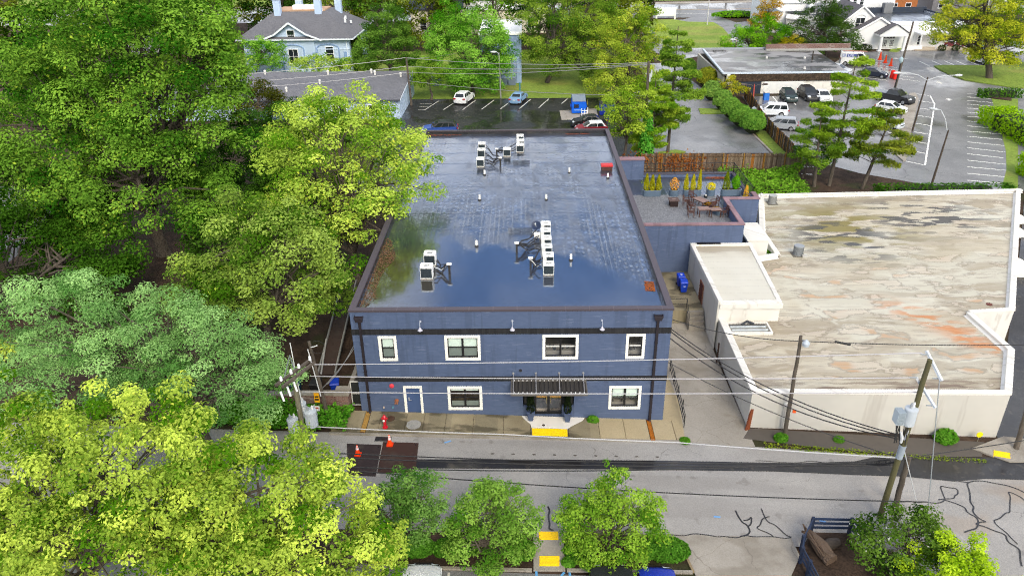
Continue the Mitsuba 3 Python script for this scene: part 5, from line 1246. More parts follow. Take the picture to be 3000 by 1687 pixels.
# things under the big tree at the left: a paved court with pale stairs, seen through gaps
struct('court', drape([(-75, 8), (-36, 12), (-38, 30), (-44, 44), (-75, 44)], .03), 'black_asphalt')

# the flat roofed building with the shake fascia
bb = thing('shake_building', 'flat roofed building with a brown shake fascia, white wall and stained grey roof', 'building')
bx0, bx1, by0, by1, bz = 42.9, 63.2, 85.6, 106.8, 3.05
v = lambda *a: a
put('front_wall', MB().box(bx0 + 1.5, bx1 - .6, by0 + .5, by0 + .8, -.5, 2.3), 'white_coat', bb)
put('side_wall', MB().box(bx0 + .3, bx0 + .6, by0 + .8, by1 - .6, -.5, 2.75), 'matte', bb, C('#b9b5ab')); put('side_wall', MB().box(bx1 - .6, bx1 - .3, by0 + .8, by1 - .6, -.5, 2.75), 'matte', bb, C('#b9b5ab')); put('rear_wall', MB().box(bx0 + .3, bx1 - .3, by1 - .6, by1 - .3, -.5, 2.75), 'matte', bb, C('#a8a49a'))
put('fascia', MB().add([[bx0 + 1.2, by0 - .1, 3.32], [bx1, by0 - .1, 3.32], [bx1, by0 + .3, 2.02], [bx0 + 1.2, by0 + .3, 2.02], [bx0 + 1.2, by0 + .6, 3.32], [bx1, by0 + .6, 3.32], [bx1, by0 + .6, 2.02], [bx0 + 1.2, by0 + .6, 2.02]], [[0, 3, 2], [0, 2, 1], [3, 7, 6], [3, 6, 2], [0, 4, 7], [0, 7, 3], [1, 2, 6], [1, 6, 5]]), 'wood_shake', bb)
put('roof', MB().prism([(bx0, by0), (bx1, by0), (bx1 + 1.6, by1), (bx0 + 1.2, by1)], 3.1, 3.38), 'ballast_roof', bb)
put('roof_edge', MB().box(bx0, bx1, by0 - .15, by0 + .12, 3.32, 3.58), 'clean', bb, C('#b9c4cf')); put('roof_edge', MB().prism([(bx0 - .1, by0 + .12), (bx0 + .25, by0 + .12), (bx0 + 1.45, by1), (bx0 + 1.1, by1)], 3.32, 3.57), 'clean', bb, C('#b4bec8')); put('roof_edge', MB().box(bx0 + 1.45, bx1 + 1.6, by1 - .3, by1, 3.32, 3.72), 'clean', bb, C('#8f959c'))
put('brick_parapet', MB().box(55.5, 71.0, by1 - 1.2, by1 - .8, 3.3, 4.4), 'red_brick', bb); put('parapet_cap', MB().box(55.4, 71.1, by1 - 2.0, by1 - 1.2, 3.34, 3.6), 'clean', bb, C('#9c9c98'))
put('white_corner', MB().box(bx0 + .7, bx0 + 1.2, by0 - .2, by0 + .45, 1.2, 3.32), 'clean', bb, C('#e2e2de'))
put('dark_bay', MB().box(bx0 + 2.0, bx0 + 6.6, by0 + .44, by0 + .5, -.3, 2.02), 'clean', bb, C('#2c3440'))
put('wall_panel', MB().box(bx0 + 7.0, bx0 + 13.4, by0 + .40, by0 + .5, -.1, 2.05), 'clean', bb, C('#dfe1df'))
for x, y in ((53.5, 98.0), (57.0, 88.5), (60.0, 97.5)):
    put('roof_vent', MB(loc=(x, y, 3.38)).cyl(0, 0, 0, .35, .2, .14, 10), 'clean', bb, C('#d6d4ce'))
put('vent_stack', MB(loc=(60.6, 95.5, 3.38)).cyl(0, 0, 0, 1.6, .1, sides=8), 'matte', bb, C('#38332e'))
heap('leaf_heap', bb, [(45.5, 103.5), (48, 103.5), (48, 105.5), (45.5, 105.5)], 3.42, .9, 'matte', 12, C('#2c2620'), 500)

# the white complex at the upper right
ch = thing('white_hall', 'white complex of gabled halls and porches with a wet flat roof at the upper right', 'building')
WC = C('#eef0f2', .92)
def hip_gable(x0, x1, y0, y1, ze, zr, par, col='#5c5a5e'):
    """A gable facing the camera: ridge along y."""
    xm = (x0 + x1) / 2
    put('gable_wall', MB().wall(Polygon([(x0, -.5), (x1, -.5), (x1, ze), (xm, zr), (x0, ze)]), y0, y0 + .3), 'clean', par, WC)
    put('roof', MB().add([[x0 - .3, y0 - .3, ze - .1], [xm, y0 - .3, zr + .1], [x1 + .3, y0 - .3, ze - .1], [x0 - .3, y1, ze - .1], [xm, y1, zr + .1], [x1 + .3, y1, ze - .1]], [[0, 1, 4], [0, 4, 3], [1, 2, 5], [1, 5, 4]]), 'matte', par, C(col))
    put('barge_board', MB().bar([x0 - .3, y0 - .32, ze - .15], [xm, y0 - .32, zr + .05], .08, .3).bar([xm, y0 - .32, zr + .05], [x1 + .3, y0 - .32, ze - .15], .08, .3), 'clean', par, C('#f4f5f6'))
    put('side_wall', MB().box(x0, x0 + .3, y0 + .3, y1, -.5, ze).box(x1 - .3, x1, y0 + .3, y1, -.5, ze), 'clean', par, WC)
# right wing with the flat wet roof
put('front_wall', MB().box(84.5, 103.5, 124.6, 124.9, -.5, 4.6), 'clean', ch, WC)
put('side_wall', MB().box(103.2, 103.5, 124.9, 146, -.5, 4.6), 'clean', ch, WC)
put('flat_roof', MB().box(82.5, 103.2, 127.5, 146, 4.0, 4.25), 'wet_roof', ch)
put('roof_apron', MB().add([[84.5, 124.5, 4.62], [103.6, 124.5, 4.62], [103.6, 127.6, 4.9], [84.5, 127.6, 4.9]], [[0, 1, 2], [0, 2, 3]]), 'clean', ch, C('#e6e8ea'))
put('parapet', MB().box(84, 103.6, 146, 146.4, 3.8, 5.3).box(103.2, 103.7, 127, 146, 3.8, 4.9), 'matte', ch, C('#2f3846'))
put('rear_block', MB().box(80, 97, 148, 160, -.5, 8.2), 'clean', ch, WC); put('rear_block_roof', gable_roof(79.5, 90, 147.5, 160, 8.2, 10.5), 'matte', ch, C('#4e4a4c'))
far_window(ch, 84.0, 85.0, 5.6, 7.4, 148, 1, 2); far_window(ch, 85.6, 86.6, 5.6, 7.4, 148, 1, 2); far_window(ch, 87.2, 88.2, 5.6, 7.4, 148, 1, 2); far_window(ch, 88.8, 89.8, 5.6, 7.4, 148, 1, 2)
put('roof_unit', MB().box(93.5, 95.5, 145, 146.6, 4.25, 6.3), 'matte', ch, C('#77797c'))
# gabled fronts
hip_gable(76.5, 85.0, 126.2, 138, 4.6, 8.2, ch); hip_gable(79.0, 88.3, 123.9, 134, 3.5, 6.2, ch)
pk = key_of('porch', ch)
hip_gable_x = (83.4, 88.9)
xm = sum(hip_gable_x) / 2
put('pediment', MB().wall(Polygon([(83.2, 3.35), (89.1, 3.35), (xm, 5.2)]), 121.3, 121.6), 'clean', pk, WC)
put('porch_roof', MB().add([[82.9, 121.0, 3.3], [xm, 121.0, 5.35], [89.4, 121.0, 3.3], [82.9, 125, 3.3], [xm, 125, 5.35], [89.4, 125, 3.3]], [[0, 1, 4], [0, 4, 3], [1, 2, 5], [1, 5, 4]]), 'matte', pk, C('#5c5a5e'))
put('entablature', MB().box(83.1, 89.2, 121.3, 123.9, 2.9, 3.35), 'clean', pk, WC)
for x in (83.7, 88.5):
    put('column', MB().cyl(x, 121.7, -.2, 2.9, .34, .3, 14), 'clean', pk, WC, smooth=40)
    put('column_base', MB().box(x - .45, x + .45, 121.25, 122.15, -.2, .15), 'clean', pk, WC)
far_window(ch, 85.0, 86.0, .4, 1.9, 123.9, 3, 3, '#f0f0f0', 'door_light'); far_window(ch, 86.4, 87.4, .4, 1.9, 123.9, 3, 3, '#f0f0f0', 'door_light'); far_window(ch, 84.9, 87.5, 2.0, 2.6, 123.9, 4, 1, '#f0f0f0', 'fan_light')
far_window(ch, 79.6, 81.6, 3.6, 6.0, 126.2, 2, 2, '#f0f2f4', 'arched_window'); put('arch_head', MB().tube([[80.6 + 1.0 * math.cos(a), 126.15, 6.0 + .6 * math.sin(a)] for a in np.linspace(PI, 0, 9)], .12, 6), 'clean', ch, WC)
far_window(ch, 80.8, 82.0, .6, 1.2, 123.9, 1, 1, '#9a9a98', 'wall_vent')
hk = key_of('side_porch', ch)
put('canopy', MB().box(91.5, 99.6, 121.8, 124.6, 3.1, 3.35), 'clean', hk, C('#e2e4e4'))
for x in (91.9, 95.3, 99.0, 102.8):
    put('post', MB().box(x - .1, x + .1, 121.9, 122.1, -.2, 3.1), 'clean', hk, WC)
put('porch_canopy', MB().box(99.6, 103.6, 122.0, 124.6, 2.9, 3.1), 'clean', hk, C('#e2e4e4'))
far_window(ch, 96.4, 97.6, 1.2, 3.0, 124.6, 1, 2, '#f0f0f0'); far_window(ch, 92.4, 93.1, .6, 2.6, 124.6, 1, 3, '#f0f0f0')
put('porch_base', MB().box(91, 103.8, 121.6, 124.6, -.2, .25), 'clean', ch, C('#b9ab98')); put('garden_wall', MB().box(89.2, 92.5, 122.0, 122.3, -.2, .9), 'clean', ch, WC)
# tall hall on the left with roof units
put('hall_wall', MB().box(69.5, 77.0, 147.3, 168, -.5, 7.5), 'clean', ch, WC); put('hall_wall', MB().box(77.0, 84, 150, 168, -.5, 9.0), 'clean', ch, WC)
put('hall_roof', MB().box(69.5, 84, 146.9, 147.3, 6.4, 7.6), 'clean', ch, WC)
put('lower_roof', MB().add([[71.5, 147.2, 4.6], [80.5, 137.5, 4.2], [83.5, 141, 4.2], [77, 147.2, 4.6]], [[0, 1, 2], [0, 2, 3]]), 'matte', ch, C('#3c4149'))
put('lower_wall', MB().prism([(70.0, 140), (77.2, 132.5), (80.4, 137.2), (72, 146.8)], -.5, 3.9), 'clean', ch, WC); put('wing_roof', MB().prism([(69.6, 140), (77.2, 132.0), (80.8, 137.2), (72, 147.0)], 3.9, 4.1), 'matte', ch, C('#c9c9c6'))
put('turret', MB().box(67.2, 70.6, 146.0, 149.0, -.5, 4.5), 'clean', ch, WC); put('turret_roof', MB().add([[66.9, 145.7, 4.5], [70.9, 145.7, 4.5], [70.9, 149.3, 4.5], [66.9, 149.3, 4.5], [68.9, 147.5, 5.4]], [[0, 1, 4], [1, 2, 4], [2, 3, 4], [3, 0, 4]]), 'matte', ch, C('#707a80'))
for x in (75.7, 79.4):
    uk = put('roof_unit', MB().box(x, x + 1.8, 143.6, 145.4, 4.4, 6.0), 'clean', ch, C('#b5b8ba')); put('intake', MB().box(x + .4, x + 1.5, 143.54, 143.6, 4.7, 5.7), 'clean', uk, C('#2d3136'))
    put('duct', MB().tube([[x + 1.0, 145.0, 5.8], [x + 1.2, 146.6, 6.6], [x + 1.8, 147.2, 7.0]], .45, 8), 'clean', uk, C('#d9dbdc'))
for x, y, lb_ in ((80.2, 122.4, 'round dark bush at the foot of the white hall, left of the porch'), (81.6, 122.3, 'round dark bush beside the white porch column'), (96.2, 121.2, 'round dark bush under the side porch, left one'), (99.0, 121.3, 'round dark bush under the side porch, right one')):
    t = thing('round_bush', lb_, 'bush', 'small bushes along the white hall'); rng = np.random.default_rng(int(x * 10))
    n = 260; d = rng.normal(0, 1, (n, 3)); d /= np.linalg.norm(d, axis=1, keepdims=True)
    v, f, c = leaves(np.array([x, y, .55]) + d * [.8, .7, .65] * rng.uniform(.8, 1.05, (n, 1)), d + rng.normal(0, .4, (n, 3)), .12, rng, mixcol(C('#26331a'), C('#4b5e2a'), rng.uniform(0, 1, n)))
    put('foliage', (v, f), 'leaf', t, c); put('stem', MB().cyl(x, y, -.1, .5, .08), 'bark', t)
# far houses behind the white hall
for k, (x0, x1, y0, lb_, col) in enumerate(((104, 112, 168, 'brick house partly hidden at the top right behind the flat roof', '#a5653a'), (118, 134, 172, 'grey roofed house at the top right edge behind the yellow tree', '#77767a'))):
    h_ = thing('distant_house', lb_, 'house'); put('wall', MB().box(x0, x1, y0, y0 + 10, -.5, 5), 'clean', h_, C(col)); put('roof', gable_roof(x0 - .5, x1 + .5, y0 - .5, y0 + 10.5, 5, 8), 'matte', h_, C('#5d5a58')); far_window(h_, x0 + 1.5, x0 + 3, 1.5, 3.5, y0); far_window(h_, x1 - 3, x1 - 1.5, 1.5, 3.5, y0)

# ---------------- wooden fences
def plank_fence(pts, h, name, label, wc, seed, gw=.17, rails=True):
    t = thing(name, label, 'fence'); rr = np.random.default_rng(seed); shared = []
    ln = LineString(pts); n = int(ln.length / gw)
    for i in range(n):
        a, b = np.array(ln.interpolate(i * gw).coords[0]), np.array(ln.interpolate((i + 1) * gw - .018).coords[0])
        z = float(gz(*a)) if a[1] < 26 else 0.0
        k = rr.uniform(0, 1); c_ = np.array(wc[0]) * (1 - k) + np.array(wc[1]) * k
        if rr.uniform() < .10: c_ = np.array(C('#a86a26', .8))
        d = (b - a) / np.linalg.norm(b - a); o_ = np.array([-d[1], d[0]]) * rr.uniform(-.025, .025)
        put('plank', MB().bar([*((a + b) / 2 + o_), z - .1], [*((a + b) / 2 + o_ + d * rr.normal(0, .012)), z + h * rr.uniform(.94, 1.03)], np.linalg.norm(b - a), .025) if False else
            MB(loc=(*((a + b) / 2 + o_), z - .1), yaw=math.atan2(d[1], d[0])).box(-np.linalg.norm(b - a) / 2, np.linalg.norm(b - a) / 2, -.013, .013, 0, .1 + h * rr.uniform(.94, 1.03)), 'matte', t, tuple(c_))
    k = int(ln.length / 2.4)
    for i in range(k + 1):
        a = np.array(ln.interpolate(min(i * 2.4, ln.length)).coords[0]); b = np.array(ln.interpolate(min(i * 2.4 + .1, ln.length)).coords[0])
        put('fence_post', MB(loc=(a[0], a[1] - .1, -.2)).box(-.06, .06, -.06, .06, 0, h + .25), 'matte', t, C('#9c7434', .8))
    for z in (.4, h - .35):
        put('fence_rail', MB().bar([pts[0][0], pts[0][1] - .05, z], [pts[1][0], pts[1][1] - .05, z], .05, .09), 'matte', t, C('#5e4a36'))
plank_fence([(24.5, 47.2), (43.2, 46.6)], 2.3, 'plank_fence', 'weathered brown plank fence behind the terrace wing, with orange new boards', (C('#4f3f32'), C('#8b7a68')), 21)
plank_fence([(43.2, 46.7), (43.9, 53.0), (43.95, 60), (44.4, 67.5), (45.4, 76), (46.2, 83.5)], 2.0, 'dark_plank_fence', 'dark brown plank fence curving along the round bushes beside the parking lot', (C('#2d211b'), C('#51402f')), 22, .19)
plank_fence([(19.8, 40.0), (20.3, 46.5), (24.5, 47.2)], 1.9, 'corner_fence', 'short grey brown fence between the main building and the pine trees', (C('#3c342a'), C('#6a5c4c')), 23)
t = thing('dry_vine', 'rust brown dead vine hanging on the plank fence', 'vine'); rng = np.random.default_rng(31); n = 620
p = np.stack([np.concatenate([rng.normal(23.6, .8, 220), rng.normal(29.2, 1.6, n - 220)]), rng.uniform(46.75, 47.05, n), np.abs(rng.normal(1.2, .6, n))], 1)
v, f, c = leaves(p, np.tile([0, -1.0, .3], (n, 1)) + rng.normal(0, .5, (n, 3)), .11, rng, mixcol(C('#6e3f1c'), C('#b5703a'), rng.uniform(0, 1, n)))
put('leaves', (v, f), 'leaf', t, c)

# ---------------- vehicles
KIND = {  # length, width, height, belt, profile of the lower body (x from the rear, z), cabin: rear base, rear roof, front roof, front base, doors
    'hatch': (4.1, 1.74, 1.46, .93, [(0, .35), (.0, .62), (.06, .95), (.25, .99), (2.9, .97), (3.75, .80), (4.02, .62), (4.1, .45), (4.06, .24), (.05, .24)], (.12, .55, 2.15, 3.05), (.72, 3.32)),
    'sedan': (4.7, 1.80, 1.42, .92, [(0, .35), (.0, .68), (.07, .98), (1.0, 1.0), (3.3, .96), (4.35, .80), (4.62, .62), (4.7, .45), (4.66, .22), (.05, .22)], (.75, 1.45, 2.65, 3.55), (.95, 3.75)),
    'suv': (4.6, 1.86, 1.70, 1.06, [(0, .40), (.0, .75), (.08, 1.08), (.3, 1.12), (3.25, 1.10), (4.25, .95), (4.52, .72), (4.6, .5), (4.56, .28), (.05, .28)], (.12, .5, 2.4, 3.4), (.85, 3.7)),
    'big_suv': (5.3, 2.0, 1.9, 1.16, [(0, .45), (.0, .85), (.08, 1.18), (.3, 1.2), (3.9, 1.18), (5.0, 1.08), (5.22, .8), (5.3, .55), (5.26, .32), (.05, .32)], (.1, .35, 2.95, 3.85), (1.05, 4.2)),
    'minivan': (5.0, 1.92, 1.74, 1.04, [(0, .40), (.0, .8), (.08, 1.06), (.3, 1.1), (3.8, 1.08), (4.6, .92), (4.92, .7), (5.0, .5), (4.96, .26), (.05, .26)], (.1, .45, 3.0, 4.25), (.9, 3.95)),
    'van': (5.7, 2.05, 2.45, 1.5, [(0, .45), (.0, 1.3), (.03, 1.55), (.3, 1.56), (4.4, 1.52), (5.3, 1.18), (5.62, .9), (5.7, .55), (5.66, .32), (.05, .32)], (.02, .06, 4.0, 4.85), (1.05, 4.55)),
    'pickup': (5.9, 2.02, 1.92, 1.18, [(0, .55), (.0, .95), (.04, 1.22), (.2, 1.22), (4.35, 1.20), (5.5, 1.12), (5.82, .85), (5.9, .6), (5.86, .38), (.05, .38)], (2.0, 2.25, 3.5, 4.35), (1.05, 4.75)),
}
def car(kind, a, b, label, col, group=None, z=0.0, s=1.0, name=None, cat='car', paint='paint', glass=(.02, .026, .03), roofcol=None):
    """a, b: ground points under the near side's rear and front; the car's axis runs through their middle, offset off."""
    L_, W_, H_, belt, prof, cab, ax = KIND[kind]
    a, b = np.array(a, float), np.array(b, float)
    yaw = math.atan2(b[1] - a[1], b[0] - a[0]); mid = (a + b) / 2
    t = thing(name or {'hatch': 'parked_car', 'sedan': 'parked_car', 'suv': 'parked_car', 'big_suv': 'parked_car', 'minivan': 'minivan', 'van': 'work_van', 'pickup': 'pickup_truck'}[kind], label, cat, group)
    loc = (mid[0], mid[1], z)
    def B(): return MB(loc=loc, yaw=yaw)
    def X(v):
        v = np.array(v, float) * s; v[:, 0] -= L_ * s / 2; return v
    r_ = .33 if kind not in ('pickup', 'van', 'big_suv') else .39
    arch = []
    for p in prof:
        arch.append(p)
    bot = prof[-1][1]
    # bottom edge from front to rear with wheel arches
    pts = list(prof[:-1])
    for xw in (ax[1], ax[0]):
        R_ = r_ * 1.18; pts += [(xw + R_ * math.cos(q), max(bot, r_ + R_ * math.sin(q))) for q in np.linspace(0.02, PI - .02, 9)]
    pts.append(prof[-1])
    P = np.array(pts); n = len(P); zc = .75; cx = L_ / 2
    far_ = S(.55, 1.0, np.abs(P[:, 0] - cx) / cx)
    def ring(y, sx, sz): return np.c_[cx + (P[:, 0] - cx) * (1 - (1 - sx) * far_), np.full(n, y), zc + (P[:, 1] - zc) * sz]
    hw = W_ / 2
    half = [ring(-hw + .03, .89, .90), ring(-hw, .905, .955), ring(-hw + .08, .935, .99), ring(-hw * .72, .968, 1.01), ring(-hw * .35, .995, 1.02)]
    rings = half + [q * [1, -1, 1] for q in half[::-1]]
    v = np.vstack(rings); f = []
    for k in range(len(rings) - 1):
        for j in range(n):
            q = (j + 1) % n; f += [[k * n + j, k * n + q, (k + 1) * n + q], [k * n + j, (k + 1) * n + q, (k + 1) * n + j]]
    _, ft = trimesh.creation.triangulate_polygon(Polygon(P), engine='earcut')
    vv, ft = trimesh.creation.triangulate_polygon(Polygon(P), engine='earcut')
    base = len(v); capa = np.c_[cx + (vv[:, 0] - cx) * (1 - .11 * S(.55, 1.0, np.abs(vv[:, 0] - cx) / cx)), np.full(len(vv), -hw + .03), zc + (vv[:, 1] - zc) * .90]; capb = capa * [1, -1, 1]
    v = np.vstack([v, capa, capb]); f = np.vstack([f, ft + base, ft[:, ::-1] + base + len(vv)])
    put('body', B().add(X(v), f), paint, t, col, smooth=32)
    # cabin
    c0, c1, c2, c3 = cab; wb, wr = hw * .93, hw * .76 if kind != 'van' else hw * .88
    zt = H_
    def rg(z_, k):  # k: 0 base .. 1 roof
        x0, x1, w_ = c0 + (c1 - c0) * k, c3 + (c2 - c3) * k, wb + (wr - wb) * k
        return [[x0, -w_, z_], [x1, -w_, z_], [x1, w_, z_], [x0, w_, z_]]
    zb = belt - .03; top = rg(zt - .07, 1.0)
    roof = [[c1 + .10, -wr + .12, zt], [c2 - .12, -wr + .12, zt], [c2 - .12, wr - .12, zt], [c1 + .10, wr - .12, zt]]
    cv = np.array(rg(zb, 0) + top + roof); cf = []
    for k in (0, 4):
        for j in range(4):
            q = (j + 1) % 4; cf += [[k + j, k + q, k + 4 + q], [k + j, k + 4 + q, k + 4 + j]]
    cf += [[8, 9, 10], [8, 10, 11]]
    put('cabin', B().add(X(cv), cf), paint, t, roofcol or col, smooth=28)
    lo, hi = np.array(rg(zb, 0)), np.array(top)
    def pane(q00, q10, q11, q01, u0, u1, w0, w1, nm, out):
        g = lambda u, w: (q00 * (1 - u) + q10 * u) * (1 - w) + (q01 * (1 - u) + q11 * u) * w
        q = np.array([g(u0, w0), g(u1, w0), g(u1, w1), g(u0, w1)]) + np.array(out) * .012
        put(nm, B().add(X(np.vstack([q, q - np.array(out) * .03])), [[0, 1, 2], [0, 2, 3], [0, 4, 5], [0, 5, 1], [1, 5, 6], [1, 6, 2], [2, 6, 7], [2, 7, 3], [3, 7, 4], [3, 4, 0]]), 'dark_glass', t)
    pane(lo[1], lo[2], hi[2], hi[1], .06, .94, .10, .95, 'windscreen', (1, 0, .6))
    if kind != 'van':
        pane(lo[0], lo[3], hi[3], hi[0], .10, .90, .18, .92, 'rear_window', (-1, 0, .5))
    cuts = {'hatch': [(.10, .40), (.44, .90)], 'sedan': [(.14, .46), (.50, .88)], 'suv': [(.06, .30), (.34, .60), (.64, .91)], 'big_suv': [(.05, .33), (.37, .63), (.67, .93)], 'minivan': [(.05, .33), (.36, .62), (.65, .88)], 'van': [(.72, .93)], 'pickup': [(.08, .46), (.52, .90)]}[kind]
    for sd in (0, 1):
        i0, i1 = (0, 1) if sd == 0 else (3, 2)
        for u0, u1 in cuts:
            pane(lo[i0], lo[i1], hi[i1], hi[i0], u0, u1, .14, .90, 'side_window', (0, -1 if sd == 0 else 1, .2))
    for xw in ax:
        for sd in (-1, 1):
            y0 = sd * (hw - .20); y1 = sd * (hw - .005)
            wk = put('wheel', B().tube(X([[xw, y0, r_], [xw, y0 + sd * .02, r_], [xw, y1 - sd * .03, r_], [xw, y1, r_]]), np.array([r_ * .9, r_, r_, r_ * .93]) * s, 18), 'clean', t, (.014, .014, .015), smooth=40)
            rm = B().tube(X([[xw, y1 - sd * .02, r_], [xw, y1 + sd * .006, r_]]), np.array([r_ * .66, r_ * .62]) * s, 16)
            put('rim', rm, 'metal', wk, C('#b9bcc0'))
            sp = B()
            for k in range(5):
                q = k * 2 * PI / 5
                sp.bar(X([[xw + .06 * math.cos(q + .5), y1 + sd * .008, r_ + .06 * math.sin(q + .5)]])[0], X([[xw + r_ * .6 * math.cos(q + .62), y1 + sd * .008, r_ + r_ * .6 * math.sin(q + .62)]])[0], .05 * s, .012)
            put('rim_gap', sp, 'clean', wk, (.03, .03, .032), kind='stuff')
    hz = prof[-4][1] + .06
    for sd in (-1, 1):
        put('headlight', B().add(X([[L_ - .30, sd * (hw - .12), hz + .10], [L_ - .30, sd * (hw - .50), hz + .10], [L_ - .10, sd * (hw - .50), hz - .02], [L_ - .18, sd * (hw - .10), hz - .04], [L_ - .40, sd * (hw - .04), hz + .06]]) + [0, 0, .035], [[0, 1, 2], [0, 2, 3], [0, 3, 4]]), 'clean', t, C('#d4dadd'))
        put('tail_light', B().box(*sorted((-L_ * s / 2 - .012, -L_ * s / 2 + .12)), *sorted((sd * (hw - .36) * s, sd * (hw - .02) * s)), (belt - .22) * s, (belt - .06) * s), 'clean', t, C('#a31c1c'))
        put('mirror', B().add(X(np.array([[c3 - .35 + dx, sd * (hw * .93 + dy), belt + .05 + dz] for dz in (0, .14) for dy in (0, .2) for dx in (0, .12)])), [[0, 2, 1], [1, 2, 3], [4, 5, 6], [5, 7, 6], [0, 1, 4], [1, 5, 4], [2, 6, 3], [3, 6, 7], [0, 4, 2], [2, 4, 6], [1, 3, 5], [3, 7, 5]]), paint, t, col)
    put('grille', B().add(X([[L_ + .006, -.45, hz - .12], [L_ + .006, .45, hz - .12], [L_ - .03, .45, hz - .02], [L_ - .03, -.45, hz - .02]]) + [.01, 0, 0], [[0, 1, 2], [0, 2, 3]]), 'clean', t, (.015, .015, .017))
    put('number_plate', B().box(-L_ * s / 2 - .02, -L_ * s / 2 + .05, -.2, .2, .62 * s, .74 * s), 'clean', t, C('#c9ccc6'))
    put('lower_trim', B().box(-L_ * s / 2 + .1, L_ * s / 2 - .15, -hw * .9 * s, hw * .9 * s, .2 * s, .3 * s), 'clean', t, (.02, .02, .022))
    return t, B, X, (L_, W_, H_, belt, hw, c0, c1, c2, c3)
def off(a, b, d):
    """Shifts both points d metres to the left of the way from a to b."""
    a, b = np.array(a, float), np.array(b, float); t = (b - a) / np.linalg.norm(b - a); n = np.array([-t[1], t[0]]) * d
    return a + n, b + n
def ahead(a, deg, L_):
    return a, (a[0] + L_ * math.cos(math.radians(deg)), a[1] + L_ * math.sin(math.radians(deg)))
WHITE, SILV, BLACK = C('#eef0f0', .84), C('#b9bec4', .9), (.012, .012, .014)
PARK = 'cars parked in the right hand lot'
car('suv', *ahead((0.28,80.29), 74, 5.0), 'white car parked nose to the grass in the rear lot', WHITE, 'cars parked in the rear lot', s=1.08)
car('sedan', *ahead((9.02,80.17), 74, 5.0), 'light blue sedan parked nose to the grass in the rear lot', C('#7fa3c9', .85), 'cars parked in the rear lot', s=1.06)
car('sedan', *ahead((22.16,68.01), 185, 4.6), 'black sedan parked behind the roof edge near the dumpster in the rear lot', BLACK, 'cars parked in the rear lot', s=1.1)
car('hatch', *ahead((22.03,64.32), 185, 4.4), 'dark red and white car half hidden behind the rear roof edge', C('#8a1c2c', .9), 'cars parked in the rear lot', s=1.1, roofcol=WHITE)
car('suv', *ahead((1.09,64.28), 183, 4.6), 'dark blue car with a black roof behind the rear left roof edge', C('#2c4f9e', .9), 'cars parked in the rear lot', s=1.12, roofcol=BLACK)
t, B, X, D = car('pickup', *off((65.95,81.01), (69.44,76.81), 1.0), 'black pickup truck parked against the concrete island', BLACK, None, cat='pickup truck', s=1.05)
L_ = D[0]
put('bed_cover', B().add(X([[.12, -.84, 1.235], [1.95, -.84, 1.235], [1.95, .84, 1.235], [.12, .84, 1.235], [.12, -.84, 1.30], [1.95, -.84, 1.30], [1.95, .84, 1.30], [.12, .84, 1.30]]), [[4, 5, 6], [4, 6, 7], [0, 1, 5], [0, 5, 4], [2, 3, 7], [2, 7, 6], [3, 0, 4], [3, 4, 7], [1, 2, 6], [1, 6, 5]]), 'clean', t, C('#7f858c'))
put('running_board', B().box(-1.3, 1.4, -1.1, -.95, .42, .5).box(-1.3, 1.4, .95, 1.1, .42, .5), 'metal', t, C('#8c9096'))
car('hatch', *off((63.49,73.94), (66.16,71.53), .9), 'white hatchback parked beside the black pickup', WHITE, PARK, s=1.08)
car('sedan', *off((59.46,67.01), (61.93,63.66), .9), 'silver sedan parked under the pine branches, nearest in its row', C('#c3cad1', .9), PARK, s=1.05)
car('hatch', *off((70.76,97.79), (73.8,95.68), .9), 'dark navy hatchback parked below the white van', C('#131c30'), PARK, s=1.1)
t, B, X, D = car('van', *off((71.12,107.62), (75,106.28), 1.0), 'white work van with dark blue lettering panels and a ladder on its roof', WHITE, None, cat='van')
for a_, b_ in ((.35, .95), (1.15, 3.1)):
    put('side_panel', B().add(X([[a_, -.985, 1.62], [b_, -.985, 1.62], [b_, -.925, 2.2], [a_, -.925, 2.2]]) + [0, -.02, 0], [[0, 1, 2], [0, 2, 3]]), 'clean', t, C('#4a5688') if a_ > 1 else C('#8d97bb'))
for i, (ch_, x0) in enumerate((('K', .38), ('LTS', 1.35))):
    tm = meshkit.text_mesh(ch_, .40, .01, True); vt = np.array(tm.vertices); w_ = vt[:, 0].max()
    q = np.c_[x0 + vt[:, 0] * (1.0 if i else .9), -.99 + .10 * (vt[:, 1] / .6) - .012 - vt[:, 2], 1.70 + vt[:, 1]]
    put('lettering', B().add(X(q) + [0, -.015, 0], tm.faces), 'clean', t, C('#dfe4f2'))
lk = B()
for y in (-.3, .15):
    lk.bar(X([[.3, y, 2.62]])[0], X([[4.6, y, 2.62]])[0], .07)
for i in range(12):
    x = .5 + i * .35; lk.bar(X([[x, -.3, 2.62]])[0], X([[x, .15, 2.62]])[0], .04)
t2 = thing('roof_ladder', 'reddish ladder lying on the roof rack of the white van', 'ladder'); put('ladder_frame', lk, 'matte', t2, C('#b07a6c'))
rk = B()
for x in (.7, 2.2, 3.7):
    rk.bar(X([[x, -.85, 2.54]])[0], X([[x, .85, 2.54]])[0], .06); 
    for y in (-.85, .85): rk.bar(X([[x, y, 2.38]])[0], X([[x, y, 2.56]])[0], .05)
put('roof_rack', rk, 'clean', t, C('#77797c'))
car('suv', *off((51.83,84.05), (51.64,78.82), 0.9), 'dark green car parked facing out along the white wall', C('#1b3330', .8), PARK)
car('suv', *off((55.06,84.72), (55.19,79.68), .9), 'black square car with tinted glass between the green and the white car', BLACK, PARK, s=1.1)
car('sedan', *off((57.25,84.34), (57.01,78.84), .9), 'white car parked behind the top of the pine tree', WHITE, PARK, s=1.05)
car('big_suv', *off((48.56,70.89), (45.06,71.48), -1.0), 'big white car with dark windows behind the plank fence', C('#dfe4ea', .92), PARK)
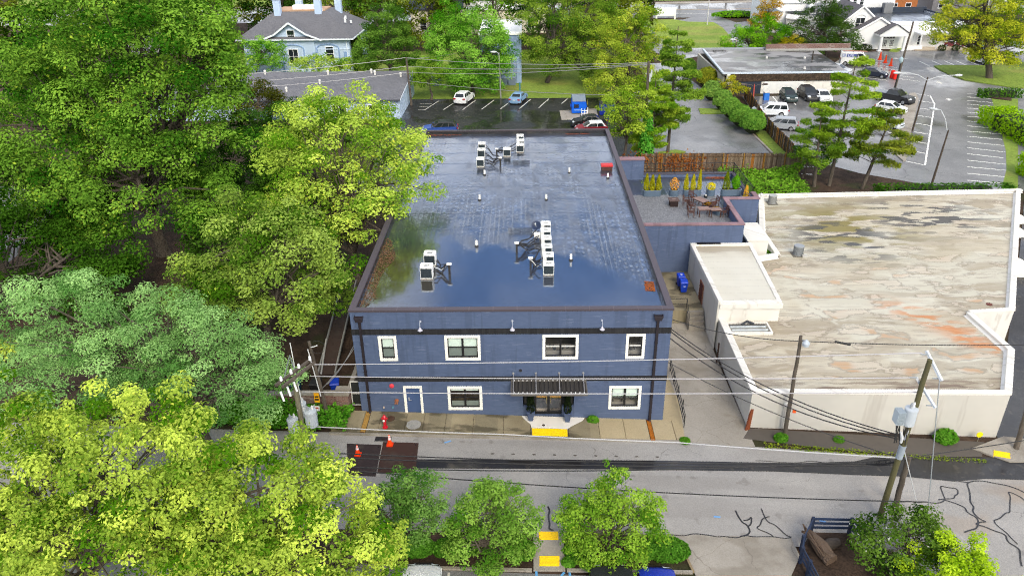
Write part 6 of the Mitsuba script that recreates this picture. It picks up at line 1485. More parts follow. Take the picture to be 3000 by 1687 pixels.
car('minivan', *off((47.39,63.6), (44.53,64.5), -1.0), 'silver minivan behind the plank fence, nearest to it', C('#9ea4ab', .85), None, cat='van')
car('suv', *off((99.17,124.54), (101.08,124.42), .9), 'dark red car at the right end of the white hall', C('#6e1420'), PARK)
car('big_suv', *off((96.09,110.34), (96.92,106.12), .9), 'white car parked under the big yellow tree at the right', WHITE, PARK)
car('suv', *off((66.19,100.73), (67.87,99.28), .9), 'silver car half hidden behind the pine top near the van', SILV, PARK)
FR = 'cars at the bottom edge of the picture'
gz_f = lambda x, y: float(gz(x, y)) + .03
for kind, x, ynose, lb, col, yaw_ in (('sedan', 5.55, -12.85, 'white car whose bonnet shows at the bottom edge, left of the path', C('#e6e9ea', .82), 90), ('pickup', 14.75, -12.75, 'black car under the right small tree at the bottom edge', (.02, .022, .026), 90), ('hatch', 17.0, -12.6, 'bright blue car at the bottom edge, right of the small trees', C('#1230a8', .95), 90)):
    Lk = KIND[kind][0]
    car(kind, (x, ynose - Lk), (x, ynose), lb, col, FR, z=gz_f(x, ynose), s=1.0, cat='car')
# dumpster and the things around it in the rear lot
t = thing('dumpster', 'bright blue front loading dumpster with a grey lid in the rear lot', 'dumpster')
dp = (18.9,74.14)
m = MB(loc=(dp[0], dp[1] + 1.0, .02))
v = [[-1.05, -.95, .15], [1.05, -.95, .15], [1.05, .95, .15], [-1.05, .95, .15], [-1.05, -1.15, 1.9], [1.05, -1.15, 1.9], [1.05, 1.0, 2.5], [-1.05, 1.0, 2.5]]
put('bin_body', m.add(v, [[0, 1, 5], [0, 5, 4], [1, 2, 6], [1, 6, 5], [2, 3, 7], [2, 7, 6], [3, 0, 4], [3, 4, 7], [0, 2, 1], [0, 3, 2]]), 'clean', t, C('#1765e0', .95))
m = MB(loc=(dp[0], dp[1] + 1.0, .02)); m.add([[-1.0, -1.1, 1.97], [1.0, -1.1, 1.97], [1.0, 1.0, 2.58], [-1.0, 1.0, 2.58], [-1.0, -1.1, 1.9], [1.0, -1.1, 1.9], [1.0, 1.0, 2.5], [-1.0, 1.0, 2.5]], [[0, 1, 2], [0, 2, 3], [4, 5, 1], [4, 1, 0], [5, 6, 2], [5, 2, 1], [7, 4, 0], [7, 0, 3]])
put('lid', m, 'clean', t, C('#77838f'))
m = MB(loc=(dp[0], dp[1] + 1.0, .02))
for sx in (-1, 1):
    m.box(*sorted((sx * 1.05, sx * 1.25)), -.6, .7, .9, 1.15)
put('fork_pocket', m, 'clean', t, C('#1357c4', .9), kind='stuff')
put('side_door', MB(loc=(dp[0], dp[1] + 1.0, .02)).box(-.75, -.05, -1.12, -1.05, .95, 1.5), 'clean', t, (.02, .025, .04))
put('front_band', MB(loc=(dp[0], dp[1] + 1.0, .02)).box(-.7, .5, -1.075, -1.0, .55, .72), 'clean', t, C('#6f9fe8'))
put('yellow_sign', MB(loc=(dp[0], dp[1] + 1.0, .02)).box(1.26, 1.29, -.5, .0, 1.25, 1.9), 'clean', t, C('#e2c42e'))
t = thing('white_posts', 'white painted bollard frame beside the blue dumpster', 'bollard'); bp = (20,73.63)
put('frame', MB(loc=(bp[0] - .3, bp[1] - .4, 0)).box(-.5, -.4, 0, .1, 0, 1.1).box(.4, .5, 0, .1, 0, 1.2).box(-.5, .5, 0, .1, .7, .8).box(-.05, .05, 0, .1, 0, 1.0).box(-.5, .5, 0, .1, .3, .4), 'clean', t, C('#e8e9ea'))
t = thing('dumpster', 'dark blue dumpster behind the yellow tree at the edge of the rear lot', 'dumpster'); dq = (23.1,73.5)
put('bin_body', MB(loc=(dq[0], dq[1] + .6, 0)).box(-1.1, 1.1, -.9, .9, .1, 1.7), 'clean', t, C('#12309a', .8)); put('lid', MB(loc=(dq[0], dq[1] + .6, 0)).box(-1.15, 1.15, -.95, .95, 1.7, 1.8), 'clean', t, (.03, .03, .04))

# ---------------- poles, lamps and wires
def pole(name, label, base, top, r0=.16, r1=.11, cat='utility pole', col=None, z=None):
    t = thing(name, label, cat)
    z = float(gz(*base[:2])) if z is None and base[1] < 27 else (z or 0)
    b3, t3 = np.array([base[0], base[1], z - .2]), np.array(top, float)
    n = 8; rng = np.random.default_rng(int(abs(base[0] * 31)))
    pts = np.array([b3 + (t3 - b3) * i / n for i in range(n + 1)]); pts[1:-1, :2] += rng.normal(0, .012, (n - 1, 2))
    put('shaft', MB().tube(pts, np.linspace(r0, r1, n + 1), 12), 'bark' if col is None else 'matte', t, col, smooth=40)
    return t, b3, t3
def insulator(p, up=.25, r=.06):
    return MB(loc=p).lathe(0, 0, 0, [(r * .4, 0), (r, .05), (r * .6, .09), (r, .13), (r * .6, .17), (r, .21), (r * .4, up)], 8)
def can(t, x, y, z, r, h, nm='transformer'):
    k = put(nm, MB(loc=(x, y, z)).lathe(0, 0, 0, [(r * .92, 0), (r, .04), (r, h * .88), (r * 1.06, h * .9), (r * 1.02, h * .95), (r * .6, h), (.05, h + .02)], 18), 'clean', t, C('#b4bcc4'), smooth=35)
    put('bushing', insulator((x - r * .3, y - r * .2, z + h * .96), .38, .07), 'clean', k, C('#8f959b')); put('bushing', insulator((x + r * .35, y + r * .2, z + h * .96), .32, .07), 'clean', k, C('#d4d6d8'))
    put('bracket', MB(loc=(x, y, z)).box(-r - .03, r + .03, -.03, .03, h * .7, h * .76).box(-r - .03, r + .03, -.03, .03, h * .2, h * .26), 'metal', k, C('#8d9399'))
    return k
def wire(label, pts, r=.022, sag=.25, col=(.02, .02, .022), group='overhead wires', name='overhead_wire'):
    r = max(r, .026)
    t = key_of(name)
    m = MB()
    for a, b in zip(pts[:-1], pts[1:]):
        m.tube(catenary(a, b, sag, 16), r, 5)
    scene[t] = mikit.ply(m.mesh(), 'mat_clean', color=np.tile(np.asarray(col, float), (len(m.mesh().vertices), 1)))
    labels[t] = {'label': label, 'category': 'wire', 'group': group}
    return t
GW = C('#a9aaad')
# front left: two poles carrying a double cross arm and three transformers
bA = (-2.95, -3.0); tA = (-2.96,-3,5.36)
t, b3, t3 = pole('transformer_pole', 'grey wooden pole with three pale transformers and a double cross arm by the blue building', bA, tA, .17, .13, col=C('#8a8672', .85))
A0, A1 = (-1.03,-5.53), (-2.15,-7.69)
for dx, dz in ((0, 0), (.28, .1)):
    a, b = np.array([A0[0] + dx, A0[1] - .1, 7.6 - dz]), np.array([A1[0] + dx * 1.2, A1[1] - .2, 7.6 - dz])
    put('cross_arm', MB().bar(a, b, .12, .14), 'bark', t)
for f_ in (.03, .38, .62, .92):
    p = np.array([A0[0], A0[1], 7.68]) * (1 - f_) + np.array([A1[0], A1[1], 7.68]) * f_
    put('insulator', insulator(tuple(p + [.15, -.1, 0]), .3, .08), 'clean', t, C('#e2e4e6'))
p0 = np.array([A0[0], A0[1], 7.5]); p1 = np.array([A1[0], A1[1], 7.5])
for f_ in (.45, .8):
    q = p0 * (1 - f_) + p1 * f_
    put('brace', MB().bar(q, [t3[0], t3[1], 6.3], .05), 'metal', t, C('#b9bec4'))
for k, f_ in enumerate((.55, .75, .95)):
    q = p0 * (1 - f_) + p1 * f_
    put('cut_out', MB().tube([q + [.1, -.2, -.35], q + [.25, -.35, -.85]], .055, 8), 'clean', t, C('#e4e6e8'))
for (px, py, zz, r_, h_) in ((786, 1070, 3.1, .36, 1.15), (757, 1048, 3.9, .30, 1.0), (741, 1092, 3.2, .32, 1.0)):
    p = (-2.19,-3.4,1.58) if px == 786 else ((-2.95,-2.6,1.71) if px == 757 else (-3.26,-3.6,1.29))
    can(t, p[0], p[1], p[2], r_, h_)
pa = (-2.6,-3,2.46)
m = MB()
rng = np.random.default_rng(6)
for k in range(9):
    q = np.array(pa) + rng.normal(0, .25, 3) * [1, .4, 1.2]
    m.tube(catenary(q, q + rng.normal(0, .3, 3) + [.3, 0, -.3], .2, 8), .022, 4)
put('jumper_cable', m, 'clean', t, C('#c9ccd0'), kind='stuff')
put('hose_line', MB().tube([[t3[0] + .18, t3[1] - .1, 7.2], [t3[0] + .22, t3[1] - .12, 4.5], [t3[0] + .3, t3[1] - .1, 2.0]], .03, 6), 'clean', t, C('#d6d8da'))
bB = (-1.95, -.9); tB = (-2.43,-0.9,5.94)
t, b3b, t3b = pole('service_pole', 'thin dark wooden pole with a white pipe behind the transformer pole', bB, tB, .12, .09)
put('pipe', MB().tube([[t3b[0] - .12, t3b[1] - .08, t3b[2] - .5], [b3b[0] - .25, b3b[1] - .1, 2.0]], .035, 6), 'clean', t, C('#d2d4d6'))
put('lamp_arm', MB().tube([[t3b[0], t3b[1], t3b[2] - .4], [t3b[0] + .3, t3b[1] - .2, t3b[2] - .25], [t3b[0] + .55, t3b[1] - .3, t3b[2] - .1]], .035, 6), 'clean', t, C('#dfe1e3'))
put('loop', MB().tube([[t3b[0] + .5 + .45 * math.sin(a), t3b[1] - .1, t3b[2] - .35 + .45 * math.cos(a)] for a in np.linspace(-.6, 4.2, 16)], .012, 4), 'clean', t, (.03, .03, .03))
t = thing('warning_sign', 'yellow sign strapped to the thin service pole', 'sign'); q = (-2.47,-1,1.89)
put('plate', MB(loc=q).box(-.16, .16, -.02, .02, -.35, .35), 'clean', t, C('#e0a21c')); put('print', MB(loc=q).box(-.12, .12, -.026, -.02, .02, .14).box(-.12, .12, -.026, -.02, -.2, -.05), 'clean', t, C('#4c3a16'))
t = thing('notice_sign', 'small white and red sign below the yellow sign', 'sign'); q = (-2.6,-1,1.06)
put('plate', MB(loc=q).box(-.2, .2, -.02, .02, -.18, .18), 'clean', t, C('#dcdcda')); put('print', MB(loc=q).box(-.14, .14, -.026, -.02, -.02, .1), 'clean', t, C('#b4544e'))
# right: lamp pole in front of the pale building
bE = (27.2,-0.9); tE = (26.99,-1,6.21)
t, _, t3e = pole('lamp_pole', 'dark leaning wooden pole with a grey lamp in front of the pale building', bE, tE, .14, .10)
put('lamp_head', MB(loc=(t3e[0] + .28, t3e[1] - .25, t3e[2] - .62)).lathe(0, 0, 0, [(.05, 0), (.2, .1), (.22, .3), (.12, .42), (.05, .5)], 14), 'clean', t, C('#aeb7c0'), smooth=35)
put('lamp_arm', MB().tube([[t3e[0], t3e[1], t3e[2] - .25], [t3e[0] + .28, t3e[1] - .25, t3e[2] - .2]], .03, 6), 'metal', t, C('#9aa0a6'))
put('orange_tag', MB(loc=(27.4,-1.15,0.8)).box(-.1, .1, -.03, .03, -.1, .1), 'clean', t, C('#e0541c'))
# right: tall mossy pole with transformer, and the dark stub beside it
bC = (30.24,-8.11); tC = (30.47,-8.2,9.18)
t, b3c, t3c = pole('tall_pole', 'tall mossy leaning wooden pole with a transformer and white cross arms at the lower right', bC, tC, .165, .12, col=C('#5d5a3e', .9))
def on(f_): return b3c + (t3c - b3c) * f_
a0, a1 = np.array((30.41,-8,9.35)), np.array((30.95,-8.6,8.34))
put('cross_arm', MB().bar(a0 + [0, .2, .1], a1 + [0, -.2, 0], .11, .13), 'clean', t, C('#d3dae2'))
a2, a3 = np.array((30.7,-8,7.31)), np.array((31.03,-8.6,6.72))
put('cross_arm', MB().bar(a2 + [0, .2, 0], a3 + [0, -.2, 0], .11, .13), 'clean', t, C('#d3dae2'))
a4 = np.array((30.18,-8,7.99)); put('arm_stub', MB().bar(a4, a4 + [.35, 0, -.55], .12), 'clean', t, C('#c9ced4'))
for p in (a0, a1, a3, a4):
    put('insulator', MB().tube([p, p + [-.35, 0, .02]], [.05, .03], 8), 'clean', t, C('#8b9298')); 
tc = np.array((30.16,-8.35,5.49))
k = can(t, tc[0], tc[1], tc[2] - .12, .31, 1.05)
fins = MB()
for i in range(7):
    fins.box(tc[0] - .72 + i * .055, tc[0] - .70 + i * .055, tc[1] - .28, tc[1] + .25, tc[2] + .0, tc[2] + .78)
put('cooling_fin', fins, 'clean', k, C('#b9c4cb'), kind='stuff')
m = MB(); rng = np.random.default_rng(9)
for i in range(7):
    q = tc + [rng.uniform(-.5, .1), rng.uniform(-.2, .2), -.1]; m.tube(catenary(q, q + [rng.uniform(-.2, .3), 0, -1.0 - rng.uniform(0, .4)], .1, 8), .03, 5)
put('drop_cable', m, 'clean', t, (.03, .03, .032), kind='stuff')
q = np.array((30.07,-8.3,4.53)); put('service_head', MB().tube([q + [-.1, 0, .3], q + [.05, 0, -.1], q + [.05, 0, -.4]], [.06, .09, .06], 8).tube([q + [.25, 0, .4], q + [.2, 0, -.2]], [.05, .05], 6), 'clean', t, C('#c9ccd0'))
put('grey_sleeve', MB().tube([on(.42), on(.50)], .175, 12), 'clean', t, C('#8f99a4'), smooth=40)
bD = (31.55,-7.13); tD = (31.3,-7.4,2.41)
t, b3d, t3d = pole('stub_pole', 'short dark stub pole standing right behind the tall mossy pole', bD, tD, .16, .15)
t, _, t3f = pole('corner_pole', 'dark pole with an orange tag at the right edge on the corner pavement', (41.42,-1.87), (41.72,-1.1,1.76), .17, .14)
put('orange_tag', MB(loc=(41.75,-1.35,-0.65)).box(-.12, .12, -.05, .05, -.12, .12), 'clean', t, C('#e2602a'))
# the main wires along the street between the two front poles
for i, (pa, pb, lb) in enumerate((((-1.67,-3.1,5.73), a0 + [-.3, 0, .1], 'highest of the three pale wires crossing the blue facade'), ((-1.88,-3.3,5.06), a4 + [-.3, 0, 0], 'middle of the three pale wires crossing the blue facade'), ((-2.42,-3.5,4.11), a2 + [-.3, 0, -.2], 'lowest of the three pale wires crossing the blue facade'))):
    wire(lb, [pa, pb], .027, .12, C('#b4b2b6'), 'power lines in front of the blue building')
wire('thick pale cable low along the kerb in front of the blue building', [(-2.02,-3.3,1.41), (9.38,-4,1.35), (19.27,-5,1.53), on(.42)], .036, .05, C('#b8b8ba'), 'power lines in front of the blue building')
for i, ((x0, y0), (x1, y1), lb) in enumerate((((1690, 832), (2262, 1092), 'upper of three dark service cables from the roof corner to the tall pole'), ((1690, 845), (2262, 1100), 'middle of three dark service cables from the roof corner to the tall pole'), ((1688, 868), (2264, 1106), 'lower of three dark service cables from the roof corner to the tall pole'))):
    wire(lb, [(19.55, 1.2 + .4 * i, {0: 5.6, 1: 5.25, 2: 4.6}[i]), q + [-.1, 0, .1 - .12 * i]], .034, .9 + .15 * i, (.03, .03, .033), 'service cables beside the blue building')
wire('thin cable from the blue building across the alley to the lamp pole', [(19.55, 1.0, 6.3), t3e + [0, 0, -.35]], .02, .35, (.03, .03, .032), 'service cables beside the blue building')
sp = wire('cable with a black splice running right from the lamp pole over the pale roof', [t3e + [0, 0, -.35], (44.5, -2.5, 6.6)], .024, .25, (.03, .03, .032), 'service cables beside the blue building')
pm = t3e + (np.array([44.5, -2.5, 6.6]) - t3e) * .14 + [0, 0, -.42]
put('splice_case', MB().tube([pm + [-.45, .05, .06], pm + [.45, -.05, -.1]], .07, 8), 'clean', sp, (.012, .012, .013))
wire('slack thin cable from the facade corner to the stub pole base', [(19.55, .6, 3.4), t3d + [0, 0, -.2]], .018, .5, (.05, .05, .052), 'service cables beside the blue building')
for (p0, p1, lb, s_) in (((0.24,-7,2.45), (29.26,-7.2,1.8), 'upper dark wire over the street trench, ending at a splice', .25), ((0.27,-7.2,2.33), (29.29,-7.2,1.69), 'second dark wire over the street trench, ending at a splice', .3), ((1.27,-8.6,2.84), t3d + [0, 0, -.1], 'dark wire crossing the street above the small trees', .5), ((1.72,-8.8,2.76), (32.46,-8.2,-0.02), 'thick dark cable crossing the street just above the small trees', .35)):
    wire(lb, [p0, p1], .034, s_, (.02, .02, .022), 'wires along the near side of the street')
for (p0, p1) in (((29.26,-7.2,1.8), on(.40)),):
    k = wire('tangle of black cable splices left of the tall pole', [p0, p1], .05, .12, (.012, .012, .013), 'wires along the near side of the street')
    m = MB(); rng = np.random.default_rng(3)
    for i in range(6):
        c0 = np.array(p0) + (np.array(p1) - np.array(p0)) * rng.uniform(.1, .7); m.tube([c0 + [.28 * math.cos(a) + .1 * a, 0, .18 * math.sin(a)] for a in np.linspace(0, 5, 12)], .02, 4)
    put('coil', m, 'clean', k, (.012, .012, .013), kind='stuff')
wire('dark wire from the stub pole up to the right edge of the picture', [t3d, (44.0, -6.0, 3.8), (52, -4.0, 6.4)], .026, .15, (.02, .02, .022), 'wires along the near side of the street')
gk = wire('guy wire with white markers hanging from the tall pole to the road', [a1, (a1[0] + 1.0, a1[1] - 1.2, -1.2)], .014, .0, C('#8f9498'), 'guy wires of the tall pole', 'guy_wire')
put('white_marker', MB(loc=(a1[0] + .85, a1[1] - 1.0, .2)).box(-.06, .06, -.05, .05, -.12, .12), 'clean', gk, C('#eef0f0'))
gk = wire('guy wire from the middle of the tall pole leaning out to the road', [on(.5), (on(.5)[0] + 2.2, on(.5)[1] + .3, -1.3)], .02, .0, C('#b9bcbf'), 'guy wires of the tall pole', 'guy_wire')
# back: poles and wires behind the roof
t, _, tG = pole('rear_pole', 'dark wooden pole at the end of the long grey roof', (-7.37,80.62), (-7.59,80.5,7.5), .2, .14)
t, _, tH = pole('ivy_pole', 'dark wooden pole with ivy at its foot beside the pine trees', (25.2, 49.0), (24.9,49,12.51), .2, .15)
put('pole_fittings', MB(loc=(tH[0] + .2, tH[1] - .2, tH[2] - 2.2)).box(-.06, .1, -.1, .1, 0, .9).box(.1, .25, -.1, .1, .5, 1.3), 'clean', t, C('#b5babd'))
for zo, zl, lb in ((-.05, 6.0, 'highest wire between the rear pole and the ivy pole'), (-1.35, 4.9, 'second wire between the rear pole and the ivy pole'), (-2.3, 4.0, 'third wire between the rear pole and the ivy pole')):
    wire(lb, [tG + [0, 0, zo], tH + [0, 0, -.1 + zo * .08]], .035, .55, C('#9a9a98'), 'wires behind the main roof')
    wire(lb.replace('between the rear pole and the ivy pole', 'running left from the rear pole over the grey roof'), [tG + [0, 0, zo], (-46, 74, zl)], .035, .5, C('#b9b8b8'), 'wires behind the main roof')
wire('low wire between the rear pole and the ivy pole', [tG + [0, 0, -3.6], tH + [0, 0, -3.9]], .035, .45, C('#8f908e'), 'wires behind the main roof')
wire('service wire from the rear pole down to the slate block', [tG + [0, 0, -.3], (7.9, 95.6, 7.0)], .03, .4, C('#8f908e'), 'wires behind the main roof')
def street_light(base, top, label, arms, col='#4a4038', h=None, head='#c3c7ca', r=.10):
    t, b3, t3 = pole('street_light', label, base, top, r * 1.3, r * .8, 'street light', C(col))
    for ax_, ln, up in arms:
        d = np.array([math.cos(ax_), math.sin(ax_), 0])
        pts = [t3 + [0, 0, -.4], t3 + d * ln * .35 + [0, 0, up * .6 - .1], t3 + d * ln * .75 + [0, 0, up], t3 + d * ln + [0, 0, up]]
        put('arm', MB().tube(pts, .042, 7), 'clean', t, C(head))
        e = t3 + d * (ln + .35) + [0, 0, up]
        put('lamp_head', MB().tube([e - d * .5, e - d * .2, e + d * .3, e + d * .5], [.07, .16, .15, .05], 9), 'clean', t, C(head), smooth=40)
    return t
street_light((64.09,63.39), (63.76,62,7.58), 'tall pole with two white curved lamp arms in the middle of the parking lot', [(PI + .1, 4.0, .7), (.0, 3.6, .2)])
street_light((56.14,41.23), (56.91,42,6.21), 'brown lamp pole with one white curved arm near the rear edge of the pale roof', [(PI * .78, 1.6, 2.0)])
pole('dark_pole', 'tall dark leaning pole with a red wrapped foot in the parking lot', (71.37,86.18), (71.99,86,11.04), .2, .13)
t = thing('lamp_post', 'short black lamp post wrapped in red behind the pickup', 'lamp post'); lp_ = (70.92,86.2)
put('shaft', MB(loc=(lp_[0] - .9, lp_[1] - 3, 0)).cyl(0, 0, 0, 5.2, .09, sides=8), 'clean', t, (.02, .02, .022)); put('lantern', MB(loc=(lp_[0] - .9, lp_[1] - 3, 5.2)).lathe(0, 0, 0, [(.1, 0), (.3, .3), (.32, .7), (.05, 1.0)], 10), 'clean', t, C('#9fb5bb'))
for k, (px, lb) in enumerate(((2240, 'red plastic wrap around the lamp post by the pickup'), (2250, 'red plastic wrap around the foot of the tall dark pole'))):
    q = (75.36,96.24) if k == 0 else (75.49,95.27)
    t = thing('red_wrap', lb, 'wrap', 'red wraps on the poles'); put('sleeve', MB(loc=(q[0], q[1], 0)).cyl(0, 0, .1, 1.4, .42, .3, 10), 'clean', t, C('#e0261c', .95))
street_light((6.81,84.75), (6.67,84,7.42), 'plain grey lamp pole on the lawn behind the rear lot', [(PI, .5, .1)], '#8e8e8a')
street_light((26.76,74.05), (26.21,71,3.76), 'grey lamp post with a short arm between the yellow trees', [(.0, .9, .1)], '#a5a8a8', r=.09)
street_light((45.35,75.41), (46.57,80,2.87), 'red painted lamp pole with flat heads by the fence', [(0, 1.3, .0), (PI, 1.3, .0)], '#a3423a', head='#5c5450')
street_light((52.98,117.01), (49.98,106,5.3), 'pale wooden post with a small lamp on the far lawn', [(PI, .3, .0)], '#b39b7c')
street_light((56.48,158.82), (56.61,160,6.77), 'grey pole by the far road', [], '#c2c2c0'); street_light((71.47,166.98), (70.46,165,6.41), 'pole with a red foot by the far road', [], '#8a5a50'); street_light((80.71,150.03), (76.83,140,4.14), 'small lamp with two flat heads in front of the white hall', [(0, 1.2, 0), (PI, 1.2, 0)], '#9a8a80', head='#6c6a68')

# ---------------- small things at the street
t = thing('fire_hydrant', 'red fire hydrant on a tall barrel near the side door', 'hydrant')
hx, hy = 1.78, -1.66; hz_ = float(gz(hx, hy)) + .135
put('barrel', MB(loc=(hx, hy, hz_)).lathe(0, 0, 0, [(.17, 0), (.17, .05), (.10, .06), (.095, .52), (.13, .54), (.13, .60), (.12, .62), (.125, .78), (.14, .80), (.09, .90), (.03, .95)], 14), 'paint', t, C('#c0182a'), smooth=40)
put('nozzle', MB(loc=(hx, hy, hz_)).tube([[-.2, 0, .70], [.2, 0, .70]], .06, 8).tube([[0, -.2, .68], [0, 0, .68]], .075, 8), 'clean', t, C('#b01626')); put('cap', MB(loc=(hx, hy, hz_)).tube([[0, -.23, .68], [0, -.2, .68]], .08, 8), 'clean', t, C('#d8d4d2'))
put('weather_cap', MB(loc=(hx, hy, hz_)).cyl(0, 0, .93, 1.0, .035, sides=6), 'clean', t, C('#a01222'))
def cone(x, y, z, h, label, bands=True, grp=None):
    t = thing('traffic_cone', label, 'traffic cone', grp)
    o = dict(loc=(x, y, z)); s = h / .72
    put('base', MB(**o).prism(rbox(.38 * s, .38 * s, 1, .04), 0, .045), 'clean', t, C('#e03c14'))
    put('cone_body', MB(**o).lathe(0, 0, .045, [(.145 * s, 0), (.035 * s, .66 * s), (.02 * s, .675 * s)], 16), 'clean', t, C('#ff4a12', .95), smooth=40)
    if bands:
        for z0, z1 in ((.36, .50), (.55, .62)):
            r_ = lambda q: (.145 - .11 * q / .66) * s + .004
            put('reflective_band', MB(**o).lathe(0, 0, .045, [(r_(z0), z0 * s), (r_(z1), z1 * s)], 16), 'clean', t, C('#f2dede'))
cone(.56, -4.25, float(gz(.56, -4.25)) + .075, .74, 'orange traffic cone with white bands on the left steel plate', True, 'orange cones on the steel plates')
cone(2.32, -3.25, float(gz(2.32, -3.25)) + .075, .76, 'orange traffic cone with a white top on the right steel plate', True, 'orange cones on the steel plates')
for k, (px, py, w_) in enumerate(((2213, 151, 'farthest'), (2226.5, 159, 'middle'), (2240, 167, 'nearest'))):
    q = (80.18,112.88) if k == 0 else ((79.9,109.76) if k == 1 else (79.64,106.75))
    cone(q[0], q[1], .03, 1.5, f'red cone on the parking lines in front of the white hall, {w_} of three', False, 'red cones in the parking lot')
q = (98.11,115.44); 
def plate(pts, label):
    t = thing('steel_plate', label, 'road plate', 'steel plates on the street')
    P = Polygon(pts); ring = np.array(P.exterior.coords)[:-1]
    put('sheet', slab(pts, .03, .045, 1.5), 'matte', t, C('#46302a', .8) if 'right' in label else C('#3a2f30', .8))
    c = P.centroid
    rr = np.random.default_rng(len(label)); m = MB()
    for p in ring:
        d = (np.array([c.x, c.y]) - p); d /= np.linalg.norm(d); p = p + d * .25
        m.cyl(p[0], p[1], float(gz(*p)) + .076, float(gz(*p)) + .085, .05, sides=8)
    put('lifting_hole', m, 'clean', t, (.01, .01, .01), kind='stuff')
plate([(-.31, -3.25), (1.80, -3.28), (1.92, -6.05), (.30, -6.0)], 'dark grey wet steel plate on the street, left of the pair')
plate([(1.86, -2.98), (4.03, -2.99), (4.16, -5.66), (1.96, -5.72)], 'rust brown steel plate on the street, right of the pair')
# potted evergreens at the entrance
for x, lb in ((10.95, 'dark pot with a slim dark evergreen left of the entrance'), (13.30, 'dark pot with a slim dark evergreen right of the entrance')):
    z = float(gz(x, -.4)) + .14
    t = thing('tapered_planter', lb, 'planter', 'planters at the entrance')
    v = np.array([[sx * w_, sy * w_, zz] for zz, w_ in ((0, .13), (.72, .24)) for sx, sy in ((-1, -1), (1, -1), (1, 1), (-1, 1))])
    put('pot', MB(loc=(x, -.45, z)).add(v, [[0, 1, 5], [0, 5, 4], [1, 2, 6], [1, 6, 5], [2, 3, 7], [2, 7, 6], [3, 0, 4], [3, 4, 7], [4, 5, 6], [4, 6, 7]]), 'clean', t, C('#4c5a78', .8))
    put('pot_rim', MB(loc=(x, -.45, z + .72)).prism(rbox(.52, .52, 1, .02).difference(rbox(.42, .42, 1, .02)), 0, .03), 'clean', t, C('#56658a', .8))
    cone_shrub(x, -.45, z + .70, 1.75, .52, lb.replace('dark pot with a ', '').replace('evergreen', 'evergreen standing in the pot'), C('#141a12'), C('#2a3420'), int(x * 10), 'potted_evergreen', 'shrub', 'evergreens at the entrance', False, 700, .06)
# iron rail along the ramp beside the blue building
t = thing('ramp_railing', 'black iron railing along the ramp right of the blue building', 'railing')
pts = [np.array([20.95, y, float(gz(20.95, y)) + .13]) for y in (-.7, .9, 2.5, 4.1, 5.7)]
pts[0][0] = 20.75
m = MB()
for p in pts: m.bar(p, p + [0, 0, 1.0], .05)
put('post', m, 'clean', t, (.012, .012, .013), kind='stuff')
for h in (1.0, .66, .3):
    put('rail', MB().bar(pts[0] + [0, 0, h], pts[-1] + [0, 0, h], .045), 'clean', t, (.012, .012, .013))
# posts at the pale building
q = (24.97,7.02); t = thing('iron_post', 'thin dark post standing in the alley against the pale wall', 'post'); put('shaft', MB(loc=(24.6, q[1], float(gz(24.6, q[1])))).cyl(0, 0, -.1, 1.75, .06, sides=8), 'matte', t, C('#3c2a24'))
q = (25.02,-0.4); t = thing('rusty_bollard', 'rusty brown leaning bollard at the corner of the pale building', 'bollard'); put('shaft', MB().tube([[q[0] - .15, q[1] - .15, float(gz(*q)) - .1], [q[0] + .05, q[1] + .1, float(gz(*q)) + 1.45]], [.15, .11], 10), 'matte', t, C('#7a4026'))
put('brace', MB().tube([[q[0] - .32, q[1] - .3, float(gz(*q)) - .05], [q[0] - .02, q[1], float(gz(*q)) + .7]], .08, 8), 'matte', t, C('#6e3a22'))
t = thing('yellow_marker', 'small yellow oval marker sign on a stick at the right end of the pale wall', 'sign'); q = (39.36,-1.15); z = float(gz(*q))
put('stick', MB(loc=(*q, z)).cyl(0, 0, -.1, .55, .018, sides=6), 'clean', t, C('#8a8a7a')); put('plate', MB(loc=(*q, z + .6)).tube([[0, -.02, 0], [0, .02, 0]], .2, 14), 'clean', t, C('#ecd81c'))
# corner pavement at the right edge
cw = struct('sidewalk', slab([(38.6, -1.9), (41.3, -.6), (45.2, -1.2), (45.4, -2.4), (44, -3.0), (40.3, -3.1)], 0, .12), 'concrete')
tactile(cw, [(39.57,-2.6), (40.48,-2.82), (40.74,-2.28), (39.87,-2.06)], .121)
# lattice fence, log and bed at the lower right
t = thing('rail_fence', 'dark blue three rail wooden fence around the mulched bed at the lower right', 'fence')
FP = [(25.05, -18.5), (25.3, -15.6), (25.75, -13.0), (26.0, -11.9), (28.3, -11.85)]
FQ = [(24.78,-12.38), (24.7,-11.51), (25.02,-10.7), (25.94,-9.41), (28.03,-9.38)]
fp = [np.array([*q, float(gz(*q)) + .04]) for q in FQ]
fp.insert(0, fp[0] + (fp[0] - fp[1]) * 1.5)
end = fp[-1] + np.array([1.3, -3.6, 0]); fp.append(end)
for a, b in zip(fp[:-1], fp[1:]):
    for h in (.38, .68, .98):
        put('rail', MB().bar(a + [0, 0, h], b + [0, 0, h], .05, .14), 'matte', t, C('#2c3a55', .85))
for p in fp:
    put('post', MB(loc=p).box(-.08, .08, -.08, .08, -.1, 1.08), 'matte', t, C('#26324a', .85))
struct('planting_bed', drape([tuple(p[:2]) for p in fp] + [(31.5, -20), (25.5, -20)], .055), 'mulch')
t = thing('tree_log', 'rough barked fallen log lying in the mulched bed at the lower right', 'log'); rng = np.random.default_rng(8)
l0, l1 = (25.47,-10.05), (26.27,-11.58); za, zb_ = float(gz(*l0)) + .3, float(gz(*l1)) + .38
ax_ = np.linspace(0, 1, 30)[:, None]; pts = np.array([[*l0, za + .35]]) * (1 - ax_) + np.array([[*l1, zb_]]) * ax_; pts[:, 2] += .10 * np.sin(ax_[:, 0] * 5)
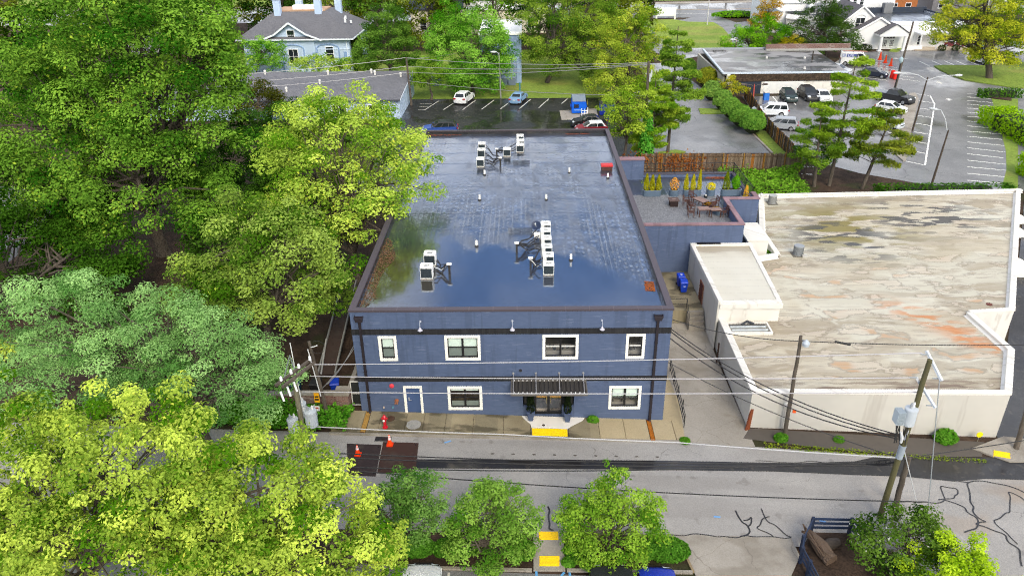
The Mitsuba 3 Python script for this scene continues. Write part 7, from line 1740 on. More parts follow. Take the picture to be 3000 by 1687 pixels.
lg = MB().tube(pts, .19 + .20 * ax_[:, 0] ** .8, 60).mesh(); v = np.array(lg.vertices); dv = v - pts[np.argmin(((v[:, None] - pts[None]) ** 2).sum(-1), 1)]; an = np.arctan2(dv[:, 2], dv[:, 0] - dv[:, 1]); v += dv * (meshkit.fbm(np.c_[an * 5.5, v[:, 1] * 1.1, 0 * an], 4, 3)[:, None] - .5) * .85
put('log_bark', (v, lg.faces), 'matte', t, C('#6e5c4e', .62), smooth=25)
m = MB(); m.tube([pts[0], pts[0] + [-.2, .3, .35]], [.1, .03], 7).tube([pts[1], pts[1] + [-.35, .05, .1]], [.12, .05], 7); put('broken_stub', m, 'matte', t, C('#5c4a3c', .8), kind='stuff')
t = thing('cut_stump', 'short grey piece of trunk beside the long log', 'log'); s0, s1 = (26.19,-10.65), (27.06,-10.26)
lg = MB().tube([[*s0, float(gz(*s0)) + .28], [*((np.array(s0) + s1) / 2), float(gz(*s0)) + .32], [*s1, float(gz(*s1)) + .28]], [.24, .3, .22], 16).mesh(); v = np.array(lg.vertices); put('bark', (v, lg.faces), 'matte', t, C('#5a5048', .6), smooth=40)
# garden wall, bins and fence left of the blue building
t = thing('garden_wall', 'low red and white brick garden wall with pillars left of the blue building', 'wall')
put('wall', MB().box(-6.3, -1.55, .30, .62, -.3, 1.15), 'red_brick', t); put('coping', MB().box(-6.3, -1.5, .24, .68, 1.15, 1.27), 'concrete', t)
put('pillar', MB().box(-1.55, -.75, -.15, .65, -.4, 1.45), 'red_brick', t); put('pillar_cap', MB().box(-1.65, -.65, -.25, .75, 1.45, 1.56), 'concrete', t)
put('side_wall', MB().box(-1.0, -.72, .65, 11, -.4, 1.35), 'concrete', t)
GBN = 'bins behind the garden wall'
wheelie_bin(-2.1, 1.9, float(gz(-2, 2)) + .05, .2, 'bright blue bin behind the garden wall', C('#1c3ca8', .9), GBN)
wheelie_bin(-3.3, 1.7, float(gz(-3, 2)) + .05, -.1, 'black bin behind the garden wall, left of the blue one', (.02, .02, .022), GBN, 1.1)
wheelie_bin(-4.6, 1.6, float(gz(-4, 2)) + .05, .1, 'dark teal bin behind the garden wall near the poles', C('#1f4a5c', .8), GBN, 1.05)
t = thing('ramp_slide', 'long brown sloping plank walkway with pale edges left of the blue building', 'walkway')
ra, rb = np.array((-3.47,3,1.48)), np.array((-4.53,16,-0.54)); ra[2], rb[2] = .9, 1.3
d = (rb - ra); d /= np.linalg.norm(d); nn = np.array([d[1], -d[0], 0])
for k in range(14):
    a = ra + (rb - ra) * k / 14; b = ra + (rb - ra) * (k + 1) / 14 - d * .02
    put('deck_board', MB().bar((a + nn * .55), (b + nn * .55), 1.1, .06), 'matte', t, C('#4a3c38', .8))
for o_ in (0, 1.15):
    put('edge_rail', MB().bar(ra + nn * o_ + [0, 0, .12], rb + nn * o_ + [0, 0, .12], .1, .2), 'clean', t, C('#9a9a98', .8))
put('support', MB().bar(ra + nn * .2 + [0, 0, .05], ra + d * 4 + [0, 0, .3], .1).bar(ra + d * 4, ra + d * 4 + [0, 0, -.8], .12), 'clean', t, C('#a5a5a5'), kind='stuff')
t = thing('side_gate', 'white framed gate panel against the left corner of the blue building', 'gate'); put('frame', MB().box(-.7, -.05, .5, .56, 2.0, 2.06).box(-.7, -.05, .5, .56, .2, .26).box(-.7, -.64, .5, .56, .26, 2.0).box(-.7, -.05, .5, .56, 1.1, 1.16), 'clean', t, C('#c9c9c4'))
put('panel', MB().box(-.64, -.05, .52, .54, .26, 2.0), 'clean', t, (.02, .022, .022))
wire('cable hanging from the left corner of the blue building down to the garden', [(-.02, 1.0, 4.6), (-2.6, -.4, 1.8)], .02, .2, C('#77787a'), 'service cables left of the blue building')
wire('second cable hanging from the left corner of the blue building', [(-.02, 1.3, 4.9), (-2.0, .0, 2.2)], .02, .3, C('#77787a'), 'service cables left of the blue building')
t = thing('entrance_sign', 'blank white sign board on two posts on the far lawn', 'sign'); q = (47.79,169.03)
put('board', MB(loc=(q[0], q[1], 0)).box(-2.6, 2.6, -.2, .2, .9, 2.9), 'clean', t, C('#f2f2f2'))
put('post', MB(loc=(q[0], q[1], 0)).box(-2.6, -2.2, -.15, .15, -.1, .9), 'clean', t, C('#e2e2e2')); put('post', MB(loc=(q[0], q[1], 0)).box(2.2, 2.6, -.15, .15, -.1, .9), 'clean', t, C('#e2e2e2'))
t = thing('accessible_sign', 'teal sign post on the grass behind the light blue car', 'sign'); q = (9.94,87.67); put('shaft', MB(loc=(*q, 0)).box(-.1, .1, -.08, .08, -.1, 1.9), 'clean', t, C('#1f6f86'))
t = thing('portable_bin', 'blue bin in the dark bay of the shake building', 'bin'); q = (49.2,81.76); put('bin_body', MB(loc=(*q, 0)).box(-.4, .4, -.4, .4, 0, 1.2), 'clean', t, C('#2c6fc9')); put('lid', MB(loc=(*q, 0)).box(-.45, .45, -.45, .45, 1.2, 1.3), 'clean', t, C('#c9c4ba'))
t = thing('waste_bin', 'pale blue bin at the right end of the white hall', 'bin'); put('bin_body', MB().box(103.6, 105.0, 121.4, 122.8, 0, 1.9), 'clean', t, C('#6f8fb5')); put('lid', MB().box(103.5, 105.1, 121.3, 122.9, 1.9, 2.05), 'clean', t, C('#4a6488'))
t = thing('yellow_hydrant', 'yellow hydrant on the grass at the right edge', 'hydrant'); put('barrel', MB(loc=(101.5, 96.5, 0)).lathe(0, 0, 0, [(.3, 0), (.25, .7), (.32, .8), (.2, 1.1), (.05, 1.2)], 12), 'clean', t, C('#e2b81c')); put('nozzle', MB(loc=(101.5, 96.5, 0)).tube([[-.4, 0, .75], [.4, 0, .75]], .12, 8), 'clean', t, C('#cfa51a'))

# ---------------- trees and planting
LS = .68
def tree(name, label, base, blobs, c0, c1, seed, leaf=.26, clump=1.15, k=1.0, dens=6.5, yel=None, group=None, tr=.28, shells=(1.0, .62), cat='tree', flat=.62, low=-.55, zb=None, limbs=26, asp=.62):
    """blobs: ellipsoids (x, y, z, rx, ry, rz) that the crown fills with leaf clumps on its limbs."""
    t = thing(name, label, cat, group)
    rng = np.random.default_rng(seed)
    if name != 'background_tree':
        leaf, dens, k = leaf * LS, dens * 1.2, k * 1.08
    B_ = np.array(blobs, float)
    cen, rad, shade = [], [], []
    for i, b in enumerate(B_):
        for sh in shells:
            r3 = np.maximum(b[3:6] - .32 * clump, .45 * b[3:6]) * sh
            area = 4 * PI * ((r3[0] * r3[1]) ** 1.6 + 2 * ((r3[0] + r3[1]) / 2 * r3[2]) ** 1.6) ** (1 / 1.6) / 3 ** (1 / 1.6)
            n = max(4, int(k * (1.15 if sh == 1.0 else .8) * area / (PI * clump ** 2) * (1 - low) / 2))
            d = rng.normal(0, 1, (n * 3, 3)); d /= np.linalg.norm(d, axis=1, keepdims=True); d = d[d[:, 2] > low][:n]
            p = b[:3] + d * r3 * (1 + rng.normal(0, .15, (len(d), 1)))
            for j, q in enumerate(B_):
                if j != i:
                    keep = np.linalg.norm((p - q[:3]) / q[3:6], axis=1) > .72 * sh; p, d = p[keep], d[keep]
            cen.append(p); rad.append(clump * rng.uniform(.5, 1.35, len(p)) * (1.0 if sh == 1.0 else 1.1)); shade.append(np.full(len(p), sh))
    cen, rad, shade = np.vstack(cen), np.concatenate(rad), np.concatenate(shade)
    zlow = (zb if zb is not None else float(gz(*base)))
    ok = cen[:, 2] - rad * .6 > zlow + .4; cen, rad, shade = cen[ok], rad[ok], shade[ok]
    cnt = np.maximum(8, (dens * (rad / leaf) ** 2 * np.where(shade == 1.0, 1.0, .6)).astype(int))
    idx = np.repeat(np.arange(len(cen)), cnt); n = len(idx)
    d = rng.normal(0, 1, (n, 3)); d[:, 2] += .35; d /= np.linalg.norm(d, axis=1, keepdims=True)
    lump = 1 + .35 * (meshkit.noise(np.c_[d * 1.8 + idx[:, None] * 3.7], seed) - .5)
    p = cen[idx] + d * (rad[idx] * rng.uniform(.55, 1.05, n) * lump)[:, None] * [1, 1, flat]
    nn = d * .8 + rng.normal(0, .36, (n, 3)) + [0, 0, .60]; nn /= np.linalg.norm(nn, axis=1, keepdims=True)
    tone = np.clip(.46 + .36 * rng.normal(0, 1, len(cen))[idx] + .10 * rng.normal(0, 1, n), 0, 1)
    col = mixcol(c0, c1, tone)
    if yel is not None:
        w = ((rng.uniform(0, 1, n) < yel[1] * (.3 + 1.4 * (meshkit.noise(cen * .35, seed + 3) > .5)[idx])) * rng.uniform(.4, 1, n))[:, None]
        col = col * (1 - w) + np.array(yel[0]) * w
    v, f, c = leaves(p, nn, leaf * rng.uniform(.6, 1.25, n) * .62, rng, col, asp)
    put('crown', (v, f), 'leaf', t, c)
    # trunk and limbs
    top = B_[np.argmax(B_[:, 2] + .3 * B_[:, 5]), :3]
    fork = np.array([base[0], base[1], 0]) * .75 + np.array([*B_[:, :2].mean(0), 0]) * .25; fork[2] = zlow + (B_[:, 2].min() - B_[:, 5].max() * .45 - zlow) * .8
    fork[2] = max(fork[2], zlow + .25 * (top[2] - zlow))
    m = MB(); m.tube([[base[0], base[1], zlow - .3], [base[0], base[1], zlow + .3], fork * .5 + np.array([base[0], base[1], zlow]) * .5 + rng.normal(0, .1, 3) * [1, 1, 0], fork], [tr * 1.5, tr * 1.08, tr * .95, tr * .8], 9)
    for b in B_:
        e = b[:3] + [0, 0, b[5] * .35]; mid = (fork + e) / 2 + rng.normal(0, .35, 3); m.tube([fork, mid, e], [tr * .6, tr * .42, tr * .15], 7)
        near = np.where(np.linalg.norm((cen - b[:3]) / b[3:6], axis=1) < 1.2)[0]
        for j in rng.permutation(near)[:limbs]:
            f_ = rng.uniform(.15, .9); s_ = fork * (1 - f_) ** 2 + 2 * mid * f_ * (1 - f_) + e * f_ * f_
            q = cen[j]; m.tube([s_, (s_ + q) / 2 + [0, 0, .12 * np.linalg.norm(q - s_) * rng.uniform(-.3, 1)], q], [tr * .26, tr * .16, tr * .05], 5)
    put('trunk', m, 'bark', t, smooth=50)
    return t
def CG(h, k=1.0): return C(h, k * .92)
MAP0, MAP1 = CG('#3c701e', .9), CG('#92bf48', 1.05)
OL0, OL1 = CG('#669624', 1.0), CG('#cade62', 1.2)
YE0, YE1 = CG('#57881e', .92), CG('#cee060', 1.18)
GRY0, GRY1 = CG('#669a4c', .95), CG('#b4de8c', 1.05)
BR0, BR1 = CG('#4a8a1c', 1.0), CG('#a0d450', 1.05)
DK0, DK1 = CG('#22380f', .9), CG('#4a6a22', .9)
YEL = (CG('#b4d048', 1.0), .05)
LG = 'large trees left of the blue building'
tree('maple_tree', 'huge spreading green maple filling the upper left of the picture', (-23.4, 24.6), [(-22.6,25.5,17.59,7.74,6.97,7.59), (-30.2,25,13.4,6.73,6.06,6.76), (-19.45,24,13.72,6.1,5.49,7.54), (-22.21,21,7.32,6.98,6.28,5.73), (-31.07,22,7.22,5.02,4.52,5.44), (-17.41,27,17.58,3.43,3.09,4.67)], MAP0, MAP1, 101, .34, 1.3, 1.5, 6.0, YEL, LG, .6, limbs=30)
tree('dark_maple_tree', 'darker green maple low at the left edge behind the grey green tree', (-30, 12), [(-29.41,12,6.11,4.08,3.67,5.13), (-24.97,14,3.93,4.27,3.84,3.42)], CG('#2c5014', .9), CG('#609030', .95), 102, .32, 1.2, 1.3, 6, None, LG, .4)
tree('golden_tree', 'yellow green tree hanging over the left edge of the wet roof', (-3.4, 17), [(-4.4,19,12.31,4.92,4.43,3.79), (-7.11,18,9.16,3.66,3.29,5.13), (-1.64,19,9.6,4.53,4.08,3.86), (-1.6,15.5,7.03,2.51,2.26,2.73), (-6.15,16.5,6.66,3.36,3.02,4.13)], OL0, OL1, 103, .30, 1.0, 1.05, 6.5, (CG('#d4d850', 1.0), .06), LG, .35, limbs=30)
tree('mid_green_tree', 'olive green tree between the golden tree and the street', (-7.5, 6.1), [(-8.57,7.5,8.92,2.86,2.57,3.22), (-5.73,6,6.15,4.32,3.89,4.12), (-12.06,6.5,5.47,2.76,2.49,2.66), (-4.9,5.5,8.77,2.89,2.6,3.25)], CG('#4c781e', .9), CG('#a6c05a', 1.05), 104, .27, .95, 1.0, 6.5, YEL, LG, .3)
tree('grey_green_tree', 'pale grey green feathery tree above the yellow trees at the left', (-8.2, -4.4), [(-15.02,-2.5,7.91,3.89,3.5,2.99), (-7.95,-3,7.44,2.78,2.5,2.42), (-15.06,-4,5.36,4.67,4.21,2.64), (-6.49,-4.5,4.84,3.51,3.15,3.33), (-10.9,-3,7.79,2.94,2.65,2.45)], GRY0, GRY1, 105, .22, .85, 1.05, 6.8, None, LG, .3, flat=.5, asp=.42)
FRT = 'yellow green maples in the left foreground'
tree('yellow_maple_tree', 'bright yellow green maple in the lower left corner', (-9.6, -15.8), [(-6.25,-15.5,9.19,3.7,3.33,2.56), (-10.4,-15.8,7.58,2.59,2.33,4.5), (-7.49,-17,5.18,3.68,3.31,3.78), (-13.21,-15.8,5.08,1.91,1.72,4.22), (-3.25,-16.3,6.61,2.16,1.95,3.8)], YE0, YE1, 106, .21, .62, 1.05, 7.0, (CG('#dfe65a', 1.0), .02), FRT, .25)
tree('yellow_maple_tree', 'bright yellow green maple right of the corner one, reaching over the street', (-1.4, -15.6), [(-0.74,-15.2,7.12,3.32,2.99,2.52), (1.51,-15.6,4.98,3.08,2.77,3.1), (-1.99,-16.2,3.59,2.79,2.51,3.78), (2.89,-15.6,2.92,1.96,1.76,3.26)], YE0, YE1, 107, .21, .60, 1.05, 7.0, (CG('#dfe65a', 1.0), .02), FRT, .25)
SM = 'three small street trees along the near kerb'
tree('street_tree', 'small dark green street tree, left of three along the near kerb', (4.2, -11.9), [(4.56,-11.9,2.43,1.77,1.59,1.07), (4.59,-11.7,3.76,1.02,0.92,1.78), (5.62,-12,3.4,1.06,0.96,1.62), (3.49,-12,2.95,1.02,0.92,1.27)], CG('#42702a', .9), CG('#86b058', .95), 108, .17, .42, 1.1, 5.5, None, SM, .1, low=-.8)
tree('street_tree', 'small green street tree, middle of three along the near kerb', (8.8, -11.7), [(8.84,-11.8,0.95,2.1,1.89,1.47), (8.88,-11.6,2.62,1.08,0.97,2.12), (7.58,-11.9,1.73,0.99,0.89,1.74), (10.04,-12,2.75,1.25,1.12,1.39), (9.35,-12.6,0.29,1.39,1.25,0.55)], CG('#4f8026', .95), CG('#9cc456', 1.0), 109, .17, .42, 1.1, 5.5, None, SM, .1, low=-.8)
tree('street_tree', 'small bright green street tree, right of three along the near kerb', (15.0, -11.5), [(14.95,-11.6,1.01,2.2,1.98,1.36), (14.85,-11.5,3.23,1.17,1.06,1.97), (13.4,-11.8,2.02,1.08,0.98,1.84), (16.25,-11.8,2.41,1.19,1.08,1.59)], CG('#558822', .95), CG('#a6cc4a', 1.0), 110, .17, .42, 1.15, 5.5, YEL, SM, .1, low=-.8)
tree('round_leaf_tree', 'dark green small tree in front of the tall pole at the lower right', (30.1, -11.7), [(29.52,-11.9,0.51,2.48,2.24,0.69), (29.79,-11.6,1.2,1.59,1.43,1.09), (29.32,-12.5,-0.23,1.19,1.07,1.1)], CG('#34551a', .85), CG('#7ba040', .9), 111, .20, .5, .95, 5.5, (CG('#e6e8dc', 1.2), .012), None, .1, low=-.7)
tree('lime_tree', 'bright lime green small tree at the lower right corner', (31.6, -14.0), [(31.13,-13.4,0.49,2.01,1.81,0.58), (31.29,-13.2,1.4,1.33,1.2,1.01), (30.12,-14,-0.04,1.33,1.2,1.75)], CG('#7aa614', 1.0), CG('#c2de3a', 1.1), 112, .17, .45, 1.05, 7, None, None, .1)
tree('small_yellow_tree', 'small yellow green tree at the left edge below the big maple', (-26.5, 4), [(-25.52,4,1.75,1.31,1.18,1.75)], YE0, YE1, 113, .24, .7, 1, 6, None, None, .15)
BK = 'trees behind the parking lots'
tree('brownish_tree', 'olive brown tree at the left end of the long grey roof', (-27.5, 66.5), [(-26.66,66.5,3.63,3.37,3.04,3.54)], CG('#46501a', .8), CG('#7a7f34', .8), 114, .34, 1.1, 1, 6, (CG('#8a5a30'), .06), BK, .25)
tree('back_left_tree', 'dark green tree between the huge maple and the golden tree', (-17.3, 38), [(-18.64,38,3.89,3.21,2.89,5.98), (-16.04,36,1.67,2.97,2.67,4.85)], DK0, CG('#4f7a34', .85), 115, .34, 1.2, .95, 6, None, BK, .3)
UD = 'low trees filling the ground left of the main building'
for i, (x, y, h, w_) in enumerate(((-13.5, 31, 8.5, 'between the huge maple and the golden tree'), (-16.5, 20, 6.5, 'at the foot of the huge maple'), (-12.5, 12, 5.5, 'left of the mid green tree'), (-24, 36, 9, 'behind the trunk of the huge maple'), (-31, 24, 8, 'left of the trunk of the huge maple'), (-22, 10, 5, 'behind the grey green tree'), (-9.5, 24, 6, 'under the left side of the golden tree'), (-19, 50, 8, 'in front of the middle of the long grey roof'))):
    tree('understory_tree', 'low dark green tree ' + w_, (x, y), [(x, y, h * .55, h * .42, h * .4, h * .42), (x + 1.2, y - 1.0, h * .45, h * .36, h * .3, h * .34)], CG('#2c4e16', .9), CG('#5f8c34', .95), 700 + i, .34, 1.0, 1.1, 6, None, UD, .16)
tree('sapling', 'small bright tree in front of the blue house, left one', (-38.4, 100), [(-36.5,100,4.27,4.38,3.94,3.28), (-36.38,100,5.42,2.5,2.25,1.96)], BR0, BR1, 116, .34, .8, 1.0, 5, None, BK, .15)
tree('sapling', 'small yellow green tree in front of the blue house, right one', (-27, 97), [(-26.24,97,3.27,3.88,3.49,1.82), (-19.56,97,2.85,4.23,3.81,1.4)], OL0, OL1, 117, .34, .8, 1.0, 5, None, BK, .15)
tree('house_side_tree', 'bright green tree at the left of the blue house', (-45.5, 101.5), [(-44.63,99,5.17,3.63,3.27,6.11), (-43.07,95,2.49,3.5,3.15,3.87)], BR0, CG('#7fae2c', .95), 118, .36, 1.2, 1, 6, None, BK, .3)
tree('cone_tree', 'cone shaped dark green tree right of the blue house', (-12.8, 95), [(-13.03,95,5.03,5.32,4.78,4.3), (-12.86,95,8.84,3.92,3.52,4.45)], CG('#426c22', .95), CG('#80aa44', 1.0), 119, .34, 1.0, 1.3, 6, None, BK, .3)
tree('light_green_tree', 'tall light green tree in front of the slate block', (2.1, 88), [(2.15,88,6.94,6.68,6.01,5.86), (-1.11,88,10.26,2.9,2.61,4.05), (5.44,87.5,7.31,3.08,2.77,4.25), (2.87,87,2.81,4.6,4.14,3.07)], BR0, CG('#a8dc58', 1.05), 120, .34, 1.1, 1.3, 5.6, None, BK, .3, low=-.8)
tree('pole_bush_tree', 'light green shrubby tree right of the rear pole', (-4.5, 84), [(-4.97,84,3.54,2.57,2.31,3.08)], CG('#4a7a1c', .9), CG('#93b93e', .95), 121, .30, .9, 1, 6, None, BK, .18)
tree('olive_tree', 'big olive green tree with a dark trunk on the lawn behind the rear lot', (14.8, 96), [(15.94,97,10.8,6.49,5.84,7.19), (15.97,96,5.35,5.19,4.67,4.85), (21.85,98,9.61,5.52,4.97,6.93), (20.1,95,3.3,4.49,4.04,3.61)], CG('#527c22', 1.0), CG('#a2c048', 1.05), 122, .32, 1.15, 1.0, 5.8, (CG('#c4b84a'), .03), BK, .4)
tree('ochre_tree', 'yellow olive tree behind the blue dumpster', (27.0, 84), [(26.78,84,8.28,5.33,4.8,4.7), (26.92,83,3.55,4.76,4.28,3.45), (24.38,82,1.6,4.12,3.71,3.81), (29.07,86,10.96,3.15,2.83,3.48)], CG('#6c9222', 1.0), CG('#c6d650', 1.05), 123, .30, 1.0, 1.0, 6, (CG('#d8c84a'), .05), BK, .35)
tree('yellow_low_tree', 'low yellow green tree overhanging the rear right corner of the wet roof', (22.8, 49), [(22.67,48.5,7.23,2.9,2.61,2.05), (21.87,47.5,4.81,2.33,2.1,1.97), (24.18,49,8.26,2.32,2.09,1.84)], CG('#6a9420', 1.0), CG('#bcd44c', 1.05), 124, .26, .8, .95, 5.6, YEL, BK, .2)
def pine(name, label, base, h, r, c0, c1, seed, z0=.25, whorls=10, leaf=.30, group=None, per=6, tr=.22, droop=.0, zb=0.0, lean=(0, 0), dens=64, s0=.25, pw=.62):
    """Layered branches with flat sprays of needles, open between the layers."""
    t = thing(name, label, 'pine tree', group); rng = np.random.default_rng(seed)
    P, N, C_ = [], [], []; m = MB(); ax = np.array([[base[0] + lean[0] * q, base[1] + lean[1] * q, zb + h * q] for q in np.linspace(0, 1, 9)])
    m.tube(np.vstack([[base[0], base[1], zb - .3], ax]), np.r_[tr * 1.3, np.linspace(tr, tr * .18, 9)], 8)
    for w in range(whorls):
        u = z0 + (1 - z0) * (w + rng.uniform(0, .6)) / whorls
        o = np.array([base[0] + lean[0] * u, base[1] + lean[1] * u, zb + h * u]); R_ = r * (1.06 - u) ** pw * min(1, (u - z0) * 3.5 + .55)
        for b in range(per if u < .85 else 4):
            a = rng.uniform(0, 2 * PI); ln = R_ * rng.uniform(.55, 1.12); up = rng.uniform(-.05, .30) - droop
            e = o + ln * np.array([math.cos(a), math.sin(a), up]); mid = (o + e) / 2 + [0, 0, .10 * ln]
            m.tube([o, mid, e], [tr * .28 * (1.1 - u), tr * .18 * (1.1 - u), .012], 5)
            nn = int(dens * ln * 2.4); s = rng.uniform(s0, 1.05, nn) ** .8
            q = o * ((1 - s) ** 2)[:, None] + 2 * mid * (s * (1 - s))[:, None] + e * (s * s)[:, None]
            side = np.array([-math.sin(a), math.cos(a), 0]); wd = .42 * ln * np.sin(PI * np.clip(s * .8 + .12, 0, 1)) + .15
            q = q + side * (rng.uniform(-1, 1, nn) * wd)[:, None] + np.c_[np.zeros((nn, 2)), rng.normal(.06, .12, nn)]
            P.append(q); N.append(rng.normal(0, .5, (nn, 3)) + [0, 0, 1.0]); C_.append(mixcol(c0, c1, np.clip(rng.normal(.5, .22) + rng.normal(0, .2, nn), 0, 1)))
    P, N, C_ = np.vstack(P), np.vstack(N), np.vstack(C_); N /= np.linalg.norm(N, axis=1, keepdims=True)
    v, f, c = leaves(P, N, leaf * rng.uniform(.6, 1.2, len(P)) * .55, rng, C_, .34, .1)
    put('crown', (v, f), 'leaf', t, c); put('trunk', m, 'bark', t, smooth=50); return t
pine('pine_tree', 'tall layered pine tree in front of the driveway behind the main building', (29.0, 54.5), 15.5, 4.4, CG('#568a22', .95), CG('#a4c44a', 1.0), 131, .22, 12, .32, BK, 6, s0=.35, pw=.5, dens=80)
pine('pine_tree', 'second pine with yellowish sprays just left of the driveway pine', (26.3, 51.5), 11.0, 4.0, CG('#5c9a1e', 1.0), CG('#b4cc44', 1.0), 132, .15, 8, .32, BK, 6, s0=.35, pw=.45, dens=80)
WP = 'white pines behind the pale building'
pine('white_pine', 'open layered white pine, tallest behind the pale building', (45.0, 41.8), 14.4, 4.6, CG('#5c8a1a', 1.0), CG('#b2ce40', 1.05), 133, .30, 8, .30, WP, 4, lean=(.4, 0), s0=.42, pw=.38, dens=84)
pine('white_pine', 'dense lower pine left of the tallest white pine', (43.2, 41.5), 8.6, 3.6, CG('#4c7c1a', .95), CG('#9abc40', 1.0), 134, .32, 6, .28, WP, 5, lean=(-.6, 0), s0=.4, pw=.35, dens=84)
pine('white_pine', 'broad dark pine right of the tallest white pine', (48.2, 40.6), 9.0, 4.6, CG('#4c701e', .95), CG('#a4ae3e', 1.0), 135, .30, 6, .30, WP, 5, lean=(1.8, .3), s0=.4, pw=.35, dens=84)
tree('corner_bush_tree', 'green shrubby tree at the end of the plank fence', (42.9, 44.5), [(43.69,44.5,2.53,2.05,1.84,2.56)], CG('#3f7a16', .9), CG('#8fbc34', 1.0), 136, .24, .7, .95, 6, None, None, .15)
RT = 'trees around the white hall'
tree('bright_round_tree', 'bright green broad tree behind the shake building', (56.5, 114.5), [(53.87,114.5,3.19,4.48,4.03,3.01), (57.59,114.5,4.27,4.08,3.67,3.57)], CG('#4a8a14', .95), CG('#93cc30', 1.05), 137, .34, 1.0, 1.0, 6, None, RT, .3)
tree('orange_tree', 'orange yellow tree left of the white hall', (66, 141), [(65.41,141,3.28,3.16,2.84,3.16), (65.7,140,5.55,2.67,2.41,2.68)], CG('#9a8a1a', 1.0), CG('#d2a83c', 1.05), 138, .38, 1.1, .95, 6, None, RT, .3)
tree('dark_oak_tree', 'large dark green tree in front of the white hall', (70.9, 117), [(69.16,117,3.65,6.31,5.68,4.3), (69.93,118,8,4.3,3.87,4.31), (66.47,117,2.16,4.56,4.1,2.73), (73.15,116,3.39,3.53,3.18,3.14)], CG('#2c4a1a', .9), CG('#5a7a32', .9), 139, .34, 1.1, 1.0, 5.6, None, RT, .4)
tree('yellow_sapling', 'small yellow tree at the left foot of the dark tree', (65.5, 112.5), [(62.47,112.5,2.9,2.23,2.01,2)], CG('#8a8a14', 1.0), CG('#c9b82e', 1.0), 140, .3, .8, 1, 6, None, RT, .15)
tree('sycamore_tree', 'large yellow green sycamore with a pale trunk on the grass island', (91.6, 95), [(85.01,95,8.96,5.04,4.53,3.68), (91.21,95,6.95,6.08,5.47,5.06), (91.1,94,4.18,4.41,3.97,2.67), (87.63,96,12.29,6.01,5.41,4.67), (82.95,95,7.21,2.87,2.59,2.19)], CG('#6c8c1a', 1.0), CG('#ccd03e', 1.1), 141, .36, 1.2, .95, 5.8, (CG('#d8d04a'), .06), RT, .55)
tree('edge_tree', 'green tree at the upper right edge behind the sycamore', (112, 104), [(103.11,104,7.41,6.44,5.8,6.09)], CG('#46701a', .9), CG('#8fb534', .95), 142, .36, 1.2, .9, 6, None, RT, .4)
# rows of trees closing the view at the top
FB = 'far trees along the top of the picture'
words = ['dark green', 'olive', 'mid green', 'yellow green', 'deep green', 'bright green']
far = [(-110, 120, 16, 'at the far upper left'), (-88, 105, 17, 'behind the left of the huge maple'), (-70, 116, 18, 'left of the blue house, half hidden'), (-56, 128, 17, 'behind the left chimney'), (-44, 138, 18, 'above the ridge of the blue house'), (-30, 136, 19, 'behind the chimneys of the blue house'), (-20, 132, 17, 'behind the right of the blue house'), (-9, 128, 18, 'above the cone shaped tree'), (-6, 146, 16, 'behind the light green tree'), (4, 134, 15, 'right of the cream gable'), (14, 130, 17, 'above the slate block'), (24, 118, 18, 'behind the olive tree'), (30, 124, 17, 'between the olive and the ochre tree'), (30, 104, 14, 'behind the ochre tree'), (44, 168, 9, 'standing alone by the far road'), (20, 160, 16, 'in the second row above the olive tree'),
       (-98, 158, 22, 'in the high row at the far left'), (-84, 150, 21, 'in the high row above the maple'), (-72, 158, 22, 'in the high row, third from the left'), (-60, 154, 21, 'in the high row left of the house'), (-48, 160, 22, 'in the high row behind the left chimneys'), (-36, 160, 22, 'in the high row behind the right chimneys'), (-25, 156, 21, 'in the high row right of the chimneys'), (-13, 164, 22, 'in the high row above the cream gable'), (-2, 168, 20, 'in the high row above the white house'), (9, 164, 21, 'in the high row above the slate block'), (29, 164, 19, 'in the high row above the ochre tree'), (60, 214, 14, 'across the far road, left one'), (76, 220, 15, 'across the far road, right one'), (125, 150, 16, 'behind the right end of the white hall'), (140, 128, 16, 'at the far right edge'), (-85, 60, 17, 'at the left edge behind the maple'), (-62, 78, 16, 'between the maple and the house at the left'), (-66, 36, 16, 'far left behind the maple'), (-52, 58, 13, 'left of the long grey roof'), (-40, 58, 9, 'in front of the long grey roof, left'), (-13, 50, 7, 'behind the golden tree')]
for i, (x, y, h, w_) in enumerate(far):
    rng = np.random.default_rng(500 + i); r_ = h * .34; pal = [(DK0, DK1), (CG('#4a5c18', .9), CG('#8a9a34', .9)), (CG('#35581a', .9), CG('#6f9a34', .9)), (CG('#6a7f1a', .9), CG('#b0b83a', .95)), (CG('#1f3a12', .9), CG('#47702a', .9)), (CG('#447a18', .9), CG('#8abd3a', .95))][(i * 5 + 2) % 6]
    bl = [(x + rng.uniform(-.3, .3) * r_, y + rng.uniform(-.2, .2) * r_, h * .62, r_, r_ * .9, h * .36), (x + rng.uniform(-.6, .6) * r_, y, h * .74, r_ * .7, r_ * .7, h * .25), (x + rng.uniform(-.8, .8) * r_, y - .3 * r_, h * .5, r_ * .75, r_ * .7, h * .25)]
    if y > 100 and x < 36: bl.append((x, y - .2 * r_, h * .22, r_ * .95, r_ * .8, h * .21))
    tree('background_tree', f'{words[(i * 5 + 2) % 6]} tree {w_}', (x, y), bl, *pal, 600 + i, .50, 1.5, .9, 5, None, FB, .35, limbs=8)
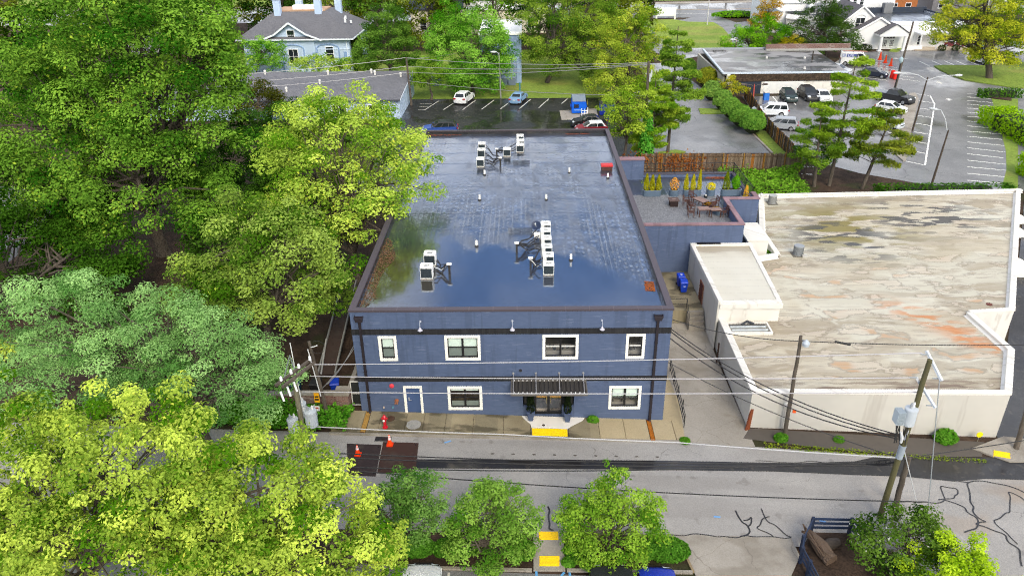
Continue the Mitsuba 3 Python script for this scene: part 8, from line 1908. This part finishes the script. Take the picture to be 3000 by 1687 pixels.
# clipped and round bushes
def bush(name, label, c, r, c0, c1, seed, leaf=.16, n=1500, group=None, cat='bush', box=False, low=-.3):
    t = thing(name, label, cat, group); rng = np.random.default_rng(seed); c, r = np.array(c, float), np.array(r, float)
    d = rng.normal(0, 1, (n * 2, 3)); d /= np.linalg.norm(d, axis=1, keepdims=True); d = d[d[:, 2] > low][:n]
    if box:
        d = rng.uniform(-1, 1, (n, 3)); k = rng.integers(0, 5, n); d[np.arange(n), k % 3] = np.where(k < 3, 1, -1); d[:, 2] = np.where(k == 2, 1, d[:, 2])
        o = np.zeros_like(d); o[np.arange(n), k % 3] = np.where(k < 3, 1, -1)
    else:
        o = d
    p = c + d * r * (1 + .16 * (meshkit.noise(d * 2.6 + seed, 3)[:, None] - .5) + rng.normal(0, .035, (len(d), 1)))
    v, f, col = leaves(p, (o * .9 + rng.normal(0, .42, o.shape) + [0, 0, .3]), leaf * rng.uniform(.6, 1.2, len(p)) * .7, rng, mixcol(c0, c1, np.clip(rng.normal(.5, .25, len(p)), 0, 1)))
    put('foliage', (v, f), 'leaf', t, col)
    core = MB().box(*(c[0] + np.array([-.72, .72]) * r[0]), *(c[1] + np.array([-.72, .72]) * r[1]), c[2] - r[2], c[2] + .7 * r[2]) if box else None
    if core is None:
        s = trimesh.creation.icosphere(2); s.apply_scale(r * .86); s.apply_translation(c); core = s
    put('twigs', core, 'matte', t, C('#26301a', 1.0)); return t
HB = 'row of round bushes along the driveway'
gb = [(1735, 178, 1.0, 'dark green bush at the far end of the row beside the shake building', '#3c6a2a', '#7aa03c'), (1778, 208, 1.5, 'bush with yellow tips, second in the row', '#5c7a24', '#b0b03a'), (1792, 240, 1.3, 'pale green bush, third in the row', '#5f8f3c', '#a2c45e'), (1818, 262, 1.25, 'pale green bush, fourth in the row', '#5a8c38', '#9cc458'), (1838, 283, 1.25, 'pale green bush, fifth in the row', '#568a34', '#98c454'), (1863, 303, 1.3, 'pale green bush, sixth in the row', '#528832', '#94c250'), (1893, 328, 1.45, 'nearest and roundest pale green bush of the row', '#4c8430', '#90c04e')]
for i, (px, py, r_, lb, a, b) in enumerate(gb):
    q = [(40.95,101.42), (41.72,90.5), (40.46,81.1), (40.82,75.12), (40.92,70.31), (41.17,65.84), (41.88,62.23)][i]
    bush('round_hedge_bush', lb, (q[0], q[1] + .6, 1.25 * r_ ** .5), (r_ * 1.12, r_ * 1.12, 1.4 * r_ ** .5), C(a, .85), C(b, .85), 160 + i, .24, 2600, HB)
tree('yellow_bush_tree', 'yellow green young tree rising from the row of round bushes', (44.5, 82), [(42.56,82,2.13,1.64,1.48,1.68), (43.44,82,1.87,2.37,2.13,1.03)], CG('#8a9a1a', .95), CG('#d0c83a', 1.0), 170, .28, .6, 1.0, 5, None, None, .12)
RH = 'clipped hedges at the right edge'
for i, (a, b, lb) in enumerate((((74.5, 50.5), (79.5, 66.8), 'tall clipped bright green hedge at the right edge, farther block'), ((71.3, 45.9), (76.5, 49.9), 'low clipped hedge gap between the tall hedges at the right edge'), ((66.8, 37.5), (75.0, 45.4), 'tall clipped bright green hedge at the right edge, nearer block'))):
    h = [2.4, 1.5, 2.4][i]; c = ((a[0] + b[0]) / 2 + [0, .6, -.4][i], (a[1] + b[1]) / 2, h / 2); 
    bush('clipped_hedge', lb, c, ((b[0] - a[0]) / 2 * [.9, .75, .62][i], (b[1] - a[1]) / 2, h / 2), C('#6a9a10', 1.0), C('#a5d024', 1.0), 180 + i, .22, 5200 if i != 1 else 1800, RH, 'hedge', True)
q = (86.08,81.93); bush('low_hedge', 'low dark clipped hedge on the mulch island by the right hedge', (q[0], q[1], .6), (3.0, .9, .6), C('#35601a', .95), C('#5c8a2a', .95), 190, .2, 900, None, 'hedge', True)
bush('rear_hedge', 'low dark green hedge along the back of the pale building', (55.5, 37.6, .75), (6.8, .7, .75), C('#2c5018', .95), C('#5a8a2c', .95), 191, .2, 2400, None, 'hedge', True)
q = (64.98,171.11); bush('island_hedge', 'bright green hedge on the curved island by the far road', (q[0] + 1, q[1], .7), (5.5, 2.2, .9), C('#4a8a14', .95), C('#86c02a', 1.0), 192, .3, 1200, None, 'hedge')
bush('grass_hedge', 'dark mulch mound with a small tree at the right edge of the grass island', (100.2, 91.5, .3), (2.2, 1.6, .7), C('#2c2620'), C('#4a4034'), 193, .25, 500, None, 'mound')
# ground cover, weeds and junipers
def cover(name, label, fn, n, s, c0, c1, seed, cat='ground cover'):
    rng = np.random.default_rng(seed); p = fn(rng, n); nn = rng.normal(0, .5, p.shape) + [0, 0, 1]; nn /= np.linalg.norm(nn, axis=1, keepdims=True)
    v, f, c = leaves(p, nn, s * rng.uniform(.5, 1.2, len(p)), rng, mixcol(c0, c1, np.clip(rng.normal(.5, .28, len(p)), 0, 1)))
    put(name, (v, f), 'leaf', None, c, label=label, cat=cat, kind='stuff')
def in_poly(poly, h, bump=1.0):
    P = Polygon(poly); x0, y0, x1, y1 = P.bounds
    def fn(rng, n):
        import shapely
        q = rng.uniform([x0, y0], [x1, y1], (n * 4, 2)); q = q[shapely.contains_xy(P, q[:, 0], q[:, 1])][:n]
        hh = h * (.25 + 1.2 * meshkit.fbm(np.c_[q * bump, 0 * q[:, 0]], 3, 7)) * rng.uniform(.3, 1, len(q))
        return np.c_[q, gz(q[:, 0], q[:, 1]) + hh]
    return fn
cover('weed_patch', 'bright green weeds in front of the plank fence', in_poly([(32.6, 36.3), (41.5, 36.4), (42.3, 46.2), (33.5, 46.4)], 1.0, .6), 5200, .17, C('#4f8a1c', .9), C('#9ccc48', .9), 201)
cover('ivy_patch', 'green ivy and weeds in front of the garden wall by the poles', in_poly([(-9, -2.2), (-.6, -2.2), (-.5, .1), (-9, .2)], .9, .8), 4200, .12, C('#2f6a16', 1.0), C('#77b83c', 1.0), 202)
cover('grass_tufts', 'sparse grass and weeds on the verge below the pale wall', in_poly([(25.5, -1.9), (39, -2.9), (38.8, -3.3), (25.3, -2.5)], .14, 2), 700, .07, C('#5a7a1c', .95), C('#a8b83a', 1.0), 203)
JN = 'spreading junipers along the near planting bed'
jl = ['leftmost juniper under the left small tree', 'juniper between the left and the middle small tree', 'juniper left of the yellow plated path', 'juniper right of the path under the right small tree', 'juniper between the right small tree and the blue car', 'rightmost juniper beside the driveway']
for i, (x, y, rx, ry) in enumerate(((4.9, -11.5, 1.0, .62), (7.0, -11.5, 1.2, .62), (10.3, -11.5, .75, .6), (13.4, -11.4, .8, .55), (16.6, -11.3, .8, .55), (17.9, -11.2, 1.1, .75))):
    bush('juniper', 'dark green ' + jl[i], (x, y, float(gz(x, y)) + .25), (rx, ry, .5), C('#2a5a14', .95), C('#6aa03a', 1.0), 210 + i, .12, 2300, JN, 'shrub', low=-.1)
for i, (x, y, s, lb) in enumerate(((37.3, -1.15, .65, 'leafy green weed bush against the right end of the pale wall'), (26.7, -1.6, .42, 'grassy weed clump at the foot of the lamp pole'), (30.4, -1.5, .3, 'small weed clump at the middle of the pale wall'), (14.95, -.3, .35, 'small green weed at the foot of the blue wall near the right window'), (20.55, -2.1, .3, 'bright green weed at the rounded kerb corner by the alley'), (12.75, -12.1, .35, 'weed clump beside the near yellow plate'), (32.0, 21.6, .9, 'green shrub in the narrow gap beside the terrace wing'))):
    bush('weed_clump', lb, (x, y, (float(gz(x, y)) if y < 20 else .2) + s * .45), (s, s * .8, s * .75), C('#3a7a18', .85), C('#7ab040', .9), 230 + i, (.19 if s > .5 else .11), 420, None, 'weed')
for i, (x0, z1, lb) in enumerate(((25.2, 7.0, 'ivy climbing the foot of the dark pole by the pines'),)):
    t = thing('pole_ivy', lb, 'ivy'); rng = np.random.default_rng(250); n = 1900; a = rng.uniform(0, 2 * PI, n); u = rng.uniform(0, 1, n); rr_ = (1.15 - .75 * u) * rng.uniform(.6, 1.1, n)
    p = np.stack([25.2 + rr_ * np.cos(a), 48.6 + rr_ * np.sin(a), u * z1], 1); v, f, c = leaves(p, np.stack([np.cos(a), np.sin(a), .4 + 0 * a], 1) + rng.normal(0, .4, (n, 3)), .17, rng, mixcol(C('#2c7a1c', .95), C('#77bf4a', 1.0), rng.uniform(0, 1, n))); put('leaves', (v, f), 'leaf', t, c)
n_tri = 0
